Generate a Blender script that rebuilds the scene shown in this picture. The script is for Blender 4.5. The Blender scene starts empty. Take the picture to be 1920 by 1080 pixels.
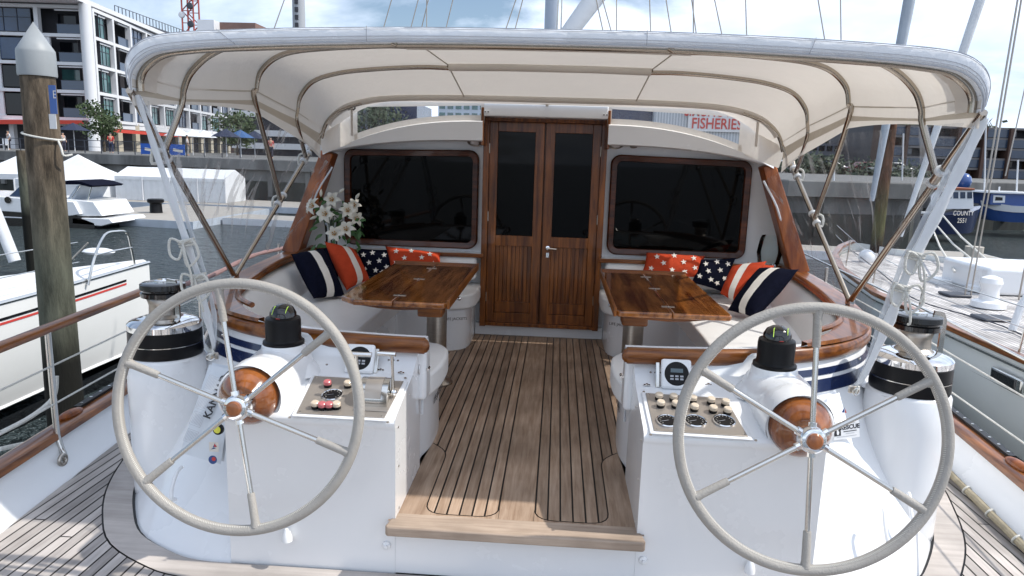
import bpy, bmesh, math, random
from math import sin, cos, pi, radians, sqrt, atan2
from mathutils import Vector, Matrix, noise
random.seed(7)
sc = bpy.context.scene
COL = sc.collection
V = Vector

# ------------------------------------------------------------- camera model
F = 1341.2
_pt, _yw, _rl = radians(10.243), radians(3.43), radians(1.7617)
CAM = V((0.125, 0.0, 1.54))
_fw = V((-sin(_yw)*cos(_pt), cos(_yw)*cos(_pt), -sin(_pt)))
_ri = V((cos(_yw), sin(_yw), 0))
_dn = -_ri.cross(_fw)
_r2 = _ri*cos(_rl) - _dn*sin(_rl)
_d2 = _ri*sin(_rl) + _dn*cos(_rl)
cam_d = bpy.data.cameras.new('camera'); cam = bpy.data.objects.new('camera', cam_d); COL.objects.link(cam)
cam_d.sensor_width = 36; cam_d.lens = F/1920*36; cam_d.clip_end = 4000; cam_d.clip_start = 0.05
cam.matrix_world = Matrix(((_r2.x, -_d2.x, -_fw.x, CAM.x), (_r2.y, -_d2.y, -_fw.y, CAM.y), (_r2.z, -_d2.z, -_fw.z, CAM.z), (0, 0, 0, 1)))
sc.camera = cam

def at(px, py, Y=None, Z=None, X=None):
    """world point seen at a photo pixel, on the plane X, Y or Z = const (used as a survey of the place)"""
    d = _r2*((px-960)/F) + _d2*((py-540)/F) + _fw
    t = (Y-CAM.y)/d.y if Y is not None else ((Z-CAM.z)/d.z if Z is not None else (X-CAM.x)/d.x)
    return CAM + d*t

# ------------------------------------------------------------- mesh builder
class MB:
    def __init__(s): s.bm = bmesh.new(); s.mi = 0; s.col = None; s.cl = None
    def _f(s, vs):
        try: f = s.bm.faces.new(vs)
        except ValueError: return None
        f.material_index = s.mi
        return f
    def poly(s, pts):
        return s._f([s.bm.verts.new(p) for p in pts])
    def box(s, c, d, rot=None):
        c = V(c); hx, hy, hz = d[0]/2, d[1]/2, d[2]/2
        vs = []
        for z in (-hz, hz):
            for y in (-hy, hy):
                for x in (-hx, hx):
                    p = V((x, y, z))
                    if rot is not None: p = rot @ p
                    vs.append(s.bm.verts.new(c+p))
        for q in ((0,2,3,1),(4,5,7,6),(0,1,5,4),(2,6,7,3),(0,4,6,2),(1,3,7,5)): s._f([vs[i] for i in q])
        return s
    def bar(s, a, b, w, h, up=(0,0,1)):
        a, b = V(a), V(b); d = (b-a); L = d.length; y = d.normalized(); x = y.cross(V(up)).normalized(); z = x.cross(y)
        return s.box((a+b)/2, (w, L, h), Matrix((x, y, z)).transposed())
    def tube(s, path, r, n=10, closed=False, caps=True, sx=1.0):
        P = [V(p) for p in path]; m = len(P); rr = r if isinstance(r, (list, tuple)) else [r]*m
        rings = []; nrm = None
        for i, p in enumerate(P):
            if closed: t = P[(i+1) % m]-P[i-1]
            else: t = P[min(i+1, m-1)]-P[max(i-1, 0)]
            if t.length < 1e-9: t = V((0,0,1))
            t.normalize()
            if nrm is None:
                nrm = t.orthogonal().normalized()
            nrm = (nrm - t*nrm.dot(t))
            if nrm.length < 1e-6: nrm = t.orthogonal()
            nrm.normalize(); b = t.cross(nrm)
            rings.append([s.bm.verts.new(p + nrm*cos(2*pi*k/n)*rr[i]*sx + b*sin(2*pi*k/n)*rr[i]) for k in range(n)])
        for i in range(m if closed else m-1):
            A, B = rings[i], rings[(i+1) % m]
            if closed and i == m-1:
                off = min(range(n), key=lambda o: (A[0].co-B[o].co).length)
                B = B[off:]+B[:off]
            for k in range(n): s._f([A[k], A[(k+1) % n], B[(k+1) % n], B[k]])
        if caps and not closed:
            s._f(rings[0][::-1]); s._f(rings[-1])
        return s
    def lathe(s, prof, org=(0,0,0), axis=(0,0,1), n=24, caps=True):
        o = V(org); z = V(axis).normalized(); x = z.orthogonal().normalized(); y = z.cross(x)
        rings = []
        for r, h in prof:
            if r < 1e-5: rings.append([s.bm.verts.new(o+z*h)])
            else: rings.append([s.bm.verts.new(o+z*h+(x*cos(2*pi*k/n)+y*sin(2*pi*k/n))*r) for k in range(n)])
        for A, B in zip(rings, rings[1:]):
            for k in range(n):
                a = A if len(A) > 1 else A*n; b = B if len(B) > 1 else B*n
                q = [a[k], a[(k+1) % n], b[(k+1) % n], b[k]]
                u = []
                for v in q:
                    if v not in u: u.append(v)
                if len(u) > 2: s._f(u)
        if caps:
            if len(rings[0]) > 1: s._f(rings[0][::-1])
            if len(rings[-1]) > 1: s._f(rings[-1])
        return s
    def loft(s, rows, closed=False, capends=False):
        R = [[s.bm.verts.new(p) for p in row] for row in rows]
        for A, B in zip(R, R[1:]):
            m = len(A)
            for k in range(m if closed else m-1): s._f([A[k], A[(k+1) % m], B[(k+1) % m], B[k]])
        if capends: s._f(R[0][::-1]); s._f(R[-1])
        return R
    def prism(s, pts, z0, z1):
        """closed plan outline (x, y) extruded from z0 to z1"""
        a = [s.bm.verts.new((p[0], p[1], z0)) for p in pts]; b = [s.bm.verts.new((p[0], p[1], z1)) for p in pts]
        n = len(pts); s._f(a[::-1]); s._f(b)
        for k in range(n): s._f([a[k], a[(k+1) % n], b[(k+1) % n], b[k]])
        return s
    def sweep(s, path, prof, up=(0,0,1), caps=True):
        """profile (side, up) swept along path, side = horizontal to the right of travel"""
        P = [V(p) for p in path]; U = V(up); rows = []
        for i, p in enumerate(P):
            t = (P[min(i+1, len(P)-1)]-P[max(i-1, 0)]).normalized(); sd = t.cross(U).normalized()
            u = sd.cross(t).normalized() if abs(t.z) > .3 else U
            rows.append([p+sd*a+u*b for a, b in prof])
        return s.loft(rows, closed=True, capends=caps)
    def ball(s, c, r, n=12, sc=(1,1,1), rot=None):
        c = V(c); m = n//2; rings = []
        for j in range(m+1):
            th = pi*j/m
            ring = []
            for k in range(n if 0 < j < m else 1):
                p = V((sin(th)*cos(2*pi*k/n)*r*sc[0], sin(th)*sin(2*pi*k/n)*r*sc[1], cos(th)*r*sc[2]))
                if rot is not None: p = rot @ p
                ring.append(s.bm.verts.new(c+p))
            rings.append(ring)
        for A, B in zip(rings, rings[1:]):
            for k in range(n):
                a = A if len(A) > 1 else A*n; b = B if len(B) > 1 else B*n
                u = []
                for v in (a[k], b[k], b[(k+1) % n], a[(k+1) % n]):
                    if v not in u: u.append(v)
                if len(u) > 2: s._f(u)
        return s
    def mirror(s):
        for v in s.bm.verts: v.co.x = -v.co.x
        bmesh.ops.reverse_faces(s.bm, faces=s.bm.faces[:])
        return s
    def build(s, name, mat, parent=None, smooth=True, bevel=0, seg=2, recalc=True, sub=0, solid=0, tone=None, angle=35):
        if recalc: bmesh.ops.recalc_face_normals(s.bm, faces=s.bm.faces[:])
        me = bpy.data.meshes.new(name); s.bm.to_mesh(me); s.bm.free()
        o = bpy.data.objects.new(name, me); COL.objects.link(o)
        for m in (mat if isinstance(mat, (list, tuple)) else [mat]): me.materials.append(m)
        if tone is not None:
            at_ = me.color_attributes.new('tone', 'FLOAT_COLOR', 'CORNER')
            for p in me.polygons:
                v = tone(p) if callable(tone) else tone
                for li in p.loop_indices: at_.data[li].color = (v, v, v, 1)
        if smooth:
            me.polygons.foreach_set('use_smooth', [True]*len(me.polygons))
            try: me.set_sharp_from_angle(angle=radians(angle))
            except Exception: pass
        if solid:
            md = o.modifiers.new('solid', 'SOLIDIFY'); md.thickness = solid; md.offset = 0
        if bevel:
            md = o.modifiers.new('bevel', 'BEVEL'); md.width = bevel; md.segments = seg; md.limit_method = 'ANGLE'; md.angle_limit = radians(40)
            md.harden_normals = False
        if sub:
            md = o.modifiers.new('sub', 'SUBSURF'); md.levels = md.render_levels = sub
        if parent is not None: adopt(o, parent)
        return o

def adopt(o, parent):
    o.parent = parent
    if parent.type == 'EMPTY': o.matrix_parent_inverse = Matrix.Translation(-parent.location)

def tag(o, label=None, cat=None, group=None, kind=None):
    if label: o['label'] = label
    if cat: o['category'] = cat
    if group: o['group'] = group
    if kind: o['kind'] = kind
    return o
def thing(name, loc, label, cat, group=None):
    o = bpy.data.objects.new(name, None); COL.objects.link(o); o.location = V(loc); o.empty_display_size = .1
    return tag(o, label, cat, group)
def copy_thing(o, loc=None, label=None, group=None, rotz=None, scale=None):
    c = o.copy(); COL.objects.link(c)
    if loc is not None: c.location = V(loc)
    if rotz is not None: c.rotation_euler = (0, 0, rotz)
    if scale is not None: c.scale = (scale,)*3
    if label: c['label'] = label
    if group: c['group'] = group
    def kids(src, dst):
        for ch in list(src.children):
            k = ch.copy(); COL.objects.link(k); k.parent = dst; kids(ch, k)
    kids(o, c)
    return c

def text(name, s, size, pos, right, up, mat, parent=None, extrude=.0006, align='CENTER', bold=0.0, squash=1.0):
    cu = bpy.data.curves.new(name, 'FONT'); cu.body = s; cu.size = size; cu.extrude = extrude/size if False else extrude
    cu.align_x = align; cu.align_y = 'CENTER'; cu.offset = bold; cu.resolution_u = 3
    t = bpy.data.objects.new(name, cu); COL.objects.link(t)
    dg = bpy.context.evaluated_depsgraph_get(); me = bpy.data.meshes.new_from_object(t.evaluated_get(dg))
    bpy.data.objects.remove(t); bpy.data.curves.remove(cu)
    r = V(right).normalized(); u = V(up); u = (u-r*u.dot(r)).normalized(); n = r.cross(u)
    M = Matrix.Translation(V(pos)) @ Matrix((r*squash, u, n)).transposed().to_4x4()
    me.transform(M)
    o = bpy.data.objects.new(name, me); COL.objects.link(o); me.materials.clear(); me.materials.append(mat)
    if parent is not None: adopt(o, parent)
    return o

def smooth_path(pts, n=6, closed=False):
    P = [V(p) for p in pts]; out = []; m = len(P)
    rng = range(m if closed else m-1)
    for i in rng:
        if closed: a, b, c, d = P[i-1], P[i], P[(i+1) % m], P[(i+2) % m]
        else: a, b, c, d = P[max(i-1, 0)], P[i], P[i+1], P[min(i+2, m-1)]
        for k in range(n):
            t = k/n
            out.append(0.5*((2*b)+(c-a)*t+(2*a-5*b+4*c-d)*t*t+(3*b-a-3*c+d)*t**3))
    if not closed: out.append(P[-1])
    return out
def mx(pts, s):
    """mirror a list of points to side s"""
    return [V((p[0]*s, *p[1:])) if len(p) > 2 else (p[0]*s, p[1]) for p in pts]

# ------------------------------------------------------------- materials
def newmat(name):
    m = bpy.data.materials.new(name); m.use_nodes = True; nt = m.node_tree
    b = nt.nodes['Principled BSDF']; return m, nt, b
def N(nt, t, **kw):
    n = nt.nodes.new(t)
    for k, v in kw.items():
        if k in n.inputs.keys() if hasattr(n.inputs, 'keys') else False: n.inputs[k].default_value = v
        else: setattr(n, k, v)
    return n
def mat(name, col, rough=.5, metal=0, coat=0, spec=.5, var=.0, vscale=5, bump=0, bscale=60, stretch=(1,1,1), dirt=0, trans=0, emis=None, coatr=.05, rvar=0):
    m, nt, b = newmat(name); L = nt.links
    b.inputs['Base Color'].default_value = (*col, 1); b.inputs['Roughness'].default_value = rough
    b.inputs['Metallic'].default_value = metal; b.inputs['Coat Weight'].default_value = coat; b.inputs['Coat Roughness'].default_value = coatr
    b.inputs['Specular IOR Level'].default_value = spec; b.inputs['Transmission Weight'].default_value = trans
    if emis: b.inputs['Emission Color'].default_value = (*emis[0], 1); b.inputs['Emission Strength'].default_value = emis[1]
    tc = nt.nodes.new('ShaderNodeTexCoord'); mp = nt.nodes.new('ShaderNodeMapping'); mp.inputs['Scale'].default_value = stretch
    L.new(tc.outputs['Object'], mp.inputs['Vector'])
    if var:
        n = nt.nodes.new('ShaderNodeTexNoise'); n.inputs['Scale'].default_value = vscale; n.inputs['Detail'].default_value = 6; n.inputs['Roughness'].default_value = .6
        L.new(mp.outputs[0], n.inputs['Vector'])
        mr = nt.nodes.new('ShaderNodeMapRange'); mr.inputs['From Min'].default_value = .3; mr.inputs['From Max'].default_value = .7
        mr.inputs['To Min'].default_value = 1-var; mr.inputs['To Max'].default_value = 1+var*.6
        L.new(n.outputs['Fac'], mr.inputs['Value'])
        mu = nt.nodes.new('ShaderNodeMix'); mu.data_type = 'RGBA'; mu.blend_type = 'MULTIPLY'; mu.inputs['Factor'].default_value = 1
        mu.inputs['A'].default_value = (*col, 1); cmb = nt.nodes.new('ShaderNodeCombineColor')
        for k in range(3): L.new(mr.outputs[0], cmb.inputs[k])
        L.new(cmb.outputs[0], mu.inputs['B']); L.new(mu.outputs['Result'], b.inputs['Base Color'])
        if rvar:
            m2 = nt.nodes.new('ShaderNodeMapRange'); m2.inputs['To Min'].default_value = max(0, rough-rvar); m2.inputs['To Max'].default_value = rough+rvar
            L.new(n.outputs['Fac'], m2.inputs['Value']); L.new(m2.outputs[0], b.inputs['Roughness'])
    if bump:
        n = nt.nodes.new('ShaderNodeTexNoise'); n.inputs['Scale'].default_value = bscale; n.inputs['Detail'].default_value = 4
        L.new(mp.outputs[0], n.inputs['Vector']); bp = nt.nodes.new('ShaderNodeBump'); bp.inputs['Strength'].default_value = bump; bp.inputs['Distance'].default_value = .02
        L.new(n.outputs['Fac'], bp.inputs['Height']); L.new(bp.outputs[0], b.inputs['Normal'])
    return m

def wood(name, dark, light, rough=.25, coat=1.0, axis='Y', scale=3.0, tone=False, bump=0.0, spec=.5, contrast=(.35, .68)):
    m, nt, b = newmat(name); L = nt.links
    tc = nt.nodes.new('ShaderNodeTexCoord'); mp = nt.nodes.new('ShaderNodeMapping')
    st = {'X': (.6, 9, 9), 'Y': (9, .6, 9), 'Z': (9, 9, .6)}[axis]; mp.inputs['Scale'].default_value = st
    L.new(tc.outputs['Object'], mp.inputs['Vector'])
    n = nt.nodes.new('ShaderNodeTexNoise'); n.inputs['Scale'].default_value = scale; n.inputs['Detail'].default_value = 8; n.inputs['Roughness'].default_value = .62; n.inputs['Distortion'].default_value = .35
    L.new(mp.outputs[0], n.inputs['Vector'])
    cr = nt.nodes.new('ShaderNodeValToRGB'); cr.color_ramp.elements[0].position = contrast[0]; cr.color_ramp.elements[1].position = contrast[1]
    cr.color_ramp.elements[0].color = (*dark, 1); cr.color_ramp.elements[1].color = (*light, 1)
    L.new(n.outputs['Fac'], cr.inputs['Fac'])
    out = cr.outputs['Color']
    # blotches from weather and wear
    n2 = nt.nodes.new('ShaderNodeTexNoise'); n2.inputs['Scale'].default_value = 2.3; n2.inputs['Detail'].default_value = 5; L.new(tc.outputs['Object'], n2.inputs['Vector'])
    mr = nt.nodes.new('ShaderNodeMapRange'); mr.inputs['From Min'].default_value = .32; mr.inputs['From Max'].default_value = .68; mr.inputs['To Min'].default_value = .72; mr.inputs['To Max'].default_value = 1.18
    L.new(n2.outputs['Fac'], mr.inputs['Value'])
    f = mr.outputs[0]
    if tone:
        a = nt.nodes.new('ShaderNodeAttribute'); a.attribute_name = 'tone'
        mm = nt.nodes.new('ShaderNodeMath'); mm.operation = 'MULTIPLY'; L.new(f, mm.inputs[0]); L.new(a.outputs['Fac'], mm.inputs[1]); f = mm.outputs[0]
    vm = nt.nodes.new('ShaderNodeVectorMath'); vm.operation = 'SCALE'; L.new(out, vm.inputs[0]); L.new(f, vm.inputs['Scale'])
    L.new(vm.outputs[0], b.inputs['Base Color'])
    b.inputs['Roughness'].default_value = rough; b.inputs['Coat Weight'].default_value = coat; b.inputs['Coat Roughness'].default_value = .04; b.inputs['Specular IOR Level'].default_value = spec
    if bump:
        bp = nt.nodes.new('ShaderNodeBump'); bp.inputs['Strength'].default_value = bump; bp.inputs['Distance'].default_value = .003
        L.new(n.outputs['Fac'], bp.inputs['Height']); L.new(bp.outputs[0], b.inputs['Normal'])
    return m

def cloth(name, col, trans=.35, tcol=None, rough=.8, bump=.15, bscale=25, var=.06):
    m, nt, b = newmat(name); L = nt.links
    out = nt.nodes['Material Output']; b.inputs['Base Color'].default_value = (*col, 1); b.inputs['Roughness'].default_value = rough; b.inputs['Specular IOR Level'].default_value = .25
    tr = nt.nodes.new('ShaderNodeBsdfTranslucent'); tr.inputs['Color'].default_value = (*(tcol or col), 1)
    mx_ = nt.nodes.new('ShaderNodeMixShader'); mx_.inputs[0].default_value = trans
    L.new(b.outputs[0], mx_.inputs[1]); L.new(tr.outputs[0], mx_.inputs[2]); L.new(mx_.outputs[0], out.inputs['Surface'])
    tc = nt.nodes.new('ShaderNodeTexCoord'); n = nt.nodes.new('ShaderNodeTexNoise'); n.inputs['Scale'].default_value = bscale; n.inputs['Detail'].default_value = 5
    L.new(tc.outputs['Object'], n.inputs['Vector']); bp = nt.nodes.new('ShaderNodeBump'); bp.inputs['Strength'].default_value = bump; bp.inputs['Distance'].default_value = .02
    L.new(n.outputs['Fac'], bp.inputs['Height']); L.new(bp.outputs[0], b.inputs['Normal']); L.new(bp.outputs[0], tr.inputs['Normal'])
    n2 = nt.nodes.new('ShaderNodeTexNoise'); n2.inputs['Scale'].default_value = 2.2; n2.inputs['Detail'].default_value = 4; L.new(tc.outputs['Object'], n2.inputs['Vector'])
    mr = nt.nodes.new('ShaderNodeMapRange'); mr.inputs['From Min'].default_value = .3; mr.inputs['From Max'].default_value = .7; mr.inputs['To Min'].default_value = 1-var; mr.inputs['To Max'].default_value = 1+var
    L.new(n2.outputs['Fac'], mr.inputs['Value'])
    vm = nt.nodes.new('ShaderNodeVectorMath'); vm.operation = 'SCALE'; vm.inputs[0].default_value = col; L.new(mr.outputs[0], vm.inputs['Scale']); L.new(vm.outputs[0], b.inputs['Base Color'])
    return m

def clear_vinyl(name, haze=.1, streak=.25):
    """thin clear plastic sheet: see-through, glossy, a little milky, with reflection streaks painted in"""
    m, nt, b = newmat(name); L = nt.links; nt.nodes.remove(b); out = nt.nodes['Material Output']
    tp = nt.nodes.new('ShaderNodeBsdfTransparent'); tp.inputs[0].default_value = (.93, .94, .95, 1)
    gl = nt.nodes.new('ShaderNodeBsdfGlossy'); gl.inputs['Roughness'].default_value = .06; gl.inputs[0].default_value = (1, 1, 1, 1)
    df = nt.nodes.new('ShaderNodeBsdfDiffuse'); df.inputs[0].default_value = (.75, .78, .82, 1)
    tc = nt.nodes.new('ShaderNodeTexCoord'); mp = nt.nodes.new('ShaderNodeMapping'); mp.inputs['Scale'].default_value = (4, 4, .55); mp.inputs['Rotation'].default_value = (.25, .1, 0)
    L.new(tc.outputs['Object'], mp.inputs[0])
    n = nt.nodes.new('ShaderNodeTexNoise'); n.inputs['Scale'].default_value = 2.2; n.inputs['Detail'].default_value = 5; n.inputs['Distortion'].default_value = .8; L.new(mp.outputs[0], n.inputs['Vector'])
    bp = nt.nodes.new('ShaderNodeBump'); bp.inputs['Strength'].default_value = .5; bp.inputs['Distance'].default_value = .08; L.new(n.outputs['Fac'], bp.inputs['Height']); L.new(bp.outputs[0], gl.inputs['Normal'])
    rp = nt.nodes.new('ShaderNodeValToRGB'); rp.color_ramp.elements[0].position = .585; rp.color_ramp.elements[1].position = .68
    rp.color_ramp.elements[0].color = (0, 0, 0, 1); rp.color_ramp.elements[1].color = (1, 1, 1, 1); L.new(n.outputs['Fac'], rp.inputs[0])
    mr = nt.nodes.new('ShaderNodeMapRange'); mr.inputs['To Min'].default_value = haze*.3; mr.inputs['To Max'].default_value = streak; L.new(rp.outputs[0], mr.inputs['Value'])  # diffuse white streaks stand in for reflections on the plastic
    fr = nt.nodes.new('ShaderNodeFresnel'); fr.inputs['IOR'].default_value = 1.4; L.new(bp.outputs[0], fr.inputs['Normal'])
    m1 = nt.nodes.new('ShaderNodeMixShader'); L.new(mr.outputs[0], m1.inputs[0]); L.new(tp.outputs[0], m1.inputs[1]); L.new(df.outputs[0], m1.inputs[2])
    m2 = nt.nodes.new('ShaderNodeMixShader'); m2.inputs[0].default_value = .07; L.new(m1.outputs[0], m2.inputs[1]); L.new(gl.outputs[0], m2.inputs[2])
    L.new(m2.outputs[0], out.inputs['Surface'])
    return m

M = {}
M['gel'] = mat('white_gelcoat', (.81, .82, .83), .26, coat=.5, coatr=.07, var=.02, vscale=1.2, rvar=.10)
M['gelpad'] = mat('white_nonskid', (.66, .67, .67), .6, var=.06, vscale=9, bump=.1, bscale=200)
M['vinyl'] = mat('cream_vinyl', (.82, .81, .79), .42, var=.04, vscale=3, bump=.12, bscale=9)
M['varn'] = wood('varnished_teak', (.09, .022, .003), (.34, .115, .018), .35, .4, 'Y', 3.2, spec=.35)
M['varnx'] = wood('varnished_teak_across', (.09, .022, .003), (.32, .105, .016), .35, .4, 'X', 3.2, spec=.35)
M['varnz'] = wood('varnished_teak_upright', (.065, .015, .002), (.30, .098, .016), .35, .35, 'Z', 3.2, spec=.3)
M['winframe'] = wood('dark_window_frame_wood', (.035, .008, .002), (.13, .032, .007), .35, .4, 'X', 3, spec=.3)
M['varnlt'] = wood('varnished_teak_light', (.14, .028, .003), (.34, .095, .012), .4, .25, 'Z', 2.2, spec=.3)
M['burl'] = wood('varnished_boss_wood', (.09, .02, .004), (.42, .135, .028), .15, .8, 'Z', 1.6, contrast=(.3, .75))
M['table'] = wood('varnished_table_top', (.11, .026, .004), (.48, .175, .038), .10, .9, 'Y', 2.2)
M['teak'] = wood('weathered_teak', (.38, .345, .32), (.50, .46, .43), .75, 0, 'Y', 5, tone=True, bump=.25, spec=.25)
M['soleteak'] = wood('scrubbed_teak', (.27, .18, .12), (.44, .325, .24), .6, .0, 'Y', 5, tone=True, bump=.25, spec=.35)
M['soleteakx'] = wood('scrubbed_teak_across', (.33, .25, .19), (.47, .37, .29), .6, .0, 'X', 5, bump=.25, spec=.3)
M['margin'] = wood('teak_margin_board', (.40, .36, .33), (.51, .465, .43), .75, 0, 'X', 3, bump=.25, spec=.25)
M['caulk'] = mat('black_caulking', (.012, .011, .01), .5)
M['steel'] = mat('polished_stainless', (.62, .61, .58), .14, metal=1, var=.06, vscale=6)
M['bsteel'] = mat('brushed_stainless', (.50, .46, .41), .30, metal=1, var=.1, vscale=9, bump=.05, bscale=200, stretch=(1, 1, 12))
M['plate'] = mat('panel_stainless', (.40, .36, .32), .3, metal=.55, var=.15, vscale=4)
M['frame'] = mat('canopy_tube_stainless', (.42, .37, .31), .2, metal=1, var=.1, vscale=7)
M['chrome'] = mat('chrome', (.8, .8, .8), .05, metal=1)
M["black"] = mat("black_rubber", (.006, .006, .007), .35, spec=.22)
M['gblack'] = mat('gloss_black', (.006, .006, .007), .12, coat=.6)
M['leather'] = mat('grey_wheel_leather', (.35, .33, .30), .6, var=.08, vscale=14, bump=.25, bscale=140)
M['stitch'] = mat('pale_stitching', (.62, .6, .55), .8)
M['glass'] = mat('dark_glass', (.002, .002, .002), .03, spec=.12)
M['navy'] = mat('navy_paint', (.012, .022, .07), .25, coat=.5)
M['navyc'] = mat('navy_cotton', (.006, .007, .017), .9, spec=.05, var=.2, vscale=30, bump=.2, bscale=90)
M['redc'] = mat('red_cotton', (.46, .055, .02), .9, spec=.15, var=.12, vscale=25, bump=.2, bscale=90)
M['whitec'] = mat('white_cotton', (.72, .68, .62), .9, spec=.15, var=.06, vscale=25, bump=.2, bscale=90)
M['canvas'] = cloth('cream_canvas', (.74, .70, .65), .26, (.82, .76, .68))
M['hem'] = cloth('white_canvas_hem', (.86, .89, .93), .22, (.85, .87, .9), bump=.3, bscale=18)
M['seam'] = cloth('taupe_canvas_seam', (.52, .47, .40), .10, (.5, .42, .32))
M['vinylclear'] = clear_vinyl('clear_side_curtain', .16, .55)
M['milky'] = clear_vinyl('milky_rolled_vinyl', 1.3, .85)
M['winclear'] = clear_vinyl('clear_front_window', .05, .08)
M['strap'] = cloth('white_rolled_curtain', (.78, .80, .82), .3, (.8, .82, .85), rough=.4, bump=.4, bscale=12)
M['rope'] = mat('white_rope', (.66, .65, .60), .85, var=.12, vscale=60, bump=.6, bscale=160)
M['pinkrope'] = mat('worn_pink_wrapping', (.30, .18, .17), .8, var=.2, vscale=30, bump=.5, bscale=60)
M['print'] = mat('black_print', (.02, .02, .025), .6)
M['greyprint'] = mat('grey_print', (.42, .43, .46), .6)
M['redprint'] = mat('red_print', (.55, .05, .04), .6)
M['blueprint'] = mat('blue_print', (.03, .07, .22), .6)
M['yellow'] = mat('yellow_plastic', (.75, .72, .08), .4)
M['limemark'] = mat('lime_marking', (.55, .8, .1), .4, emis=((.5, .8, .1), .25))
M['bag'] = mat('white_plastic_sleeve', (.66, .69, .72), .3, coat=.4, bump=.2, bscale=12)
M['tanknob'] = mat('cream_knob', (.62, .52, .40), .35, coat=.4)
M['redknob'] = mat('red_knob', (.50, .13, .14), .3, coat=.4)
M['leaf'] = mat('lily_leaf', (.035, .11, .02), .45, var=.3, vscale=12)
M['petal'] = cloth('lily_petal', (.78, .76, .68), .3, (.8, .78, .6), bump=.1)
M['stem'] = mat('dark_stem', (.02, .05, .015), .5)
def glassmat(name, col=(.9, .95, .95), a=.15):
    m, nt, b = newmat(name); L = nt.links; nt.nodes.remove(b); out = nt.nodes['Material Output']
    tp = nt.nodes.new('ShaderNodeBsdfTransparent'); tp.inputs[0].default_value = (*col, 1)
    gl = nt.nodes.new('ShaderNodeBsdfGlossy'); gl.inputs['Roughness'].default_value = .03
    fr = nt.nodes.new('ShaderNodeFresnel'); fr.inputs['IOR'].default_value = 1.5
    m2 = nt.nodes.new('ShaderNodeMixShader'); L.new(fr.outputs[0], m2.inputs[0]); L.new(tp.outputs[0], m2.inputs[1]); L.new(gl.outputs[0], m2.inputs[2]); L.new(m2.outputs[0], out.inputs['Surface'])
    return m
M['clear'] = glassmat('clear_glass')

# ------------------------------------------------------------- sky and sun
SUN_EL, SUN_AZ = radians(50), radians(92)          # azimuth from +Y towards +X
w = bpy.data.worlds.new('World'); sc.world = w; w.use_nodes = True; nt = w.node_tree; L = nt.links
bg = nt.nodes['Background']; bg.inputs['Strength'].default_value = 2.25
sky = nt.nodes.new('ShaderNodeTexSky'); sky.sky_type = 'NISHITA'; sky.sun_disc = False; sky.sun_elevation = SUN_EL; sky.sun_rotation = SUN_AZ
skm = nt.nodes.new('ShaderNodeVectorMath'); skm.operation = 'SCALE'; skm.inputs['Scale'].default_value = .062; L.new(sky.outputs[0], skm.inputs[0])
tc = nt.nodes.new('ShaderNodeTexCoord'); sx = nt.nodes.new('ShaderNodeSeparateXYZ'); L.new(tc.outputs['Generated'], sx.inputs[0])
ad = nt.nodes.new('ShaderNodeMath'); ad.operation = 'ADD'; ad.inputs[1].default_value = .22; L.new(sx.outputs['Z'], ad.inputs[0])
ad2 = nt.nodes.new('ShaderNodeMath'); ad2.operation = 'MAXIMUM'; ad2.inputs[1].default_value = .05; L.new(ad.outputs[0], ad2.inputs[0])
dv = []
for ax in 'XY':
    d_ = nt.nodes.new('ShaderNodeMath'); d_.operation = 'DIVIDE'; L.new(sx.outputs[ax], d_.inputs[0]); L.new(ad2.outputs[0], d_.inputs[1]); dv.append(d_)
cx = nt.nodes.new('ShaderNodeCombineXYZ'); L.new(dv[0].outputs[0], cx.inputs[0]); L.new(dv[1].outputs[0], cx.inputs[1]); cx.inputs[2].default_value = 3.7
cn = nt.nodes.new('ShaderNodeTexNoise'); cn.inputs['Scale'].default_value = 1.15; cn.inputs['Detail'].default_value = 9; cn.inputs['Roughness'].default_value = .55; cn.inputs['Distortion'].default_value = .25
L.new(cx.outputs[0], cn.inputs['Vector'])
cr = nt.nodes.new('ShaderNodeValToRGB'); cr.color_ramp.elements[0].position = .32; cr.color_ramp.elements[1].position = .48
cr.color_ramp.elements[0].color = (0, 0, 0, 1); cr.color_ramp.elements[1].color = (1, 1, 1, 1); L.new(cn.outputs['Fac'], cr.inputs[0])
# clear blue patch kept over the town to the left
bx_ = nt.nodes.new('ShaderNodeMapRange'); bx_.inputs['From Min'].default_value = -.62; bx_.inputs['From Max'].default_value = -.32; bx_.inputs['To Min'].default_value = .30; bx_.inputs['To Max'].default_value = 1
L.new(sx.outputs['X'], bx_.inputs['Value'])
mm = nt.nodes.new('ShaderNodeMath'); mm.operation = 'MULTIPLY'; L.new(cr.outputs[0], mm.inputs[0]); L.new(bx_.outputs[0], mm.inputs[1])
m9 = nt.nodes.new('ShaderNodeMath'); m9.operation = 'MULTIPLY'; m9.inputs[1].default_value = .94; L.new(mm.outputs[0], m9.inputs[0])
cn2 = nt.nodes.new('ShaderNodeTexNoise'); cn2.inputs['Scale'].default_value = 2.1; cn2.inputs['Detail'].default_value = 7; L.new(cx.outputs[0], cn2.inputs['Vector'])
cc = nt.nodes.new('ShaderNodeValToRGB'); cc.color_ramp.elements[0].position = .3; cc.color_ramp.elements[1].position = .66
cc.color_ramp.elements[0].color = (.36, .43, .55, 1); cc.color_ramp.elements[1].color = (.60, .66, .77, 1); L.new(cn2.outputs['Fac'], cc.inputs[0])
mixc = nt.nodes.new('ShaderNodeMix'); mixc.data_type = 'RGBA'; L.new(m9.outputs[0], mixc.inputs['Factor']); L.new(skm.outputs[0], mixc.inputs['A']); L.new(cc.outputs[0], mixc.inputs['B'])
L.new(mixc.outputs['Result'], bg.inputs['Color'])
sd = bpy.data.lights.new('sun', 'SUN'); sd.energy = 4.3; sd.angle = radians(.8); sd.color = (1, .95, .87)
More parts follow.
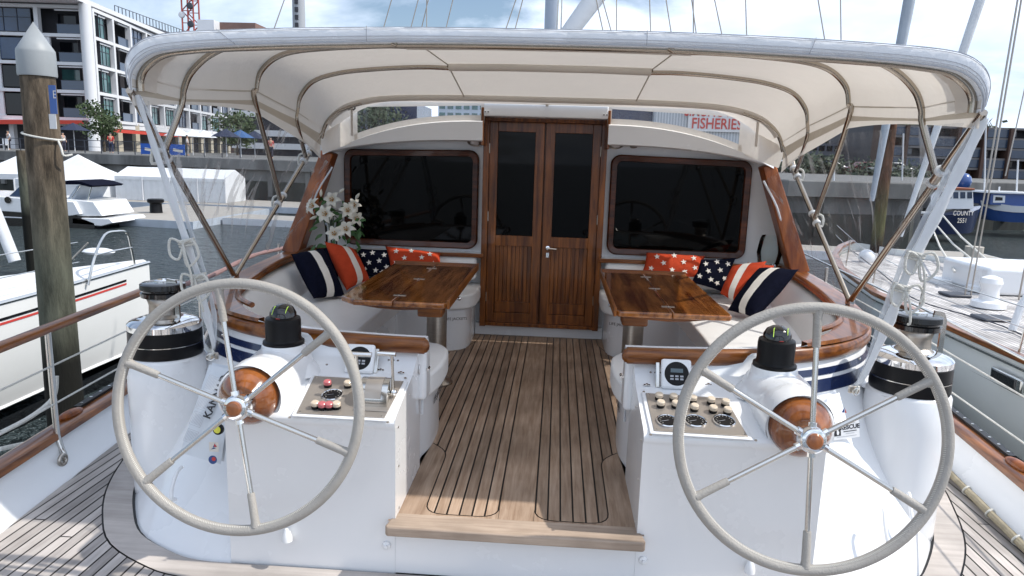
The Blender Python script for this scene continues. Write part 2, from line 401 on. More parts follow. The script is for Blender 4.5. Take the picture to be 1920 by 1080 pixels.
so = bpy.data.objects.new('sun', sd); COL.objects.link(so)
sdir = V((sin(SUN_AZ)*cos(SUN_EL), cos(SUN_AZ)*cos(SUN_EL), sin(SUN_EL)))
so.rotation_euler = sdir.to_track_quat('Z', 'Y').to_euler(); so.location = (30, 20, 40)
sc.view_settings.view_transform = 'Standard'; sc.view_settings.look = 'None'; sc.view_settings.exposure = 0
sc.cycles.max_bounces = 8; sc.cycles.transparent_max_bounces = 16; sc.cycles.use_denoising = True
# ============================================================= our own yacht
WZ = -2.3                                    # water level
yacht = thing('sailing_yacht', (0, 3, 0), 'white yacht underfoot with two steering wheels, teak cockpit and dark cabin doors', 'yacht')

def clip_strip(poly, a, b, ax=0):
    """part of a plan polygon with a <= coordinate <= b"""
    def half(pl, lim, keep_gt):
        out = []
        for i in range(len(pl)):
            p, q = pl[i-1], pl[i]
            ip = (p[ax] >= lim) if keep_gt else (p[ax] <= lim); iq = (q[ax] >= lim) if keep_gt else (q[ax] <= lim)
            if ip != iq:
                t = (lim-p[ax])/(q[ax]-p[ax]); out.append((p[0]+(q[0]-p[0])*t, p[1]+(q[1]-p[1])*t))
            if iq: out.append(q)
        return out
    return half(half(poly, a, True), b, False)
def offset_poly(pl, d):
    """move a plan outline outwards by d (counter-clockwise outline)"""
    n = len(pl); out = []
    for i in range(n):
        p0, p1, p2 = V((*pl[i-1], 0)), V((*pl[i], 0)), V((*pl[(i+1) % n], 0))
        a = (p1-p0); b = (p2-p1)
        if a.length < 1e-6 or b.length < 1e-6: out.append(pl[i]); continue
        a.normalize(); b.normalize(); na = V((a.y, -a.x, 0)); nb = V((b.y, -b.x, 0)); m = (na+nb)
        if m.length < .2: m = na
        m.normalize(); k = d/max(.5, m.dot(na)); out.append((p1.x+m.x*k, p1.y+m.y*k))
    return out
def area(pl): return sum(pl[i-1][0]*pl[i][1]-pl[i][0]*pl[i-1][1] for i in range(len(pl)))/2
def ccw(pl): return pl if area(pl) > 0 else pl[::-1]
def planking(outline, z, step, gap, off=0.0, th=.004, butts=True, hw=None):
    mb = MB(); rnd = random.Random(3); xs = [p[0] for p in outline]; k = math.floor((min(xs)-off)/step); tones = []
    while off+k*step < max(xs):
        a = off+k*step+gap/2; b = off+(k+1)*step-gap/2; k += 1
        pl = clip_strip(outline, a, b)
        if len(pl) < 3 or abs(area(pl)) < 1e-4: continue
        pieces = [pl]
        if butts:
            ys = [p[1] for p in pl]; y0, y1 = min(ys), max(ys); cuts = []; y = y0+rnd.uniform(.4, 2.4)
            while y < y1-.3: cuts.append(y); y += rnd.uniform(1.5, 2.6)
            pieces = []; lo = -1e3
            for c in cuts+[1e3]:
                q = clip_strip(pl, lo+gap*.5, c-gap*.5, 1); lo = c
                if len(q) >= 3 and abs(area(q)) > 1e-5: pieces.append(q)
        for q in pieces:
            cl = [q[0]]
            for p in q[1:]:
                if (V(p)-V(cl[-1])).length > 1e-4: cl.append(p)
            if (V(cl[0])-V(cl[-1])).length < 1e-4: cl.pop()
            if len(cl) < 3: continue
            mb.poly([(x, y, z) for x, y in ccw(cl)]); tones.append(rnd.uniform(.74, 1.16))
    return mb, tones
def lay_planks(name, outline, z, step, gap, mat_, off=0, butts=True, parent=None):
    mb, tones = planking(outline, z, step, gap, off, butts=butts)
    return mb.build(name, mat_, parent or yacht, smooth=False, recalc=False, tone=lambda p: tones[p.index])
def flat(name, outline, z, mat_, parent=None):
    mb = MB(); mb.poly([(x, y, z) for x, y in ccw(outline)]); o = mb.build(name, mat_, parent or yacht, smooth=False, recalc=False)
    o.data.polygons[0].use_smooth = False
    return o
def p2(pts, s=1): return [(p[0]*s, p[1]) for p in pts]

# --- deck level plan
def gx(y): return 2.41+.105*(y-2.92) if y < 5 else 2.628+.06*(y-5)       # deck edge
BASE = [(1.25, 2.815), (1.38, 2.82), (1.52, 2.86), (1.76, 3.00), (1.92, 3.20), (2.07, 3.46), (2.19, 3.78), (2.30, 4.2), (2.37, 5.0), (2.40, 6.0), (2.42, 9.0)]
base_s = [(p.x, p.y) for p in smooth_path([(a, b, 0) for a, b in BASE], 4)]
yy = [-1.0, 0, 1, 2, 2.92, 4, 5, 6, 7, 9]
dk_out = [(-gx(y), y) for y in yy] + [(gx(y), y) for y in yy[::-1]]
mb = MB(); mb.poly([(x, y, -.262) for x, y in ccw(dk_out)])
mb.build('deck_seam_bed', M['caulk'], yacht, smooth=False, recalc=False)
margin_in = offset_poly(ccw(base_s+[(-x, y) for x, y in base_s[::-1]]), .012)
marg_out = offset_poly(ccw(base_s+[(-x, y) for x, y in base_s[::-1]]), .14)
# king plank that follows the foot of the cockpit moulding
ci = sorted(range(len(margin_in)), key=lambda i: 0)
A_, B_ = margin_in, marg_out
mbm = MB()
for i in range(len(A_)):
    j = (i+1) % len(A_)
    if A_[i][1] > 8.9 and A_[j][1] > 8.9: continue
    g = .003 if i % 9 == 0 else 0
    mbm.poly([(A_[i][0], A_[i][1], -.25), (B_[i][0], B_[i][1], -.25), (B_[j][0], B_[j][1], -.25), (A_[j][0], A_[j][1], -.25)])
bmesh.ops.remove_doubles(mbm.bm, verts=mbm.bm.verts[:], dist=1e-4)
mbm.build('deck_king_plank', M['margin'], yacht, smooth=False)
# planks outside the king plank: deck outline minus the cockpit
mo = offset_poly(ccw(base_s+[(-x, y) for x, y in base_s[::-1]]), .148)
right_side = sorted([p for p in mo if p[0] > 0.3 and p[1] < 8.9], key=lambda p: p[1]+p[0]*.3)
right_side = [(0, right_side[0][1])] + [p for p in right_side if p[0] > .5]
for s in (1, -1):
    ol = [(0, -1)] + [(gx(y)-.006, y) for y in yy] + [(x, y) for x, y in right_side[::-1]]
    lay_planks('deck_planking', ccw([(x*s, y) for x, y in ol]), -.25, .0575, .0078, M['teak'], off=.01)
# --- hull, bulwark, waterway
for s in (1, -1):
    rows = []
    for y in [-1.2, 0, 1, 2, 3, 4, 5, 6, 8, 10]:
        g = gx(y)
        rows.append([V((s*(g-.004), y, -.256)), V((s*(g+.02), y, -.235)), V((s*(g+.10), y, -.145)), V((s*(g+.125), y, -.07)), V((s*(g+.21), y, -.07)), V((s*(g+.24), y, -.25)), V((s*(g+.12), y, WZ-.2))])
    mb = MB(); mb.loft(rows); mb.build('bulwark', M['gel'], yacht, angle=50)
    ys = [-1.2, 0, 1, 2, 3, 4, 5, 6, 8, 10]
    mb = MB(); mb.sweep([(s*(gx(y)+.165), y, -.07) for y in ys], [(-.062, 0), (-.058, .03), (-.03, .042), (.03, .042), (.058, .03), (.062, 0)])
    mb.build('cap_rail', M['varn'], yacht, angle=60)
    # stainless sheet track on the rail, and the varnished fairlead block ahead of it
    y0, y1 = (3.95, 9.0)
    mb = MB(); mb.sweep([(s*(gx(y)+.205), y, -.026) for y in (y0, 5, 6, 8, 9)], [(-.02, 0), (-.02, .016), (.02, .016), (.02, 0)])
    trk = mb.build('sheet_track', M['black'], yacht, smooth=False)
    for k in range(14):
        y = y0+.05+k*.11; mb = MB(); mb.lathe([(.009, 0), (.009, .004)], (s*(gx(y)+.205), y, -.0095), n=8); mb.build('track_bolt', M['steel'], trk)
    mb = MB(); mb.ball((s*(gx(3.85)+.18), 3.84, -.02), .05, 14, (.75, 2.1, .55)); mb.build('rail_block', M['varnlt'], yacht)

# --- cockpit sole
SL = [(.555, 2.80), (.505, 3.72), (.50, 4.0), (.62, 4.14), (1.02, 4.18), (1.10, 4.30), (1.08, 5.3), (.80, 5.52), (.64, 5.62), (.585, 5.75), (.585, 6.22)]
sole_out = [(-x, y) for x, y in SL] + SL[::-1]
flat('sole_seam_bed', offset_poly(ccw(sole_out), -.012), -.006, M['caulk'])
mgx = MB(); mgx.box((0, 4.5, -.013), (.001, .001, .001))
def rounded(pl, rad, n=5):
    out = []; m = len(pl)
    for i in range(m):
        a, b, c = V((*pl[i-1], 0)), V((*pl[i], 0)), V((*pl[(i+1) % m], 0)); u = (a-b); v = (c-b); r = min(rad.get(i, 0) if isinstance(rad, dict) else rad, u.length*.48, v.length*.48)
        if r <= 0: out.append((b.x, b.y)); continue
        p = b+u.normalized()*r; q = b+v.normalized()*r
        for k in range(n+1):
            t = k/n; w_ = p*(1-t)**2+b*2*t*(1-t)+q*t*t; out.append((w_.x, w_.y))
    return out
for s in (-1, 1):
    marg = [(.078, 2.80), (.078, 6.2), (.58, 6.2), (.58, 5.75), (.80, 5.50), (1.2, 5.3), (1.2, 4.1), (.50, 4.0), (.50, 3.72), (.545, 2.80)]
    panel = rounded([(.082, 2.885), (.402, 2.885), (.402, 3.56), (.53, 3.70), (1.02, 4.16), (1.08, 4.25), (1.06, 5.26), (.76, 5.44), (.60, 5.60), (.515, 5.92), (.505, 6.14), (.082, 6.14)], {0: .09, 1: .09, 2: .08, 3: .08, 7: .1, 8: .1, 11: .02})
    panel = ccw([(x*s, y) for x, y in panel])
    # king plank and margins as one board ring around the planked panel
    hole = offset_poly(panel, .006)
    mb = MB(); outer = ccw([(x*s, y) for x, y in marg])
    vo = [mb.bm.verts.new((x, y, -.0005)) for x, y in outer]; vi = [mb.bm.verts.new((x, y, -.0005)) for x, y in hole]
    eo = [mb.bm.edges.new((vo[i-1], vo[i])) for i in range(len(vo))]; ei = [mb.bm.edges.new((vi[i-1], vi[i])) for i in range(len(vi))]
    bmesh.ops.triangle_fill(mb.bm, use_beauty=True, edges=eo+ei)
    bmesh.ops.recalc_face_normals(mb.bm, faces=mb.bm.faces[:])
    for f in mb.bm.faces:
        if f.normal.z < 0: f.normal_flip()
    mb.build('sole_margin', M['soleteak'], yacht, smooth=False, recalc=False, tone=.98)
    lay_planks('sole_planking', panel, -.0002, .0555, .0078, M['soleteak'], off=s*.0266, butts=False)
flat('sole_king_plank', [(-.076, 2.80), (.076, 2.80), (.076, 6.2), (-.076, 6.2)], 0.0, M['soleteak'])
bpy.data.objects['sole_king_plank'].data.color_attributes.new('tone', 'FLOAT_COLOR', 'CORNER')
for d in bpy.data.objects['sole_king_plank'].data.color_attributes['tone'].data: d.color = (1.0, 1.0, 1.0, 1)
mb = MB(); pts = [(-.535, 2.735), (.535, 2.735), (.545, 2.75), (.525, 2.865), (-.525, 2.865), (-.545, 2.75)]
mb.prism(pts, -.038, .004); mb.build('cockpit_step', M['soleteakx'], yacht, bevel=.006)
# fascia under the step and cockpit well sides
mb = MB(); mb.box((0, 2.83, -.145), (1.14, .03, .212)); mb.build('step_riser', M['gel'], yacht, smooth=False)
# small three-screw fittings and drain spigots on the fascia
def pt_front(px, py, y): return at(px, py, Y=y)
for px, py in ((725, 1022), (1206, 1050)):
    c = at(px, py, Y=2.813); mb = MB(); mb.lathe([(.02, 0), (.018, .008), (.008, .012), (.007, .02), (0, .022)], c, (0, -1, 0), 14)
    for k in range(3): mb.ball(c+V((cos(k*2.1+.5)*.015, -.009, sin(k*2.1+.5)*.013)), .004, 8)
    mb.build('press_fitting', M['gel'], yacht)

# ------------------------------------------------------------- consoles
RAIL = [(.475, 3.27), (.73, 3.285), (1.06, 3.34), (1.38, 3.455), (1.66, 3.68), (1.85, 4.0), (1.97, 4.5), (2.07, 5.2), (2.14, 6.15)]
rail_p = smooth_path([(a, b, .66) for a, b in RAIL], 6)
def rail_off(d, z, i0=0, i1=None):
    out = []
    P_ = rail_p
    for i in range(len(P_)):
        t = (P_[min(i+1, len(P_)-1)]-P_[max(i-1, 0)]).normalized(); sd = V((t.y, -t.x, 0))    # to the right of travel: outboard / aft
        q = P_[i]+sd*d; q.z = z; out.append(q)
    return out[i0:i1]
consoles = {}
for s in (-1, 1):
    # box with the instrument dash
    con = MB()
    xi, xo = .515, 1.25
    prof = [(2.815, -.27), (2.81, .40), (2.795, .425), (2.80, .45), (2.83, .462), (3.16, .535), (3.25, .575), (3.285, .62), (3.295, .680), (3.345, .680), (3.36, .0)]
    xa = [xi, xo]
    rows = [[V((s*(xi+(.03 if i < 1 else 0)*0), y, z)) for i, (y, z) in enumerate(prof)], [V((s*xo, y, z)) for y, z in prof]]
    con.loft(rows)
    # inner side face down to the sole
    con.poly([V((s*xi, y, z)) for y, z in prof[1:]] + [V((s*xi, 3.36, -.02)), V((s*(xi+.0), 2.812, -.27))])
    con.poly([V((s*xo, y, z)) for y, z in prof[:9]] + [V((s*xo, 3.34, .6)), V((s*xo, 3.34, -.2))])
    c = con.build('console', M['gel'], yacht, bevel=.012, seg=3, angle=40); consoles[s] = c
    # seat end wall (inner side, aft bench) that carries the handle; ends rounded
    # curved recess and coaming outer wall
    R0 = rail_off(.012, .625, 12); R0b = rail_off(.05, .50, 12); R0c = rail_off(.13, .37, 12)
    bs = smooth_path([(a, b, -.262) for a, b in BASE[:-1]], 8)
    def resample(P_, n):
        L_ = [0]
        for a, b in zip(P_, P_[1:]): L_.append(L_[-1]+(b-a).length)
        out = []
        for k in range(n):
            d = L_[-1]*k/(n-1); i = max(j for j in range(len(L_)) if L_[j] <= d+1e-9); i = min(i, len(P_)-2)
            t = (d-L_[i])/max(1e-9, L_[i+1]-L_[i]); out.append(P_[i].lerp(P_[i+1], t))
        return out
    n = 44
    R0, R0b, R0c, RB = resample(R0, n), resample(R0b, n), resample(R0c, n), resample(bs, n)
    rows = [R0, R0b, R0c]
    for t in (.2, .4, .6, .8, 1.0):
        rows.append([a.lerp(b, t)+V((0, 0, -.035*sin(pi*t))) for a, b in zip(R0c, RB)])
    mb = MB(); mb.loft([[V((p.x*s, p.y, p.z)) for p in r] for r in rows]); mb.build('coaming', M['gel'], yacht, angle=60)
    # top of the coaming
    a = rail_off(-.005, .684); b = rail_off(-.055, .686); b2 = rail_off(-.07, .64)
    mb = MB(); mb.loft([[V((p.x*s, p.y, p.z)) for p in r] for r in (rail_off(.01, .62), a, b, b2)]); mb.build('coaming_top', M['gel'], yacht, angle=60)
    # two navy stripes on the outer wall of the coaming, laid 3 mm proud
    for (z0, z1, nm) in ((.548, .580, 'navy_stripe'), (.475, .530, 'navy_stripe')):
        def wall(z, i):
            f = (.625-z)/(.625-.50); return R0[i].lerp(R0b[i], f) if f <= 1 else R0b[i].lerp(R0c[i], (.50-z)/(.13))
        mb = MB(); rr = []
        for zz in (z0, z1):
            row = []
            for i in range(2, 26):
                p = wall(zz, i); t = (R0[min(i+1, n-1)]-R0[i-1]).normalized(); p = p+V((t.y, -t.x, .25))*.004; row.append(V((p.x*s, p.y, p.z)))
            rr.append(row)
        mb.loft(rr); mb.build(nm, M['navy'], yacht)
    # varnished rail: bullnose round the aft end, wide cap along the side
    def rail_profile(w0, w1): return [(w0, -.035), (w0-.004, .02), (w0-.016, .034), (w1+.012, .036), (w1, .02), (w1, -.035)]
    prof_a = [(.030, -.036), (.041, -.018), (.041, .018), (.030, .036), (.004, .038), (-.006, .03), (-.006, -.036)]
    pa = [V((p.x*s, p.y, p.z-.005)) for p in rail_p]
    pr = [(a_*s, b_) for a_, b_ in prof_a]
    mb = MB(); mb.sweep(pa, pr); mb.ball(pa[0]+V((s*.002, -.016, 0)), .036, 12, (.7, .75, .98)); mb.build('coaming_rail', M['varn'] if False else M['varnx'], yacht, angle=60)
    k0 = 17
    wrow = []
    o1, o2, o3, o4 = rail_off(.034, .708), rail_off(.028, .716), rail_off(-.125, .716), rail_off(-.135, .700)
    def wid(i): return min(1, max(0.02, (i-k0)/9))
    rowsc = []
    for r, z in ((.034, .700), (.028, .717), (-.125, .717), (-.135, .69)):
        ro = []
        for i in range(k0, len(rail_p)):
            t = (rail_p[min(i+1, len(rail_p)-1)]-rail_p[max(i-1, 0)]).normalized(); sd = V((t.y, -t.x, 0)); d = r if r > 0 else -.005+(r+.005)*wid(i)
            q = rail_p[i]+sd*d; ro.append(V((q.x*s, q.y, z)))
        rowsc.append(ro)
    mb = MB(); mb.loft(rowsc); mb.build('coaming_cap', M['varn'], yacht, angle=50)
    # raised inner bead of the cap
    bead = []
    for i in range(k0+5, len(rail_p)):
        t = (rail_p[min(i+1, len(rail_p)-1)]-rail_p[max(i-1, 0)]).normalized(); sd = V((t.y, -t.x, 0)); q = rail_p[i]-sd*.118; bead.append(V((q.x*s, q.y, .722)))
    mb = MB(); mb.tube(bead, .016, 8); mb.build('cap_bead', M['varn'], yacht)

# compass pods, compasses, boss, wheels
for s in (-1, 1):
    cc_ = V((s*1.125, 3.17, .655)); bossc = at(468, 742, Y=2.805) if s < 0 else at(1500, 800, Y=2.805)
    path = smooth_path([cc_+V((0, .0, .005)), cc_+V((s*.004, -.005, -.05)), cc_+V((s*.012, -.03, -.12)), V((s*1.145, 3.02, .50)), bossc+V((0, .12, .0)), bossc], 5)
    rr = [.098, .099, .101, .104, .108, .115, .124, .133, .142, .150, .156, .158, .158, .156, .152, .149, .146, .144, .143, .142, .141, .140, .139, .138, .137, .136]
    rr = (rr+[.136]*10)[:len(path)]
    mb = MB()
    rings = []
    for i, p in enumerate(path):
        f = min(1, max(0, i/(len(path)-6))); f = f*f*(3-2*f)
        nrm = V((0, 0, 1)).slerp(V((s*.02, -1, -.1)).normalized(), f) if f > 0 else V((0, 0, 1))
        x = V((1, 0, 0)); y = nrm.cross(x).normalized()
        rings.append([p+(x*cos(2*pi*k/28)+y*sin(2*pi*k/28))*rr[i] for k in range(28)])
    mb.loft(rings, closed=True); mb.bm.faces.new([v for v in mb.bm.verts[:28]])
    # flared skirt that runs the pod into the dash
    mb.build('compass_pod', M['gel'], yacht, angle=80)
    mb = MB(); rows = []
    for f, zz in ((0, .0), (.5, -.05), (1, -.11)):
        rows.append([cc_+V((cos(a)*(.10+.09*f*f), sin(a)*(.10+.05*f*f), zz-.02)) for a in [2*pi*k/28 for k in range(28)]])
    mb.loft(rows, closed=True); mb.build('pod_skirt', M['gel'], yacht, angle=80)
    cpt = MB(); cpt.lathe([(.094, 0), (.094, .012), (.084, .018), (.080, .03), (.081, .105), (.078, .122), (.062, .130), (.05, .130)], cc_+V((0, 0, .006)), (0, -.03, 1), 32)
    cb = cpt.build('compass', M['black'], yacht)
    mb = MB(); mb.lathe([(.062, -.004), (.060, .018), (.048, .040), (.026, .054), (0, .059)], cc_+V((0, 0, .135)), (0, -.03, 1), 28); mb.build('dome', M['gblack'], cb)
    for dx in (-.032, .028):
        b0 = cc_+V((dx, -.051, .150)); mb = MB(); mb.tube([b0, b0+V((.003, .010, .020)), b0+V((.006, .022, .034)), b0+V((.010, .024, .036))], .0018, 6)
        mb.build('lubber_mark', M['limemark'], cb)
    mb = MB(); mb.box(cc_+V((-.0, -.064, .134)), (.018, .004, .004)); mb.build('red_mark', M['redprint'], cb)
    # wooden boss
    hubc = at(447, 765, Y=2.62) if s < 0 else at(1520, 825, Y=2.62); ax = (hubc-bossc).normalized()
    mb = MB(); mb.lathe([(.122, -.005), (.122, .012), (.114, .028), (.098, .052), (.075, .078), (.054, .098), (.044, .112), (.036, .20), (0, .20)], bossc, ax, 40); mb.build('wheel_boss', M['burl'], yacht, angle=50)
    mb = MB(); mb.lathe([(.134, -.02), (.132, .000), (.124, .004)], bossc, ax, 40, caps=False); mb.build('boss_collar', M['gel'], yacht)

def make_wheel(s, phase):
    tilt = radians(9); c = at(445, 764, Y=2.625) if s < 0 else at(1522, 824, Y=2.625); R_ = .490 if s < 0 else .498
    ux = V((1, 0, 0)); uz = V((0, sin(tilt), cos(tilt))); un = V((0, -cos(tilt), sin(tilt)))
    T = lambda a, r, d=0: c+ux*cos(a)*r+uz*sin(a)*r+un*d
    w_ = bpy.data.objects.new('steering_wheel', None)
    mb = MB(); mb.tube([T(2*pi*k/96, R_) for k in range(96)], .0215, 14, closed=True)
    rim = mb.build('steering_wheel', M['leather'], yacht)
    tag(rim, 'grey leather bound %s steering wheel rim' % ('port' if s < 0 else 'starboard'))
    mb = MB()
    for k in range(420):
        a = 2*pi*k/420; p = T(a, R_-.0195, .0098); q = T(a+.006, R_-.0165, .0150)
        d = (q-p).normalized(); mb.box((p+q)/2, (.0022, .0022, .009), d.to_track_quat('Z', 'Y').to_matrix())
    mb.build('stitching', M['stitch'], rim, smooth=False)
    for k in range(6):
        a = phase+k*pi/3
        mb = MB(); mb.tube([T(a, .03), T(a, R_-.02)], .0105, 12); sp = mb.build('spoke', M['steel'], rim)
        mb = MB(); mb.tube([T(a, R_*.70), T(a, R_*.71), T(a, R_-.035), T(a, R_-.012)], [.0135, .015, .0165, .021], 12); mb.build('spoke_sleeve', M['leather'], rim)
    mb = MB(); mb.lathe([(.030, -.03), (.050, -.028), (.052, .0), (.050, .018), (.044, .026), (.030, .028)], c, un, 32)
    for k in range(6):
        a = phase+k*pi/3; mb.tube([T(a, .035), T(a, .066)], .016, 10)
    mb.build('hub', M['chrome'], rim)
    mb = MB(); mb.lathe([(.030, .02), (.031, .036), (.024, .042), (0, .044)], c, un, 28); mb.build('hub_cap', M['burl'], rim)
    bpy.data.objects.remove(w_)
    return rim
make_wheel(-1, radians(101)); make_wheel(1, radians(90))

# winches on their pedestals
for s in (-1, 1):
    c = V((s*1.885, 3.50, 0))
    mb = MB(); rings = []
    for z, r, dx, dy in ((.488, .0, 0, 0), (.488, .165, 0, 0), (.484, .182, 0, 0), (.470, .190, 0, 0), (.3, .196, 0, .01), (.0, .206, .0, .03), (-.27, .225, -.01, .05)):
        rings.append([c+V((s*dx+cos(2*pi*k/36)*max(r, .001), dy+sin(2*pi*k/36)*max(r, .001), z)) for k in range(36)])
    mb.loft(rings, closed=True)
    # shoulder joining the pedestal to the coaming
    mb.loft([[V((s*x, y, z)) for x, y, z in ((1.70, 3.52, .46), (1.72, 3.75, .44), (1.95, 4.15, .42))], [V((s*x, y, z)) for x, y, z in ((1.72, 3.38, .475), (1.9, 3.62, .475), (2.07, 3.9, .46))], [V((s*x, y, z)) for x, y, z in ((2.0, 3.35, .47), (2.08, 3.6, .47), (2.18, 4.0, .44))]])
    mb.build('winch_pedestal', M['gel'], yacht, angle=50)
    def lt(name, prof, m_, par, n=40):
        b_ = MB(); b_.lathe(prof, c, (0, 0, 1), n); return b_.build(name, m_, par)
    wn = lt('winch', [(.178, .488), (.181, .50), (.179, .548), (.176, .551), (.179, .554), (.178, .618), (.170, .622)], M['black'], yacht)
    mb = MB(); mb.lathe([(.1815, .5495), (.1815, .5535)], c, (0, 0, 1), 40, caps=False); mb.build('pin_stripe', M['steel'], wn)
    lt('winch_skirt', [(.172, .618), (.178, .624), (.178, .652), (.165, .664), (.12, .680), (.09, .684)], M['chrome'], wn)
    lt('winch_drum', [(.092, .680), (.072, .70), (.070, .745), (.078, .775), (.088, .785)], M['bsteel'], wn)
    lt('winch_jaws', [(.088, .782), (.106, .79), (.108, .812), (.098, .818), (.098, .824), (.110, .830), (.108, .855), (.095, .862), (.05, .864)], M['gblack'], wn)
    lt('winch_socket', [(.040, .862), (.040, .872), (.028, .876), (.024, .870), (0, .870)], M['chrome'], wn, 20)
    mb = MB(); x1 = c+V((.112*(1 if s > 0 else .75), -.02, 0))
    mb.sweep([x1+V((0, 0, .66)), x1+V((0, 0, .84)), x1+V((-.01, 0, .868)), x1+V((-.05, .0, .874))], [(-.012, -.006), (-.012, .006), (.012, .006), (.012, -.006)], up=(0, 1, 0)); mb.build('feeder_arm', M['steel'], wn, smooth=False)

# ------------------------------------------------------------- settee
def seat_outline():
    inner = [(.485, 3.46), (.455, 3.62), (.455, 3.86), (.49, 4.00), (.60, 4.09), (1.00, 4.12), (1.08, 4.22), (1.07, 5.34), (1.00, 5.48), (.74, 5.52), (.58, 5.60), (.515, 5.76), (.515, 6.19)]
    outer = [(1.97, 6.19), (1.93, 5.2), (1.84, 4.5), (1.70, 4.05), (1.52, 3.76), (1.28, 3.57), (1.0, 3.47)]
    return [(p.x, p.y) for p in smooth_path([(a, b, 0) for a, b in inner], 3)] + outer
for s in (-1, 1):
    ol = ccw(p2(seat_outline(), s))
    mb = MB(); mb.prism(ol, .335, .455); mb.build('seat_cushion', M['vinyl'], yacht, bevel=.045, seg=4, angle=60)
    bo = ccw(p2([(p[0]+(.05 if p[0] < 1.2 else 0), p[1]+(.0 if p[1] > 3.8 else 0)) for p in seat_outline()], s))
    mb = MB(); mb.prism(bo, -.01, .335); mb.build('seat_base', M['gel'], yacht, angle=40)
    # padded backrest
    bp_ = []
    prof = [(-.06, .655), (-.10, .668), (-.15, .650), (-.195, .60), (-.235, .52), (-.265, .455), (-.22, .44)]
    rows = []
    idx = range(3, len(rail_p))
    for d, z in prof:
        row = []
        for i in idx:
            t = (rail_p[min(i+1, len(rail_p)-1)]-rail_p[max(i-1, 0)]).normalized(); sd = V((t.y, -t.x, 0))
            q = rail_p[i]+sd*d; row.append(V((q.x*s, q.y, z)))
        rows.append(row)
    mb = MB(); mb.loft(rows); mb.build('backrest', M['vinyl'], yacht, angle=70)
    # shelf and backrest along the bulkhead
    mb = MB(); mb.box((s*1.30, 6.07, .60), (1.50, .10, .20)); mb.build('bulkhead_backrest', M['vinyl'], yacht, bevel=.035, seg=3)
    mb = MB(); mb.box((s*1.30, 6.12, .715), (1.60, .20, .025)); mb.build('bulkhead_shelf', M['gel'], yacht, bevel=.008)
    mb = MB(); mb.box((s*1.27, 6.015, .718), (1.56, .022, .034)); mb.build('shelf_trim', M['varnx'], yacht, bevel=.006)
    # end cap (rounded) of the aft backrest, seen beside the gangway
    mb = MB(); pr_ = [(.0, .678), (.06, .678), (.10, .64), (.13, .5), (.14, .36), (.0, .36)]
    mb.loft([[V((s*.478, 3.31+a, b)) for a, b in pr_], [V((s*.53, 3.31+a, b)) for a, b in pr_]], closed=True, capends=True); mb.build('backrest_end', M['gel'], yacht, bevel=.02, seg=3)
    # lettering on the locker fronts
    if s < 0:
        text('locker_lettering', 'LIFE JACKETS', .031, at(855, 598, Y=5.535), (1, .35, 0), (0, 0, 1), M['print'], yacht, extrude=.0004)
    else:
        text('locker_lettering', 'LIFE JACKETS', .031, at(1163, 609, Y=5.535), (1, -.35, 0), (0, 0, 1), M['print'], yacht, extrude=.0004)
    text('locker_lettering', 'LIFE JACKETS', .05, (s*.497, 3.80, .24), (0, s*-1.0 if s > 0 else 1, 0), (0, 0, 1), M['print'], yacht, extrude=.0004)
    # recessed grab fitting on the console side: escutcheon, lever, lanyard
    c = at(788, 690, X=-.512) if s < 0 else at(1180, 705, X=.512)
    n_ = V((-s, 0, 0))
    mb = MB(); mb.lathe([(.038, 0), (.038, .004), (.030, .006), (.026, .001)], c, n_, 24); b_ = mb.build('side_socket', M['chrome'], yacht)
    mb = MB(); mb.tube([c, c+n_*.045], .007, 8); mb.tube([c+n_*.04+V((0, -.02, 0)), c+n_*.04+V((0, .02, 0))], .007, 8); mb.tube([c+n_*.02+V((0, 0, -.01)), c+n_*.022+V((0, .01, -.07))], .010, 8); mb.build('handle', M['chrome'], b_)
    mb = MB(); mb.tube([c+n_*.022+V((0, .01, -.07)), c+n_*.012+V((0, .01, -.12)), c+n_*.008+V((0, .012, -.24))], .006, 8); mb.build('lanyard', M['strap'], b_)

# cabin -------------------------------------------------------------
BY = 6.22
mb = MB()
for s in (-1, 1):
    mb.poly([V((s*.50, BY, 0)), V((s*.50, BY, 1.72)), V((s*1.86, BY, 1.60)), V((s*2.16, BY, .70)), V((s*2.16, BY, 0))])
mb.poly([V((-.545, BY, 1.85)), V((.545, BY, 1.85)), V((.545, BY, 2.0)), V((-.545, BY, 2.0))])
mb.box((0, 6.19, .045), (1.12, .06, .11))
mb.build('cabin_bulkhead', M['gel'], yacht, smooth=False)
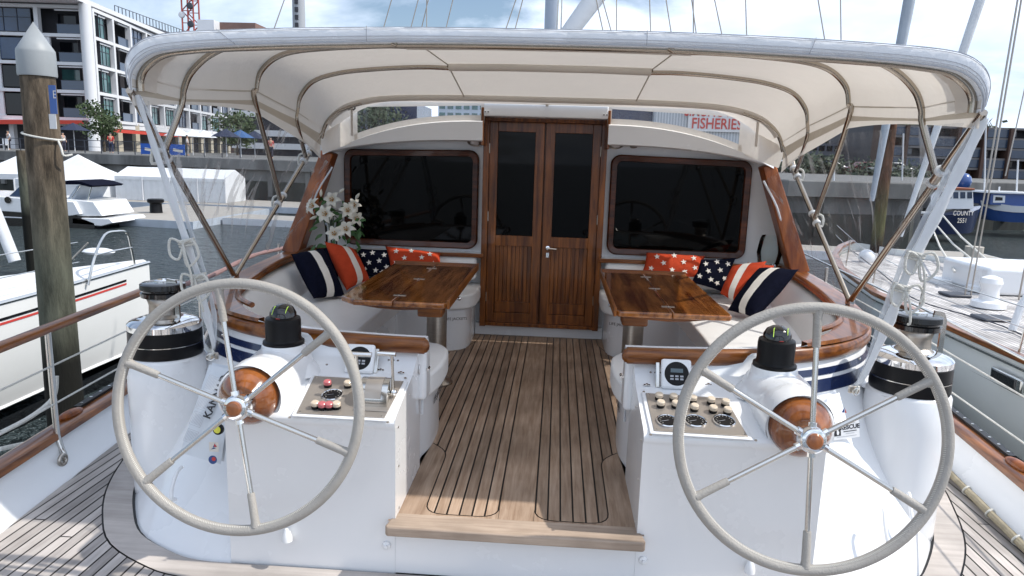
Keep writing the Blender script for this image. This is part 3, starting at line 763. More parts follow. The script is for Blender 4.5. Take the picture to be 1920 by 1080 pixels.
# cabin top and sides running forward
mb = MB(); prof = [(-2.16, .70), (-1.88, 1.53), (-1.2, 1.62), (0, 1.70), (1.2, 1.62), (1.88, 1.53), (2.16, .70)]
mb.loft([[V((x, y, z)) for x, z in prof] for y in (6.24, 12.0)]); mb.build('cabin_top', M['gel'], yacht, angle=30)
for s in (-1, 1):
    # varnished raking side boards
    mb = MB(); a0, a1 = V((s*1.80, 5.93, 1.55)), V((s*2.09, 5.80, .70)); wv = V((s*.085, 0, .03))
    q = [a0-wv*.55, a0+wv*.6, a1+wv*.85, a1-wv*.75]
    rows = [q, [p+V((0, .16, 0)) for p in q]]
    mb.loft(rows, closed=True, capends=True); mb.build('side_board', M['varnlt'], yacht, bevel=.008)
    mb = MB(); mb.poly([V((s*1.85, 5.97, 1.55)), V((s*1.87, 6.23, 1.55)), V((s*2.17, 6.23, .70)), V((s*2.15, 5.86, .70))]); mb.build('cabin_side_return', M['gel'], yacht, smooth=False, solid=.01)
    # brow over the windows
    n = 16; rows = []
    def brow(u): # u 0 at door, 1 outboard -> (x, ztop, zbot)
        x = .505+(1.83-.505)*u; zt = 1.845-.30*u**2.3; zb = 1.668-.128*u**2.4
        return x, zt, min(zb, zt-.012)
    r = [[], [], [], [], []]
    for k in range(n+1):
        x, zt, zb = brow(k/n); yb = 5.90-.03*cos(k/n*pi/2)
        for j, (yy_, zz_) in enumerate(((6.30, zt+.02), (yb+.05, zt), (yb, zt-.02), (yb+.005, zb+.01), (yb+.03, zb))): r[j].append(V((s*x, yy_, zz_)))
    r.append([V((p.x, 6.23, p.z+.01)) for p in r[4]])
    mb = MB(); R_ = mb.loft(r); mb.poly([row[0] for row in r]); mb.build('cabin_brow', M['gel'], yacht, angle=40)
    # window: rounded varnished frame and dark pane
    x0, x1, z0, z1 = .560, 1.735, .752, 1.602
    def rr_(x0, x1, z0, z1, r_, y, rightcut=0):
        pts = []
        cs = ((x1-r_, z1-r_-rightcut, 0), (x0+r_, z1-r_, 90), (x0+r_, z0+r_, 180), (x1-r_, z0+r_, 270))
        for cx_, cz_, a0_ in cs:
            for k in range(7): a = radians(a0_+k*15); pts.append(V((s*(cx_+cos(a)*r_), y, cz_+sin(a)*r_)))
        return pts
    rc = .02
    a_ = rr_(x0, x1, z0, z1, .085, 6.212, rc); b_ = rr_(x0, x1, z0, z1, .085, 6.172, rc); b2_ = rr_(x0+.012, x1-.012, z0+.012, z1-.012, .075, 6.162, rc); c_ = rr_(x0+.052, x1-.052, z0+.052, z1-.052, .045, 6.168, rc); d_ = rr_(x0+.057, x1-.057, z0+.057, z1-.057, .043, 6.205, rc)
    mb = MB(); mb.loft([a_, b_, b2_, c_, d_], closed=True); wf = mb.build('cabin_window', M['winframe'], yacht, angle=40)
    mb = MB(); mb.poly(rr_(x0+.050, x1-.050, z0+.050, z1-.050, .045, 6.198, rc)); mb.build('pane', M['glass'], wf, smooth=False)
    # round deckhead lights and small vents under the brow
    c = at(890, 265, Y=6.06) if s < 0 else at(1155, 270, Y=6.06)
    mb = MB(); mb.lathe([(.062, 0), (.062, .012), (.05, .02), (.044, .016)], c+V((0, 0, .0)), (0, -.55, -1), 28); lf = mb.build('deckhead_light', M['bsteel'], yacht)
    mb = MB(); mb.lathe([(.044, .010), (.03, .022), (0, .026)], c, (0, -.55, -1), 24); mb.build('lens', M['gel'], lf)
mb = MB(); mb.lathe([(.03, 0), (.03, .006), (0, .008)], at(1188, 274, Y=6.1), (0, -.5, -1), 20); mb.build('deckhead_vent', M['plate'], yacht)
# centre panel above the doors and the hood box
mb = MB(); mb.box((0, 5.99, 1.925), (1.0, .20, .105)); mb.build('door_header', M['gel'], yacht, bevel=.01)
for s in (-1, 1):
    mb = MB(); mb.box((s*.508, 5.99, 1.79), (.022, .2, .30)); mb.build('header_cheek', M['varnz'], yacht, bevel=.004)
    c = V((s*.475, 5.888, 1.905)); mb = MB(); mb.box(c, (.045, .006, .02)); hp = mb.build('header_plate', M['gel'], yacht, smooth=False)
    mb = MB()
    for dx in (-.012, .012): mb.lathe([(.0055, 0), (.005, .004)], c+V((dx, -.003, 0)), (0, -1, 0), 8)
    mb.build('screw', M['black'], hp)
# companionway doors
mb = MB()
mb.box((0, 6.205, .985), (.98, .004, 1.74)); mb.box((-.492, 6.14, .985), (.05, .12, 1.79)); mb.box((.492, 6.14, .985), (.05, .12, 1.79)); mb.box((0, 6.14, 1.868), (1.034, .125, .05)); mb.box((0, 6.14, .112), (1.034, .125, .03))
mb.build('door_frame', M['varnz'], yacht, bevel=.004)
for s in (-1, 1):
    mb = MB(); xa_, xb_ = .006, .466
    xc = s*(xa_+xb_)/2; W = xb_-xa_
    mb.box((s*(xa_+.038), 6.13, .985), (.076, .045, 1.715)); mb.box((s*(xb_-.035), 6.13, .985), (.07, .045, 1.715))
    for zc, hh in ((1.802, .08), (.845, .09), (.17, .085)): mb.box((xc, 6.13, zc), (W-.14, .044, hh))
    mb.box((xc, 6.150, .56), (W-.12, .008, .52)); d = mb.build('cabin_door', M['varnz'], yacht, bevel=.003)
    mb = MB(); mb.box((xc, 6.138, 1.32), (W-.13, .01, .90)); mb.build('pane', M['glass'], d, smooth=False)
    mb = MB(); nb = 9
    for k in range(nb):
        w_ = (W-.146)/nb; mb.box((s*(xa_+.076)+s*(k+.5)*w_, 6.136, .56), (w_-.004, .02, .50))
    mb.build('tongue_and_groove_panel', M['varnz'], d, bevel=.002)
    mb = MB(); mb.box((xc, 6.133, .262), (W-.146, .028, .095)); mb.build('bottom_panel', M['varnz'], d, bevel=.003)
    for zc in (.35, 1.05, 1.62): mb = MB(); mb.tube([(s*.467, 6.106, zc-.04), (s*.467, 6.106, zc+.04)], .006, 8); mb.build('hinge', M['bsteel'], d)
c = at(1027, 465, Y=6.09)
mb = MB(); mb.lathe([(.018, 0), (.018, .01), (.009, .012), (.009, .04)], c, (0, -1, 0), 16); mb.tube([c+V((0, -.036, 0)), c+V((.075, -.04, -.004))], .008, 8); mb.box(c+V((0, -.004, -.06)), (.024, .01, .04)); mb.build('door_handle', M['chrome'], yacht)
# ============================================================= fittings on the dash
def dash_z(y): return .462+.2212*(y-2.83)+.0035
dash_up = V((0, -.2212, 1)).normalized(); dash_fw = V((0, 1, .2212)).normalized()
def dp(x, y, h=0): return V((x, y, dash_z(y)))+dash_up*h
def atdash(px, py, h=0):
    """survey a point on the sloping dash"""
    d = _r2*((px-960)/F)+_d2*((py-540)/F)+_fw
    # z = a + b*y
    b = .2212; a = .4655-.2212*2.83; t = (a+b*CAM.y-CAM.z)/(d.z-b*d.y); p = CAM+d*t
    return p+dash_up*h
RD = Matrix((V((1, 0, 0)), dash_fw, dash_up)).transposed()      # columns
for s in (-1, 1):
    con = consoles[s]
    if s < 0: q = [atdash(590, 708), atdash(757, 718), atdash(721, 787), atdash(556, 778)]
    else: q = [atdash(1210, 740), atdash(1360, 750), atdash(1402, 822), atdash(1226, 811)]
    cen = sum(q, V())/4
    # raised white surround, then the steel panel 3 mm proud
    mb = MB(); out = [cen+(p-cen)*1.10 for p in q]; mb.loft([[p for p in out], [p+dash_up*.006 for p in [cen+(p-cen)*1.085 for p in q]]], closed=True, capends=True)
    mb.build('panel_surround', M['gel'], con, bevel=.003)
    mb = MB(); mb.loft([[p+dash_up*.0062 for p in q], [p+dash_up*.0095 for p in q]], closed=True, capends=True)
    pan = mb.build('instrument_panel', M['plate'], yacht, bevel=.0012); hp_ = .0095
    for p in q:
        c = cen+(p-cen)*.93; mb = MB(); mb.lathe([(.0042, 0), (.0036, .0022), (0, .0026)], c+dash_up*hp_, dash_up, 10); mb.build('panel_screw', M['steel'], pan)
    def gauge(px, py, r):
        c = atdash(px, py, hp_)
        mb = MB(); mb.lathe([(r, 0), (r, .006), (r*.90, .008), (r*.86, .005)], c, dash_up, 32); g = mb.build('gauge', M['chrome'], pan)
        mb = MB(); mb.lathe([(r*.865, .0056), (0, .0056)], c, dash_up, 28, caps=False); mb.build('gauge_face', M['black'], g, smooth=False)
        mb = MB()
        for k in range(11):
            a = radians(225-27*k); d_ = V((1, 0, 0))*cos(a)+dash_fw*sin(a); mb.bar(c+d_*r*.60+dash_up*.0066, c+d_*r*.72+dash_up*.0066, .0014, .0006, up=dash_up)
        mb.build('dial_markings', M['limemark'] if False else M['whitec'], g, smooth=False)
        a = radians(200); d_ = V((1, 0, 0))*cos(a)+dash_fw*sin(a)
        mb = MB(); mb.bar(c-d_*r*.1+dash_up*.007, c+d_*r*.55+dash_up*.007, .0014, .0006, up=dash_up); mb.build('needle', M['greyprint'], g, smooth=False)
    def knob(px, py, m_, r=.0175, h=.027):
        c = atdash(px, py, hp_)
        mb = MB(); mb.lathe([(r*1.0, 0), (r*1.02, h*.55)], c, dash_up, 18); k_ = mb.build('knob', M['black'], pan)
        mb = MB(); mb.lathe([(r*1.02, h*.5), (r*1.0, h), (r*.8, h*1.12), (0, h*1.15)], c, dash_up, 18); mb.build('knob_cap', m_, k_)
    if s < 0:
        gauge(624, 745, .047)
        for px, py, m_ in ((615, 728, 'redknob'), (592, 768, 'tanknob'), (605, 770, 'redknob'), (618, 770, 'redknob'), (632, 769, 'tanknob'), (653, 729, 'tanknob')): knob(px, py, M[m_])
    else:
        for px in (1251, 1303, 1357): gauge(px, 794, .047)
        for px, py in ((1235, 752), (1238, 766), (1262, 754), (1266, 767), (1298, 757), (1301, 773), (1332, 760), (1336, 776), (1359, 764), (1363, 779)): knob(px, py, M['tanknob'])
    # screws and small snap fittings on the dash rim and side
    for px, py in (((543, 783), (592, 700), (760, 709), (727, 792)) if s < 0 else ((1207, 735), (1387, 743), (1220, 815), (1417, 826))):
        mb = MB(); mb.lathe([(.0062, 0), (.0055, .003), (0, .0035)], atdash(px, py), dash_up, 12); mb.build('dash_screw', M['bsteel'], con)
    for y, z in ((2.86, .40), (2.87, .22), (2.88, .02), (3.1, .46)):
        mb = MB(); mb.lathe([(.0055, 0), (.005, .003), (0, .0035)], V((s*.5145, y, z)), (-s, 0, 0), 10); mb.build('side_screw', M['bsteel'], con)
    for px, py in (((613, 686), (714, 695), (752, 700)) if s < 0 else ((1213, 723), (1371, 724), (1328, 722))):
        c = atdash(px, py); mb = MB(); mb.box(c+dash_up*.003, (.030, .012, .004), RD); sn = mb.build('snap_plate', M['steel'], con, bevel=.001)
        mb = MB(); mb.lathe([(.007, .004), (.006, .009), (0, .010)], c, dash_up, 12); mb.build('snap_stud', M['chrome'], sn)
    # round repeater display in its white bezel, leaning back on a bracket
    c = atdash(672, 700, 0)+V((0, .03, .062)) if s < 0 else atdash(1268, 730, 0)+V((0, .03, .062))
    up_ = V((0, .42, .9)).normalized(); rt = V((1, 0, 0)); nn = rt.cross(up_)
    Rm = Matrix((rt, -nn, up_)).transposed()
    mb = MB(); mb.box(c, (.136, .028, .136), Rm); dsp = mb.build('display_unit', M['gel'], yacht, bevel=.012, seg=3)
    mb = MB(); mb.lathe([(.055, .0145), (.053, .0165), (.050, .0172), (0, .0172)], c, nn, 36); mb.build('display_face', M['black'], dsp)
    mb = MB(); mb.box(c+nn*.0180+up_*.014, (.055, .001, .018), Rm); mb.build('display_screen', mat('lcd_%s' % ('port' if s < 0 else 'starboard'), (.10, .14, .16), .3), dsp, smooth=False)
    for i in range(3):
        for j in range(2):
            mb = MB(); mb.box(c+nn*.0180+rt*(-.022+.022*i)+up_*(-.012-.013*j), (.015, .001, .008), Rm); mb.build('button', M['greyprint'], dsp, bevel=.001)
    mb = MB(); x_ = .075 if s < 0 else -.082
    mb.box(c+V((x_, .012, -.012)), (.02, .02, .118), Rm); mb.build('display_bracket', M['steel'], dsp, bevel=.004)
    # folding lock fitting
    c = atdash(738, 682) if s < 0 else atdash(1228, 705)
    mb = MB(); mb.ball(c+dash_up*.004, .036, 16, (1, .5, .16), RD); lk = mb.build('filler_fitting', M['chrome'], yacht)
    for dx in (-.022, 0, .022):
        mb = MB(); mb.lathe([(.006, 0), (.006, .016), (.0, .02)], c+V((dx, 0, 0))+dash_up*.004, dash_up, 10); mb.build('filler_lug', M['steel'], lk)
    # studs on the outer coaming wall
    for px, py in (((440, 666), (418, 628)) if s < 0 else ((1558, 688), (1612, 673))):
        c = at(px, py, Y=3.50 if s < 0 else 3.55); mb = MB(); mb.lathe([(.008, 0), (.006, .008), (0, .009)], c, (0, -1, .1), 10); mb.build('curtain_stud', M['steel'], yacht)
# throttle binnacle on the port panel
c0 = atdash(707, 748, .0098); Rb = .084
mb = MB(); hw = .062
for x in (-hw, hw): pass
rows = []
for x in (-hw, hw): rows.append([c0+V((x, 0, 0))+dash_fw*(cos(a)*Rb)+dash_up*(sin(a)*Rb*1.02+.001) for a in [pi*k/18 for k in range(19)]])
mb.loft(rows); mb.poly(rows[0]); mb.poly(rows[1][::-1])
thr = mb.build('throttle_binnacle', M['steel'], yacht, bevel=.004, seg=2)
rows = []
for x in (-.036, .036): rows.append([c0+V((x, 0, 0))+dash_fw*(cos(a)*(Rb+.0025))+dash_up*(sin(a)*(Rb*1.02+.0025)) for a in [radians(50+8*k) for k in range(14)]])
mb = MB(); mb.loft(rows); mb.build('binnacle_plate', M['plate'], thr)
mb = MB(); mb.box(c0-dash_fw*.02+dash_up*.002, (.15, .19, .004), RD); mb.build('binnacle_base', M['plate'], thr, bevel=.002)
for sd, top in ((-1, at(668, 664, Y=2.93)), (1, at(735, 664, Y=2.93))):
    b0 = c0+V((sd*.072, 0, 0))+dash_up*.028
    mb = MB(); mb.tube([b0, b0.lerp(top, .5)+V((sd*.001, 0, 0)), top], [.0075, .006, .0065], 10); lv = mb.build('throttle_lever', M['steel'], thr)
    mb = MB(); e = top-V((sd*-.004, 0, 0)); mb.tube([e+V((sd*.012, 0, 0)), e-V((sd*.066, 0, 0))] if sd > 0 else [e-V((.014, 0, 0)), e+V((.072, 0, 0))], .0105, 12); mb.build('lever_grip', M['chrome'], lv)
    mb = MB(); mb.ball(b0+V((sd*.004, 0, 0)), .015, 12); mb.build('lever_pivot', M['chrome'], lv)
# sleeves and decals in the recess
def quad_panel(name, pts, mat_, parent=yacht, off=.0): 
    mb = MB(); mb.poly(pts); return mb.build(name, mat_, parent, smooth=False)
k1, k2, k3, k4 = at(393, 683, Y=3.10), at(440, 692, Y=3.04), at(415, 870, Y=2.88), at(338, 848, Y=2.93)
mb = MB(); nrow = []
for j in range(13):
    t = j/12; a = k1.lerp(k4, t); b = k2.lerp(k3, t); bul = sin(pi*min(1, t*1.0+.05))*.018
    nrow.append([a.lerp(b, u)+V((0, -bul*sin(pi*u)**.6-.004, 0)) for u in [i/8 for i in range(9)]])
mb.loft(nrow); nb_ = [[p+V((0, .03, 0)) for p in r] for r in nrow]; mb.loft(nb_)
sl = thing('beacon_sleeve', k1.lerp(k3, .5), 'white plastic sleeve with large black lettering strapped behind the port steering wheel', 'sleeve')
mb.build('sleeve_body', M['bag'], sl)
dirr = (at(420, 712, Y=3.04)-at(391, 778, Y=2.98)).normalized(); mid = at(405, 744, Y=2.975)
text('lettering', 'KANNAD', .047, mid, dirr, V((-1, 0, .25)), M['print'], sl, bold=.0012)
for (px, py, w_, h_) in ((397, 720, .05, .07), (383, 754, .05, .07), (370, 786, .05, .06), (358, 818, .05, .055)):
    c = at(px, py, Y=2.985-(py-720)*.0007); u = dirr; r_ = V((-1, 0, .25)); r_ = (r_-u*r_.dot(u)).normalized(); n_ = u.cross(r_)
    Rm = Matrix((u, n_, r_)).transposed()
    mb = MB()
    for a in (-1, 1): mb.box(c+r_*a*w_/2, (h_, .0008, .0012), Rm); mb.box(c+u*a*h_/2, (.0012, .0008, w_), Rm)
    for k in range(7): mb.box(c+r_*(w_*(k-3)/8), (h_*.8, .0008, .0016), Rm)
    mb.build('instruction_label', M['redprint'] if False else M['greyprint'], sl, smooth=False)
c = at(411, 804, Y=2.875); mb = MB(); mb.lathe([(.024, 0), (.024, .012), (.017, .016)], c, (-.1, -1, .1), 24); b_ = mb.build('beacon_end', M['black'], sl)
mb = MB(); mb.lathe([(.017, .014), (.015, .018), (0, .019)], c, (-.1, -1, .1), 20); mb.build('beacon_lens', M['yellow'], b_)
c = at(401, 838, Y=2.862); u = V((.97, 0, .1)); 
mb = MB(); mb.box(c, (.042, .001, .044)); lb = mb.build('sail_label', M['whitec'], sl, smooth=False)
mb = MB(); mb.poly([c+V((-.014, -.002, -.012)), c+V((.010, -.002, -.006)), c+V((.0, -.002, -.001))]); mb.poly([c+V((-.004, -.002, .0)), c+V((.006, -.002, .018)), c+V((.010, -.002, .0))]); mb.build('sail_mark', M['blueprint'], lb, smooth=False)
mb = MB(); mb.poly([c+V((.002, -.0025, .002)), c+V((.016, -.0025, .002)), c+V((.004, -.0025, .017))]); mb.build('sail_mark', M['redprint'], lb, smooth=False)
c = at(399, 862, Y=2.85)
mb = MB(); mb.lathe([(.019, 0), (.019, .001)], c, (0, -1, .1), 20); b_ = mb.build('round_label', M['blueprint'], sl, smooth=False)
mb = MB(); mb.lathe([(.009, .0012), (.009, .002)], c+V((.005, 0, .004)), (0, -1, .1), 14); mb.build('round_label_centre', M['redprint'], b_, smooth=False)
# rescue sling panel to starboard
r1, r2_, r3, r4 = at(1534, 742, Y=3.10), at(1573, 735, Y=3.13), at(1608, 868, Y=2.93), at(1543, 885, Y=2.86)
rs = thing('rescue_sling_case', r1.lerp(r3, .5), 'white moulded rescue case with a black pictogram and lettering behind the starboard wheel', 'rescue case')
mb = MB(); rows = []
for j in range(11):
    t = j/10; a = r1.lerp(r4, t); b = r2_.lerp(r3, t); rows.append([a.lerp(b, u)+V((0, -.034*sin(pi*u)**.5*min(1, .4+t)-.003, 0)) for u in [i/8 for i in range(9)]])
mb.loft(rows); mb.loft([[p+V((0, .04, 0)) for p in r] for r in rows]); mb.build('case_body', M['gel'], rs)
c = at(1587, 806, Y=2.95); uu = V((.97, .22, .10)).normalized(); vv = V((-.15, .1, .98)); vv = (vv-uu*vv.dot(uu)).normalized(); n_ = uu.cross(vv); Rm = Matrix((uu, -n_, vv)).transposed()
mb = MB(); mb.box(c, (.118, .001, .075), Rm); lb = mb.build('rescue_label', M['whitec'] if False else M['gel'], rs, smooth=False)
mb = MB(); mb.box(c-uu*.042+n_*.0012, (.030, .001, .042), Rm); sq = mb.build('pictogram_square', M['print'], lb, smooth=False)
mb = MB(); b0 = c-uu*.042+n_*.0022
mb.poly([b0+uu*.004-vv*.017, b0+uu*.008-vv*.006, b0+uu*.003+vv*.004, b0+uu*.010+vv*.014, b0+uu*.004+vv*.010, b0-uu*.001+vv*.006, b0-uu*.008+vv*.014, b0-uu*.010+vv*.012, b0-uu*.003+vv*.002, b0-uu*.004-vv*.008, b0-uu*.003-vv*.016]); mb.build('pictogram_figure', M['gel'], sq, smooth=False)
text('lettering', 'RESCUE', .026, c+uu*.016+vv*.011+n_*.0012, uu, vv, M['print'], lb, extrude=.0003, bold=.0008)
for dv_, w_ in ((-.006, .06), (-.015, .04), (.028, .05), (-.026, .09)):
    mb = MB(); mb.box(c+uu*(.016 if w_ < .08 else 0)+vv*dv_+n_*.0012, (w_, .0008, .003 if dv_ == -.006 else .0014), Rm); mb.build('small_print', M['print'] if dv_ == -.006 else M['greyprint'], lb, smooth=False)
c = at(1577, 763, Y=3.08)+V((0, -.04, 0))
mb = MB(); mb.poly([c+V((-.012, 0, -.012)), c+V((.0, 0, -.012)), c+V((-.002, 0, .014))]); mb.build('sail_mark', M['blueprint'], rs, smooth=False)
mb = MB(); mb.poly([c+V((.002, 0, -.012)), c+V((.010, 0, -.012)), c+V((.002, 0, .006))]); mb.build('sail_mark', M['redprint'], rs, smooth=False)
# curved grab handles and drain spigot low on the moulding
for px, py, y in ((1660, 990, 3.02), (1708, 958, 3.18), (330, 908, 3.02)):
    c = at(px, py, Y=y-.03); mb = MB(); mb.tube(smooth_path([c+V((.006, .05, .062)), c+V((.0, .025, .056)), c+V((-.006, -.005, .02)), c+V((-.006, -.03, -.02)), c+V((.0, -.04, -.052)), c+V((.006, -.02, -.064))], 4), .0085, 10); mb.build('hose_clip', M['gel'], yacht)
for px, py in ((540, 1000), (1405, 1058)):
    c = at(px, py, Y=2.80); mb = MB(); mb.lathe([(.023, -.028), (.022, -.01), (.013, .02), (.008, .028), (0, .03)], c+V((0, -.012, 0)), (0, 0, 1), 16); mb.build('drain_spigot', M['gel'], yacht)
# eye straps that take the curtain lashings
eyes = {}
for s in (-1, 1):
    c = at(398, 668, Y=3.19) if s < 0 else at(1603, 732, Y=3.17); eyes[s] = c
    mb = MB(); mb.box(c+V((0, .012, 0)), (.05, .012, .035)); e = mb.build('eye_strap', M['bsteel'], yacht, bevel=.006)
    mb = MB(); mb.tube([c+V((cos(a)*.016, -.006-.016*abs(sin(a/2)), sin(a)*.016)) for a in [2*pi*k/16 for k in range(16)]], .0035, 6, closed=True); mb.build('eye', M['steel'], e)

# stanchions, handrails, lifelines ----------------------------------
for s in (-1, 1):
    st_y = [3.58, 1.6, 5.6, 7.6, 9.6] if s < 0 else [1.7, 5.1, 7.4, 9.6]
    for y in st_y:
        xg = gx(y)+.075; mb = MB()
        mb.tube([(s*(xg-.015), y-.03, -.165), (s*(xg), y+.0, -.155), (s*(xg+.03), y+.02, -.12), (s*(xg+.045), y+.02, -.05), (s*(xg+.047), y+.02, .1), (s*(xg+.047), y+.02, .545)], .0165, 12)
        sn = mb.build('stanchion', M['steel'], yacht)
        mb = MB(); mb.tube([V((s*(xg-.02), y-.04, -.165))+V((sin(a)*.012*0, cos(a)*.028, sin(a)*.028)) for a in [2*pi*k/18 for k in range(18)]], .0105, 8, closed=True); mb.build('stanchion_foot_ring', M['bsteel'], sn)
    if s < 0:
        mb = MB(); mb.tube([(s*(gx(y)+.125), y, .557) for y in (-.6, 1, 2, 3, 4, 4.75)], .028, 14); mb.build('handrail', M['varn'], yacht)
        mb = MB(); mb.tube([V((s*(gx(y)+.12), y, .50+.02*sin(y*3))) for y in [4.9+.12*k for k in range(52)]], [.016+.007*abs(sin(k*.9)) for k in range(52)], 8); mb.build('wrapped_guard_wire', M['pinkrope'], yacht)
        zs = (.35, .135)
    else:
        mb = MB(); mb.tube([(s*(gx(y)+.10), y, .585) for y in (-.6, 1, 3, 4.75, 6, 10)], .009, 10); mb.build('handrail', M['steel'], yacht)
        zs = (.39, .16)
    for z in zs:
        mb = MB(); mb.tube([(s*(gx(y)+.122), y, z) for y in (-.6, 3, 6, 10)], .0055, 8); mb.build('lifeline', M['rope'], yacht)

# standing rigging seen over the canopy ------------------------------
def wire(p, q, y, r, name='rigging_wire', mat_=None, par=None, ext=2.2, dn=.0):
    a = at(*p, Y=y); b = at(*q, Y=y); d = (a-b)
    mb = MB(); mb.tube([b-d*dn, a+d*ext], r, 6, caps=False); return mb.build(name, mat_ or M['plate'], par or yacht)
for p, q in (((533, 0), (516, 48)), ((734, 0), (721, 46)), ((784, 0), (772, 46)), ((803, 0), (792, 46)), ((800, 0), (800, 46)), ((849, 0), (838, 46)), ((967, 0), (950, 50)), ((980, 0), (967, 50)), ((1118, 0), (1130, 55)), ((1130, 0), (1145, 55)), ((1156, 0), (1156, 55)), ((1218, 0), (1220, 56)), ((1249, 0), (1258, 58)), ((1297, 0), (1305, 60)), ((1340, 0), (1353, 62)), ((1398, 0), (1400, 65)), ((1534, 0), (1546, 72)), ((1576, 0), (1577, 75))):
    wire(p, q, 11.0, .0085, dn=.6)
wire((1300, 0), (1300, 60), 11.0, .0085, dn=.6)
a = at(1033, 60, Y=13.0); mb = MB(); mb.tube([V((a.x, 13, 1.6)), V((a.x, 13, 5)), V((a.x+.02, 13, 22))], .12, 20); mst = mb.build('mast', mat('mast_grey', (.32, .37, .45), .3, coat=.4), yacht)
mb = MB(); a = at(1066, 62, Y=12.6); b = at(1112, 0, Y=12.6); mb.tube([a-(b-a)*1.4, a, b, b+(b-a)*3], [.13, .14, .16, .2], 18); mb.build('furled_mainsail', M['strap'], yacht)
for dx in (-.045, .04):
    a = at(1048, 60, Y=12.7); mb = MB(); mb.tube([a+V((dx, 0, -1)), a+V((dx*.6, 0, 1.2)), a+V((dx*.3+.05, 0, 3))], .012, 6); mb.build('halyard', M['rope'], mst)
# ============================================================= cockpit canopy
can = thing('cockpit_canopy', (0, 4.4, .72), 'cream canvas canopy on curved stainless hoops over the cockpit', 'canopy')
HA = [(0, 3.0, 1.990), (.5, 3.0, 1.987), (.97, 3.0, 1.972), (1.30, 3.0, 1.957), (1.50, 3.0, 1.942), (1.61, 3.0, 1.922), (1.685, 3.0, 1.875), (1.718, 3.0, 1.825), (1.722, 3.0, 1.77)]
HB = [(0, 3.40, 2.10), (.45, 3.4, 2.10), (.9, 3.4, 2.09), (1.25, 3.4, 2.07), (1.44, 3.4, 2.035), (1.57, 3.4, 1.98), (1.66, 3.4, 1.90), (1.70, 3.4, 1.82), (1.715, 3.4, 1.75)]
HC = [(0, 4.20, 2.165), (.45, 4.2, 2.165), (.9, 4.2, 2.16), (1.25, 4.2, 2.14), (1.46, 4.2, 2.115), (1.58, 4.2, 2.07), (1.66, 4.2, 1.99), (1.685, 4.2, 1.90), (1.69, 4.2, 1.81)]
HD = [(0, 5.00, 2.145), (.45, 5.0, 2.145), (.9, 5.0, 2.14), (1.25, 5.0, 2.115), (1.46, 5.0, 2.085), (1.62, 5.0, 2.03), (1.71, 5.0, 1.93), (1.735, 5.0, 1.84), (1.74, 5.0, 1.74)]
HE = [(0, 5.60, 1.985), (.45, 5.6, 1.985), (.9, 5.6, 1.98), (1.25, 5.6, 1.965), (1.45, 5.6, 1.935), (1.60, 5.6, 1.885), (1.70, 5.6, 1.81), (1.745, 5.6, 1.74), (1.77, 5.6, 1.66)]
hoops = [HA, HB, HC, HD, HE]
def lerp_h(a, b, t, sag=.0): return [V(p).lerp(V(q), t)-V((0, 0, sag*sin(pi*t)*max(.15, 1-abs(p[0])/1.6))) for p, q in zip(a, b)]
stations = []
for i in range(4):
    for k in range(5): stations.append(lerp_h(hoops[i], hoops[i+1], k/5, .016))
stations.append([V(p) for p in HE])
def full(half): return [V((-p.x, p.y, p.z)) for p in half[::-1]] + list(half[1:])
def refine(row, n=4): return smooth_path(row, n)
rows = [refine([V(p)+V((0, 0, .022)) for p in full([V(q) for q in st])]) for st in stations]
mb = MB(); mb.loft(rows); top_c = mb.build('canopy_top', M['canvas'], can, angle=80)
for s in (-1, 1):
    # side valance with its darker seam band
    def edge(z_add, xo=0.0): return [V((s*(st[-1].x+xo), st[-1].y, st[-1].z+.022+z_add)) for st in stations]
    low = []
    for st in stations:
        p = st[-1]; y = p.y; zt = p.z+.022
        zb = 1.742+.055*sin(pi*min(1, (y-3.0)/1.9)) if y < 4.3 else 1.775-(y-4.3)*.155
        if y > 5.2: zb -= (y-5.2)*.12
        low.append(V((s*(p.x+.004), y, min(zb-.03, zt-.02))))
    mid = [a.lerp(b, .45)+V((s*.002, 0, 0)) for a, b in zip(edge(0), low)]
    mb = MB(); mb.loft([edge(0), mid]); mb.build('valance_band', M['seam'], can)
    mb = MB(); mb.loft([mid, low]); mb.build('valance', M['canvas'], can)
    for off_ in (.004,):
        # seams sewn across the panels
        sm = [refine([V((s*(q[0]-off_), q[1], q[2]+.018)) for q in st[6:8]], 2) for st in stations]
    mb = MB(); mb.loft([[V((s*(st[-1].x-.006), st[-1].y, st[-1].z+.075)) for st in stations], [V((s*(st[-1].x-.006), st[-1].y, st[-1].z+.068)) for st in stations]]); mb.build('seam', M['seam'], can)
    # corner reinforcement at the aft end
    c0 = [V((s*(p[0]-.010), p[1]+.02, p[2]+.012)) for p in HA[5:]]; c1 = [V((s*(V(p).lerp(V(q), .33).x-.010), 3.16, V(p).lerp(V(q), .33).z+.012)) for p, q in zip(HA[5:], HB[5:])]
    mb = MB(); mb.loft([c0, c1]); mb.build('corner_patch', M['canvas'], can)
    # roof seams running forward from the sleeves
    for (xa, xb, i0, i1) in ((.86, .80, 1, 2), (.80, .74, 2, 3), (.74, .70, 3, 4)):
        a = V((s*xa*.93, hoops[i0][0][1], hoops[i0][2][2]+.014)); b = V((s*xb*.93, hoops[i1][0][1], hoops[i1][2][2]+.014)); mb = MB(); mb.bar(a, b, .008, .004); mb.build('roof_seam', M['seam'], can, smooth=False)
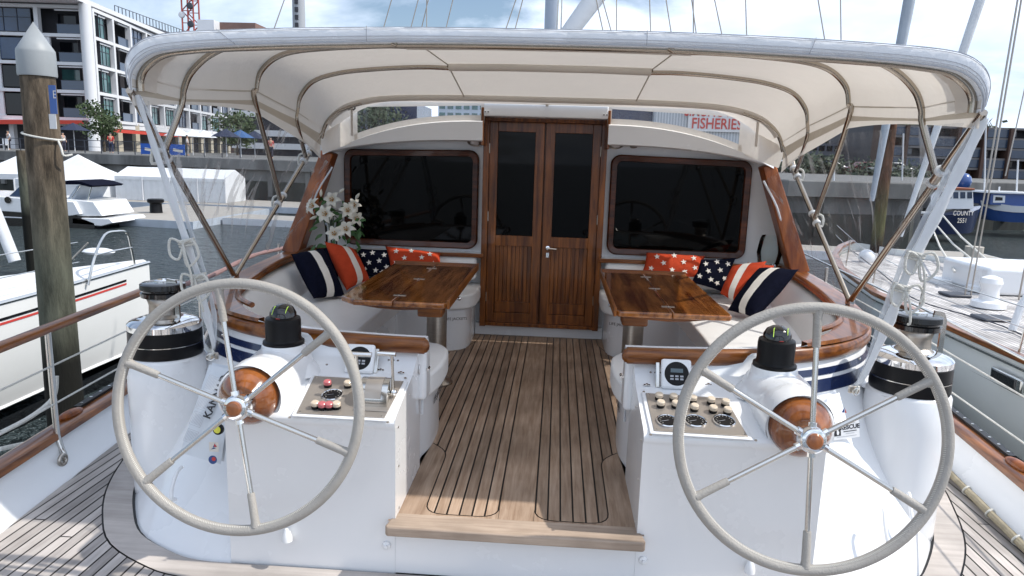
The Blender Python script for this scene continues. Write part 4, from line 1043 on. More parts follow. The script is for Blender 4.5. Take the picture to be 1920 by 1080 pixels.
# aft hem: white padded band round the opening
HB_ = [(0, 1.998), (.5, 1.995), (.97, 1.980), (1.28, 1.966), (1.48, 1.950), (1.60, 1.932), (1.662, 1.905), (1.700, 1.870), (1.722, 1.825), (1.722, 1.775)]
HT_ = [(0, 2.056), (.5, 2.054), (.98, 2.043), (1.36, 2.026), (1.53, 2.014), (1.63, 1.996), (1.69, 1.966), (1.728, 1.925), (1.742, 1.875), (1.732, 1.80)]
bot_ = smooth_path(full([V((a, 0, b)) for a, b in HB_]), 16); tp_ = smooth_path(full([V((a, 0, b)) for a, b in HT_]), 16)
rows = []
for (t, dy, pk) in ((-.08, .030, 0), (-.02, .0, .3), (.04, -.008, .9), (.25, -.014, 1.0), (.5, -.017, .6), (.75, -.016, .35), (.93, -.010, .2), (1.0, .006, .1), (1.02, .08, 0), (1.05, .22, 0)):
    row = []
    for i, (a, b) in enumerate(zip(bot_, tp_)):
        p = a.lerp(b, t); pu = noise.noise(V((p.x*38, p.z*38, 1.0)))*.0055+noise.noise(V((p.x*95, p.z*60, 5.0)))*.003+noise.noise(V((p.x*11, t*2, 9.0)))*.005
        row.append(V((p.x, 3.0+dy+pu*pk, p.z+.002*pk*noise.noise(V((p.x*20, 0, t*3))))))
    rows.append(row)
mb = MB(); mb.loft(rows); mb.build('canopy_hem', M['hem'], can, angle=80)
for t in (-.01, .16, .34, .80, .93):
    mb = MB(); mb.tube([a.lerp(b, t)+V((0, 2.9815 if 0 < t < .9 else 2.989, 0)) for a, b in zip(bot_, tp_)], .0014 if t > 0 else .003, 4, caps=False); mb.build('hem_stitching', M['greyprint'], can)
for x in (-1.26, -.72, .42, 1.05): 
    k = min(range(len(bot_)), key=lambda q: abs(bot_[q].x-x)); mb = MB(); mb.tube([bot_[k]+V((0, 2.985, 0)), bot_[k].lerp(tp_[k], .5)+V((0, 2.980, 0)), tp_[k]+V((0, 2.985, 0))], .0016, 4); mb.build('hem_join', M['greyprint'], can)
# hoops, sleeves and struts
hinge = {s: V((s*1.945, 4.45, .735)) for s in (-1, 1)}
def tubeo(name, pts, r=.0155, par=None, m_=None, n=12): mb = MB(); mb.tube(pts, r, n); return mb.build(name, m_ or M['frame'], par or can)
def strut_pt(a, b, z): t = (z-a.z)/(b.z-a.z); return a.lerp(b, t)
ends = {}
for nm, H, half in (('B', HB, None), ('C', HC, .80), ('D', HD, .68), ('E', HE, None)):
    for s in (-1, 1):
        pts = [V((q[0]*s, q[1], q[2]-.008)) for q in H]
        if nm == 'B':
            A = V((s*1.735, 3.0, 1.77)); j = strut_pt(A, hinge[s], 1.515); pts[-1] = pts[-1]+V((0, 0, .0)); pts = pts + [j]
        if nm in 'CD':
            Ee = V((s*1.77, 5.6, 1.70)); j = strut_pt(Ee, hinge[s], 1.20 if nm == 'C' else 1.50); pts = pts+[j]
        if nm == 'E': pts = pts[4:]
        pp = smooth_path([p for p in pts if abs(p.x) > .02] if nm != 'E' else pts, 5)
        if half:
            pp = [V((s*half, H[0][1], H[2][2]-.008))]+[p for p in pp if abs(p.x) > half+.03]
        elif nm == 'B': pp = [p for p in pp if abs(p.x) > .05]
        tubeo('hoop', pp)
        if nm in 'BCD':
            # jaw slide where the hoop leg lands on the strut, with its white lashing
            d = (hinge[s]-j).normalized()
            mb = MB(); mb.tube([j-d*.035, j+d*.035], .022, 14); sc_ = mb.build('jaw_slide', M['bsteel'], can)
            for dz_ in (-.05, .042):
                mb = MB(); mb.lathe([(.017, -.012), (.026, -.010), (.028, .0), (.026, .010), (.017, .012)], j+d*dz_, d, 16); mb.build('white_collar', M['strap'], sc_)
            mb = MB(); mb.tube(smooth_path([j-d*.05, j+V((s*.045, -.01, .02)), j+V((s*.05, -.012, -.05)), j+d*.045], 4), .008, 8); mb.build('lashing', M['rope'], sc_)
for s in (-1, 1):
    tubeo('hoop', smooth_path([V((s*abs(q[0])*.992, q[1]+.035, q[2]+.004)) for q in HA], 5), .016)
    tubeo('strut', [V((s*1.735, 3.0, 1.775)), hinge[s]], .0165)
    tubeo('strut', [V((s*1.77, 5.6, 1.70)), hinge[s]], .0165)
    # thin secondary tension struts
    tubeo('stay_strut', [strut_pt(V((s*1.77, 5.6, 1.70)), hinge[s], 1.50)+V((s*.01, .02, 0)), V((s*1.80, 5.62, 1.76))], .010)
    mb = MB(); mb.lathe([(.04, 0), (.04, .008), (.02, .014)], hinge[s]+V((0, 0, -.03)), (0, 0, 1), 20); mb.box(hinge[s], (.03, .07, .04)); mb.build('deck_hinge', M['chrome'], can, bevel=.003)
# canvas sleeves in the middle of hoops C and D, and small end tab
for H, hw_ in ((HC, .80), (HD, .68)):
    mb = MB(); mb.tube([(-hw_, H[0][1], H[2][2]-.004), (-.3, H[0][1], H[0][2]-.002), (.3, H[0][1], H[0][2]-.002), (hw_, H[0][1], H[2][2]-.004)], .024, 12); mb.build('hoop_sleeve', M['canvas'], can)
tubeo('hem_fastener', [V((-.62, 3.02, 1.995)), V((-.60, 3.02, 1.985))], .012)
tubeo('hem_fastener', [V((.50, 3.02, 1.995)), V((.52, 3.02, 1.985))], .012)
# front panel with its two clear windows
def fz(x): return 1.985-.02*abs(x)**2.5/2   # top edge height at the front
fy = 5.9
def ftop(x): u = abs(x); return 1.972 if u < 1.2 else 1.972-.30*((u-1.2)/.6)**2
rowsf = []
E_in = refine(full([V(q)+V((0, 0, .022)) for q in HE]), 4)
n = len(E_in)
brow_top = lambda x: (1.845-.30*max(0, (abs(x)-.505)/1.325)**2.3)
r1_, r2f = [], []
for p in E_in:
    x = p.x*1.01; zt = ftop(x) if abs(x) < 1.75 else p.z-.03; r1_.append(V((x, 5.86, min(zt, p.z+.0)-.004))) 
mb = MB(); mb.loft([E_in, [a.lerp(b, .5)+V((0, 0, -.006)) for a, b in zip(E_in, r1_)], r1_]); mb.build('canopy_front_slope', M['canvas'], can, angle=80)
mb = MB(); mb.tube([V((p.x*.99, 5.61, p.z-.018)) for p in E_in if abs(p.x) < 1.74], .024, 10); mb.build('hoop_sleeve', M['canvas'], can)
mb = MB()
mb.loft([[V((x, 5.90, ftop(x)+.004)) for x in (-.5, 0, .5)], [V((x, 5.90, 1.93)) for x in (-.5, 0, .5)]])
mb.build('front_panel_centre', M['canvas'], can)
for s in (-1, 1):
    wx0, wx1 = .525, 1.535
    zt0, zt1 = 1.951, 1.912
    def strip(a, b, c, d, nm='window_border'):
        mb_ = MB(); mb_.poly([V((s*p[0], p[2], p[1])) for p in (a, b, c, d)]); return mb_
    fr = MB()
    def zb(x): return brow_top(x)+.022
    N_ = 10
    top_ = [(wx0-.03+(wx1-wx0+.06)*k/N_) for k in range(N_+1)]
    fr.loft([[V((s*x, 5.895, ftop(x)+.004)) for x in top_], [V((s*x, 5.895, 1.953-(x-.5)*.035)) for x in top_]])
    fr.loft([[V((s*x, 5.895, zb(x)+.010)) for x in top_], [V((s*x, 5.895, brow_top(x)-.03)) for x in top_]])
    fr.poly([V((s*(wx0-.03), 5.894, 1.96)), V((s*wx0, 5.894, 1.96)), V((s*(wx0+.0), 5.894, 1.86)), V((s*(wx0-.03), 5.894, 1.83))])
    fr.build('front_window_border', M['canvas'], can, angle=80)
    mb = MB(); xs_ = [wx1+(1.80-wx1)*k/6 for k in range(7)]
    mb.loft([[V((s*x, 5.893-.25*max(0, (x-1.6)/.2)**2, min(ftop(x)+.004, 1.985-.0*x))) for x in xs_], [V((s*x, 5.893-.15*max(0, (x-1.6)/.2)**2, brow_top(x)-.03)) for x in xs_]]); mb.build('front_side_panel', M['canvas'], can, angle=80)
    mb = MB(); mb.poly([V((s*wx0, 5.90, 1.96)), V((s*wx1, 5.90, 1.925)), V((s*wx1, 5.90, zb(wx1))), V((s*1.2, 5.90, zb(1.2))), V((s*wx0, 5.90, zb(wx0)))]); mb.build('front_window_pane', M['winclear'], can, smooth=False)
    c = at(652, 199, Y=5.70) if s < 0 else at(1416, 217, Y=5.70)
    mb = MB(); mb.tube([c+V((-.028, 0, .03)), c+V((-.03, -.01, -.02)), c+V((-.015, -.012, -.03))], .006, 8); mb.tube([c+V((.028, 0, .03)), c+V((.03, -.01, -.02)), c+V((.015, -.012, -.03))], .006, 8); br = mb.build('front_clip', M['black'], can)
    mb = MB(); mb.box(c+V((0, .005, .0)), (.03, .02, .06)); mb.box(c+V((0, .012, -.12)), (.018, .012, .22)); mb.build('front_post', M['canvas'], br, bevel=.003)
mb = MB(); mb.tube([(-.0, 5.84, 1.99), (0, 5.84, 1.955)], .012, 8); mb.box((0, 5.84, 1.985), (.05, .02, .012)); mb.build('roof_catch', M['bsteel'], can)
# clear side curtains from the valance down to the coaming
for s in (-1, 1):
    top_ = []; bot_ = []
    for k in range(25):
        t = k/24; y = 3.1+2.75*t; i = min(int((y-3.0)/.0001) if False else 0, 0)
        zt = 1.74 if y < 4.3 else 1.745-(y-4.3)*.155
        if y > 5.2: zt -= (y-5.2)*.12
        xt = 1.72+.02*t
        yb = 4.05+1.85*t; j = min(range(len(rail_p)), key=lambda q: abs(rail_p[q].y-yb)); xb = rail_p[j].x+.02
        if t < .0001: pass
        top_.append(V((s*xt, y, zt))); bot_.append(V((s*xb, yb, .725)))
    rows = []
    for r in range(15):
        u = r/14; rows.append([a.lerp(b, u)+V((s*(.022*sin(7*u+k*.55+2*sin(k*.4))*sin(pi*u)), 0, 0)) for k, (a, b) in enumerate(zip(top_, bot_))])
    mb = MB(); mb.loft(rows); sc2 = mb.build('side_curtain', M['vinylclear'], can)
    mb = MB(); mb.tube([r[-1] for r in rows], .008, 6); mb.build('curtain_edge', M['strap'], sc2)
# rolled aft curtains: flattened tapering rolls, lashed with cord
for s in (-1, 1):
    if s < 0: ctr = [at(256, 178, Y=3.02), at(285, 262, Y=3.05), at(318, 360, Y=3.07), at(350, 455, Y=3.1), at(372, 520, Y=3.12), at(388, 590, Y=3.15), at(399, 640, Y=3.17), at(398, 656, Y=3.18)]; ws = [.012, .017, .020, .022, .016, .024, .012, .005]
    else: ctr = [at(1846, 222, Y=3.02), at(1808, 300, Y=3.04), at(1762, 390, Y=3.06), at(1716, 480, Y=3.08), at(1690, 540, Y=3.1), at(1668, 600, Y=3.12), at(1622, 700, Y=3.15), at(1606, 722, Y=3.16)]; ws = [.022, .026, .028, .030, .022, .028, .016, .005]
    ru = thing('rolled_curtain', ctr[-1], 'rolled white side curtain lashed by the %s steering wheel' % ('port' if s < 0 else 'starboard'), 'rolled curtain')
    for off_, k_, nm in ((V((0, 0, 0)), 1.0, 'outer_roll'), (V((s*-.02, .03, .0)), .6, 'inner_roll'), (V((s*.03, .05, 0)), .45, 'inner_roll')):
        pts = smooth_path([p+off_*(1 if 0 < i < 6 else .3) for i, p in enumerate(ctr)], 5); wsn = []
        for i in range(len(pts)):
            f = i/5; a = int(min(f, len(ws)-1)); b = min(a+1, len(ws)-1); wsn.append((ws[a]+(ws[b]-ws[a])*(f-a))*k_*(1+.12*sin(i*1.3)))
        rings = []
        for i, p in enumerate(pts):
            t = (pts[min(i+1, len(pts)-1)]-pts[max(i-1, 0)]).normalized(); x = V((0, 1, 0)).cross(t).normalized(); y = t.cross(x)
            rings.append([p+x*cos(2*pi*k/14)*wsn[i]*(.8+.10*sin(k*2.3+i*.35))+y*sin(2*pi*k/14)*wsn[i]*.35*(1+.3*sin(k*3+i*.5)) for k in range(14)])
        mb = MB(); mb.loft(rings, closed=True, capends=True); mb.build(nm, M['strap'] if k_ != .6 else M['milky'], ru, angle=70)
    # cord lashings with bows
    kn = [(ctr[3], 0), (ctr[4], 1), (ctr[1]+(ctr[2]-ctr[1])*.1, 2)]
    for c, i in kn[:2]:
        t = (ctr[4]-ctr[3]).normalized(); x = V((0, 1, 0)).cross(t).normalized()
        for q in range(3):
            mb = MB(); mb.tube([c+t*(.012*q-.012)+x*cos(a)*.034+V((0, 1, 0))*sin(a)*.03 for a in [2*pi*k/20 for k in range(20)]], .0055, 6, closed=True); b_ = mb.build('cord_turn', M['rope'], ru)
        for sg, L1 in ((-1, .07), (1, .10)):
            lp = smooth_path([c+V((0, -.03, 0)), c+V((sg*.05, -.045, .02)), c+V((sg*.065+.01, -.045, -.05)), c+V((sg*.02, -.04, -L1)), c+V((0, -.035, -.01))], 5); mb = MB(); mb.tube(lp, .0058, 6); mb.build('bow_loop', M['rope'], ru)
        mb = MB(); mb.tube(smooth_path([c+V((.0, -.035, 0)), c+V((.02, -.05, -.06)), c+V((.035, -.04, -.14)), c+V((.03, -.03, -.19+.04*i))], 4), .005, 6); mb.build('cord_tail', M['rope'], ru)
    e = eyes[s]; mb = MB(); mb.tube(smooth_path([ctr[-1], ctr[-1]+V((.008, -.005, -.012)), e+V((0, -.02, .008)), e+V((-.004, -.02, -.006))], 4), .005, 6); mb.build('tail_cord', M['rope'], ru)

# the canopy sits slightly to starboard of the centreline
for o in list(can.children_recursive):
    for v in o.data.vertices:
        y, z = v.co.y, v.co.z; v.co.x += (.042 if y < 3.2 else .030)*min(1, max(0, (z-.74)/.9))*(1 if y < 5.7 else max(0, (5.9-y)/.2))
# ============================================================= tables, cushions, flowers
for s in (-1, 1):
    side = 'port' if s < 0 else 'starboard'
    tb = thing('cockpit_table', (s*.66, 4.75, 0), 'varnished folding table on a steel column, %s side of the cockpit' % side, 'table', None)
    zt = .722
    for (xa, xb, nm) in ((.475, .785, 'inner_leaf'), (.789, 1.115, 'outer_leaf')):
        pl = [(xa+(.0), 3.93), (xb-(.10 if nm[0] == 'o' and s < 0 else .015), 3.93), (xb, 3.93+(.10 if nm[0] == 'o' and s < 0 else .02)), (xb, 5.42), (xa, 5.42)]
        if nm[0] == 'i': pl = [(xa, 3.95), (xa+.02, 3.93), (xb, 3.93), (xb, 5.42), (xa, 5.42)]
        mb = MB(); mb.prism(ccw(p2(pl, s)), zt-.032, zt); mb.build(nm, M['table'], tb, bevel=.008, seg=3, angle=50)
    # pale edging strip on the gangway side and hinges
    mb = MB(); mb.box((s*.468, 4.67, zt-.004), (.016, 1.50, .05)); mb.build('edge_strip', M['varn'], tb, bevel=.003)
    mb = MB(); mb.box((s*.795, 5.427, zt-.0), (.64, .014, .028)); mb.build('end_fiddle', M['varnx'], tb, bevel=.003)
    for y in (4.12, 4.72, 5.2):
        mb = MB(); mb.box((s*.787, y, zt+.001), (.075, .026, .003)); h_ = mb.build('table_hinge', M['bsteel'], tb, bevel=.001)
        mb = MB(); mb.tube([(s*.787, y-.013, zt+.002), (s*.787, y+.013, zt+.002)], .004, 8); mb.build('hinge_pin', M['steel'], h_)
    ap = [(.52, zt-.032), (1.04, zt-.032), (1.0, zt-.05), (.9, zt-.062), (.78, zt-.068), (.66, zt-.062), (.55, zt-.05)]
    for y in (4.02, 5.3):
        mb = MB(); mb.loft([[V((s*x, y, z)) for x, z in ap], [V((s*x, y+.03, z)) for x, z in ap]], closed=True, capends=True); mb.build('apron', M['varnx'], tb, bevel=.003)
    mb = MB(); mb.box((s*.60, 4.14, zt-.075), (.15, .13, .085)); mb.build('bracket', M['varnx'], tb, bevel=.014, seg=3)
    mb = MB(); mb.lathe([(.115, 0), (.115, .008), (.10, .02), (.082, .03), (.069, .04), (.069, zt-.06), (.066, zt-.032)], (s*.665, 4.72, .002), (0, 0, 1), 32); mb.build('column', M['bsteel'], tb)
    mb = MB(); mb.tube([(s*.60, 4.60, zt-.09), (s*.50, 4.55, zt-.09)], .009, 8); mb.ball((s*.49, 4.55, zt-.09), .014, 10); mb.build('locking_handle', M['chrome'], tb)

def star(c, r, ux, uy, n_, rot=0):
    pts = []
    for k in range(10):
        a = pi/2+k*pi/5+rot; q = r if k % 2 == 0 else r*.42; pts.append(c+ux*cos(a)*q+uy*sin(a)*q+n_)
    return pts
def cushion(c4, label, kind, T=.075, flip=False):
    """c4 = corners top-left, top-right, bottom-right, bottom-left as seen from aft"""
    A, B, C, D = c4; n_ = ((B-D).cross(A-C)).normalized(); cam_dir = (CAM-(A+C)/2)
    if n_.dot(cam_dir) < 0: n_ = -n_
    G = 22
    def P(u, v, side):
        pu, pv = (u+1)/2, (v+1)/2
        # pinched corners, slightly bowed edges
        uu = u*(1-.05*(1-v*v)*0-.055*(1-(v*v))*abs(u)**3); vv = v*(1-.055*(1-(u*u))*abs(v)**3)
        pu, pv = (uu+1)/2, (vv+1)/2
        base = D.lerp(C, pu).lerp(A.lerp(B, pu), pv)
        t = ((1-abs(u)**2.6)*(1-abs(v)**2.6))**.55*T
        wr_ = .004*noise.noise(base*14)
        return base+n_*side*(t+wr_*(1 if t > .01 else 0))
    mb = MB()
    for side in (1, -1):
        vs = [[mb.bm.verts.new(P(-1+2*i/G, -1+2*j/G, side)) for i in range(G+1)] for j in range(G+1)]
        for j in range(G):
            for i in range(G):
                m_ = 0
                if kind == 'stripe':
                    u = (i+.5)/G
                    if .40 < u < .64: m_ = 1
                mb.mi = m_; mb._f([vs[j][i], vs[j][i+1], vs[j+1][i+1], vs[j+1][i]])
    mb.mi = 0
    bmesh.ops.remove_doubles(mb.bm, verts=mb.bm.verts[:], dist=1e-4)
    bmesh.ops.recalc_face_normals(mb.bm, faces=mb.bm.faces[:])
    if kind == 'stars':
        ux = (B-A).normalized(); uy = n_.cross(ux)
        if uy.z < 0: uy = -uy
        mb.mi = 1; rnd = random.Random(5)
        for (u, v) in ((-.62, .45), (-.05, .62), (.62, .5), (-.35, -.1), (.30, .05), (.72, -.35), (-.72, -.5), (-.02, -.62), (.40, -.72)):
            cst = P(u, v, 1); mb.poly(star(cst, .026, ux, uy, n_*.006, rnd.uniform(-.3, .3)))
    return mb
def place_cushion(px4, ys, label, kind, mats, T=.075):
    c4 = [at(p[0], p[1], Y=y) for p, y in zip(px4, ys)]
    mb = cushion(c4, label, kind, T); o = mb.build('cushion', mats, None, recalc=False, angle=180)
    tag(o, label, 'cushion', 'cushions on the cockpit settees'); return o
NW, RW, NS, RS = [M['navyc'], M['whitec']], [M['redc'], M['whitec']], [M['navyc'], M['whitec']], [M['redc'], M['whitec']]
place_cushion([(545, 476), (606, 466), (648, 556), (588, 560)], (5.30, 5.62, 5.25, 5.02), 'navy cushion with a broad white stripe, outermost on the port settee', 'stripe', NW)
place_cushion([(592, 466), (646, 462), (668, 520), (612, 520)], (5.80, 6.0, 5.85, 5.7), 'navy and white cushion mostly hidden behind the port red striped one', 'stripe', NW, .06)
place_cushion([(608, 452), (662, 466), (694, 525), (650, 545)], (5.62, 5.86, 5.74, 5.42), 'red cushion with a white stripe between the port navy cushions', 'stripe', RW, .065)
place_cushion([(668, 465), (734, 468), (736, 520), (682, 520)], (5.96, 5.96, 5.86, 5.86), 'navy cushion with white stars beside the port red starry one', 'stars', NS, .05)
place_cushion([(722, 461), (826, 474), (830, 512), (732, 508)], (5.96, 5.96, 5.84, 5.84), 'long red cushion with white stars behind the port table', 'stars', RS, .055)
place_cushion([(1212, 473), (1322, 480), (1316, 520), (1200, 518)], (5.96, 5.96, 5.84, 5.84), 'long red cushion with white stars behind the starboard table', 'stars', RS, .055)
place_cushion([(1312, 486), (1380, 483), (1356, 548), (1296, 530)], (5.92, 5.96, 5.80, 5.80), 'navy cushion with white stars beside the starboard red starry one', 'stars', NS, .055)
place_cushion([(1402, 492), (1452, 498), (1420, 556), (1372, 540)], (5.86, 5.82, 5.6, 5.7), 'red and white cushion mostly hidden behind the starboard navy striped one', 'stripe', RW, .05)
place_cushion([(1372, 500), (1438, 489), (1388, 577), (1350, 550)], (5.78, 5.62, 5.30, 5.50), 'red cushion with a white stripe next to the starboard navy starry one', 'stripe', RW, .06)
place_cushion([(1424, 502), (1498, 505), (1414, 597), (1364, 582)], (5.50, 5.22, 4.98, 5.20), 'navy cushion with a broad white stripe, outermost on the starboard settee', 'stripe', NW)

# lilies in a glass vase on the port shelf
vc = at(622, 470, Y=5.93); vc.z = .725
vs = thing('lily_vase', vc, 'glass vase of white lilies standing behind the port cushions', 'vase')
mb = MB(); mb.lathe([(.05, 0), (.052, .01), (.048, .10), (.055, .20), (.062, .26)], vc, (0, 0, 1), 28, caps=False); mb.build('glass_vase', M['clear'], vs)
top_ = vc+V((0, 0, .26))
def lily(c, d, r, par):
    d = d.normalized(); x = d.orthogonal().normalized(); y = d.cross(x)
    mb = MB()
    for k in range(6):
        a = k*pi/3+.2; o_ = x*cos(a)+y*sin(a); sdv = d.cross(o_); rows = []
        for i in range(8):
            t = i/7; w_ = r*.30*sin(pi*min(1, t*.92+.06))**.8; p = c+d*(r*.55*sin(t*1.9))+o_*(r*(.08+1.0*t**1.3))-d*(r*.35*max(0, t-.6)**1.5*3)
            rows.append([p-sdv*w_+d*w_*.35, p, p+sdv*w_+d*w_*.35])
        mb.loft(rows)
    f = mb.build('lily_flower', M['petal'], par, angle=180)
    mb = MB()
    for k in range(5):
        a = k*1.256; mb.tube([c, c+d*r*.5+(x*cos(a)+y*sin(a))*r*.22], .0018, 5); mb.ball(c+d*r*.52+(x*cos(a)+y*sin(a))*r*.23, .005, 6)
    mb.build('stamens', mat('pollen', (.45, .22, .03), .8) if 'pollen' not in bpy.data.materials else bpy.data.materials['pollen'], f)
rnd = random.Random(11)
for px, py, y, r, dx in ((590, 388, 5.80, .075, -1), (624, 376, 5.85, .07, .1), (652, 396, 5.80, .07, .8), (612, 402, 5.72, .075, -.3), (668, 412, 5.85, .065, 1), (650, 432, 5.76, .075, .5), (628, 440, 5.72, .07, .1), (664, 386, 5.9, .06, .7)):
    c = at(px, py, Y=y); d = V((dx*.6+rnd.uniform(-.2, .2), -1, .35+rnd.uniform(-.2, .3)))
    mb = MB(); mb.tube(smooth_path([top_+V((0, 0, -.2)), top_+V((rnd.uniform(-.02, .02), 0, .03)), top_.lerp(c, .6)+V((0, 0, .03)), c], 4), .0035, 6); mb.build('lily_stem', M['stem'], vs)
    lily(c, d, r, vs)
for px, py, a in ((602, 362, 1.4), (588, 408, 3.6), (621, 405, 4.5), (640, 358, .6), (670, 368, .9), (598, 398, 4.2)):
    c = at(px, py, Y=5.8); d = V((cos(a), -.3, sin(a))).normalized()
    mb = MB(); mb.tube([c-d*.03, c-d*.015, c, c+d*.02, c+d*.035], [.004, .011, .013, .009, .002], 8); mb.build('lily_bud', M['petal'], vs)
for k in range(46):
    c = at(rnd.uniform(588, 676), rnd.uniform(375, 462), Y=rnd.uniform(5.80, 5.98)); a = rnd.uniform(0, 6.28); d = V((cos(a), rnd.uniform(-.4, .2), sin(a)*.8+.2)).normalized(); sdv = d.cross(V((0, 1, 0))).normalized(); L_ = rnd.uniform(.05, .10)
    mb = MB(); mb.loft([[c+d*L_*t-sdv*.014*sin(pi*t+.1), c+d*L_*t+V((0, 0, -.02*t*t)), c+d*L_*t+sdv*.014*sin(pi*t+.1)] for t in [i/6 for i in range(7)]]); mb.build('leaf', M['leaf'], vs)
# empty glass hurricane vase on the starboard shelf
gc = at(1440, 500, Y=5.97); gc.z = .725
mb = MB(); mb.lathe([(0, .004), (.06, .004), (.085, .03), (.10, .12), (.085, .22), (.07, .26)], gc, (0, 0, 1), 28, caps=False)
tag(mb.build('glass_vase', M['clear']), 'empty clear glass vase on the starboard shelf beside the wooden side board', 'vase')
# boathook / bamboo pole lashed along the starboard side deck
pp = [V((gx(y)-.03-.05*(y > 4.4), y, -.215)) for y in [3.0+.2*k for k in range(20)]]
ob = thing('lashed_canvas_roll', pp[4], 'tan rolled canvas tied with white cord along the starboard side deck', 'canvas roll')
mb = MB(); mb.tube(pp, [.017+.005*abs(sin(i*1.9)) for i in range(20)], 10); mb.build('roll_body', mat('tan_canvas', (.30, .26, .18), .8, var=.25, vscale=14, bump=.6, bscale=25), ob)
for y in [3.1+.27*k for k in range(13)]:
    mb = MB(); c = V((gx(y)-.03-.05*(y > 4.4), y, -.215)); mb.tube([c+V((cos(a)*.023, .006*sin(a*2), sin(a)*.023)) for a in [2*pi*k/16 for k in range(16)]], .006, 6, closed=True); mb.build('cord_tie', M['rope'], ob)
# coiled red-flecked line hanging behind the starboard winch
rc = at(1655, 690, Y=3.95)
fl = mat('flecked_line', (.55, .47, .44), .85, var=.35, vscale=70, bump=.6, bscale=140)
mb = MB()
path = []
for k in range(200):
    a = k*2*pi/22; path.append(rc+V((.055*cos(a)+.012*sin(k*.13), .03*sin(a*.5), .115*sin(a)+.01*cos(k*.21))))
mb.tube(path, .0085, 6); tag(mb.build('rope_coil', fl), 'flecked rope coil hanging between the starboard coaming and winch', 'rope coil')
# mooring tails at the port rail
for i, pts in enumerate(([(0, 812), (60, 780), (100, 745), (106, 705)], [(0, 842), (60, 830), (120, 826), (142, 826)])):
    P_ = [at(px, py, X=-3.05) for px, py in pts]; mb = MB(); mb.tube(smooth_path(P_, 5), .014, 8); tag(mb.build('mooring_line', M['rope']), ('white mooring line looping up outside the port rail', 'white mooring line lying level outside the port rail')[i], 'mooring line')
# ============================================================= harbour
def water_mat():
    m, nt, b = newmat('harbour_water'); L = nt.links
    b.inputs['Base Color'].default_value = (.040, .055, .058, 1); b.inputs['Roughness'].default_value = .09; b.inputs['IOR'].default_value = 1.333
    tc = nt.nodes.new('ShaderNodeTexCoord'); mp = nt.nodes.new('ShaderNodeMapping'); mp.inputs['Scale'].default_value = (.75, 1.25, 1); mp.inputs['Rotation'].default_value = (0, 0, .25); L.new(tc.outputs['Object'], mp.inputs[0])
    n1 = nt.nodes.new('ShaderNodeTexNoise'); n1.inputs['Scale'].default_value = 1.9; n1.inputs['Detail'].default_value = 5; n1.inputs['Roughness'].default_value = .6; L.new(mp.outputs[0], n1.inputs['Vector'])
    n2 = nt.nodes.new('ShaderNodeTexNoise'); n2.inputs['Scale'].default_value = 5.5; n2.inputs['Detail'].default_value = 3; L.new(mp.outputs[0], n2.inputs['Vector'])
    a = nt.nodes.new('ShaderNodeMath'); a.operation = 'MULTIPLY_ADD'; a.inputs[1].default_value = .35; L.new(n2.outputs['Fac'], a.inputs[0]); L.new(n1.outputs['Fac'], a.inputs[2])
    bp = nt.nodes.new('ShaderNodeBump'); bp.inputs['Strength'].default_value = 1; bp.inputs['Distance'].default_value = .8; L.new(a.outputs[0], bp.inputs['Height']); L.new(bp.outputs[0], b.inputs['Normal'])
    return m
mb = MB(); mb.poly([(-900, -600, WZ), (900, -600, WZ), (900, 1500, WZ), (-900, 1500, WZ)]); tag(mb.build('harbour_water', water_mat(), smooth=False, recalc=False), kind='structure')

M['concrete'] = mat('stained_concrete', (.17, .17, .165), .85, var=.6, vscale=.45, stretch=(1.2, 1.2, .35), bump=.3, bscale=4)
M['quaydark'] = mat('weedy_quay_foot', (.035, .038, .033), .8, var=.5, vscale=.8, stretch=(2, 2, .4))
M['paving'] = mat('quay_paving', (.13, .13, .125), .85, var=.2, vscale=.8)
M['wht'] = mat('white_render', (.66, .67, .69), .6, var=.05, vscale=.4)
M['wtent'] = cloth('white_marquee', (.80, .82, .84), .25, (.8, .82, .85), bump=.15, bscale=2)
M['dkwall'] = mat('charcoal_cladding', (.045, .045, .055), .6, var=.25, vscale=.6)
M['bglass'] = mat('blue_window_glass', (.02, .045, .10), .06, spec=.8, var=.6, vscale=.25)
M['gglass'] = mat('green_window_glass', (.06, .16, .16), .08, spec=.8, var=.6, vscale=.3)
M['dglass'] = mat('dark_window_glass', (.008, .010, .014), .08, spec=.5)
M['rail'] = mat('balcony_glass', (.03, .055, .10), .08, spec=.8)
M['mull'] = mat('dark_mullion', (.04, .045, .06), .5)
M['redaw'] = mat('red_awning', (.50, .05, .03), .7)
M['pile'] = None
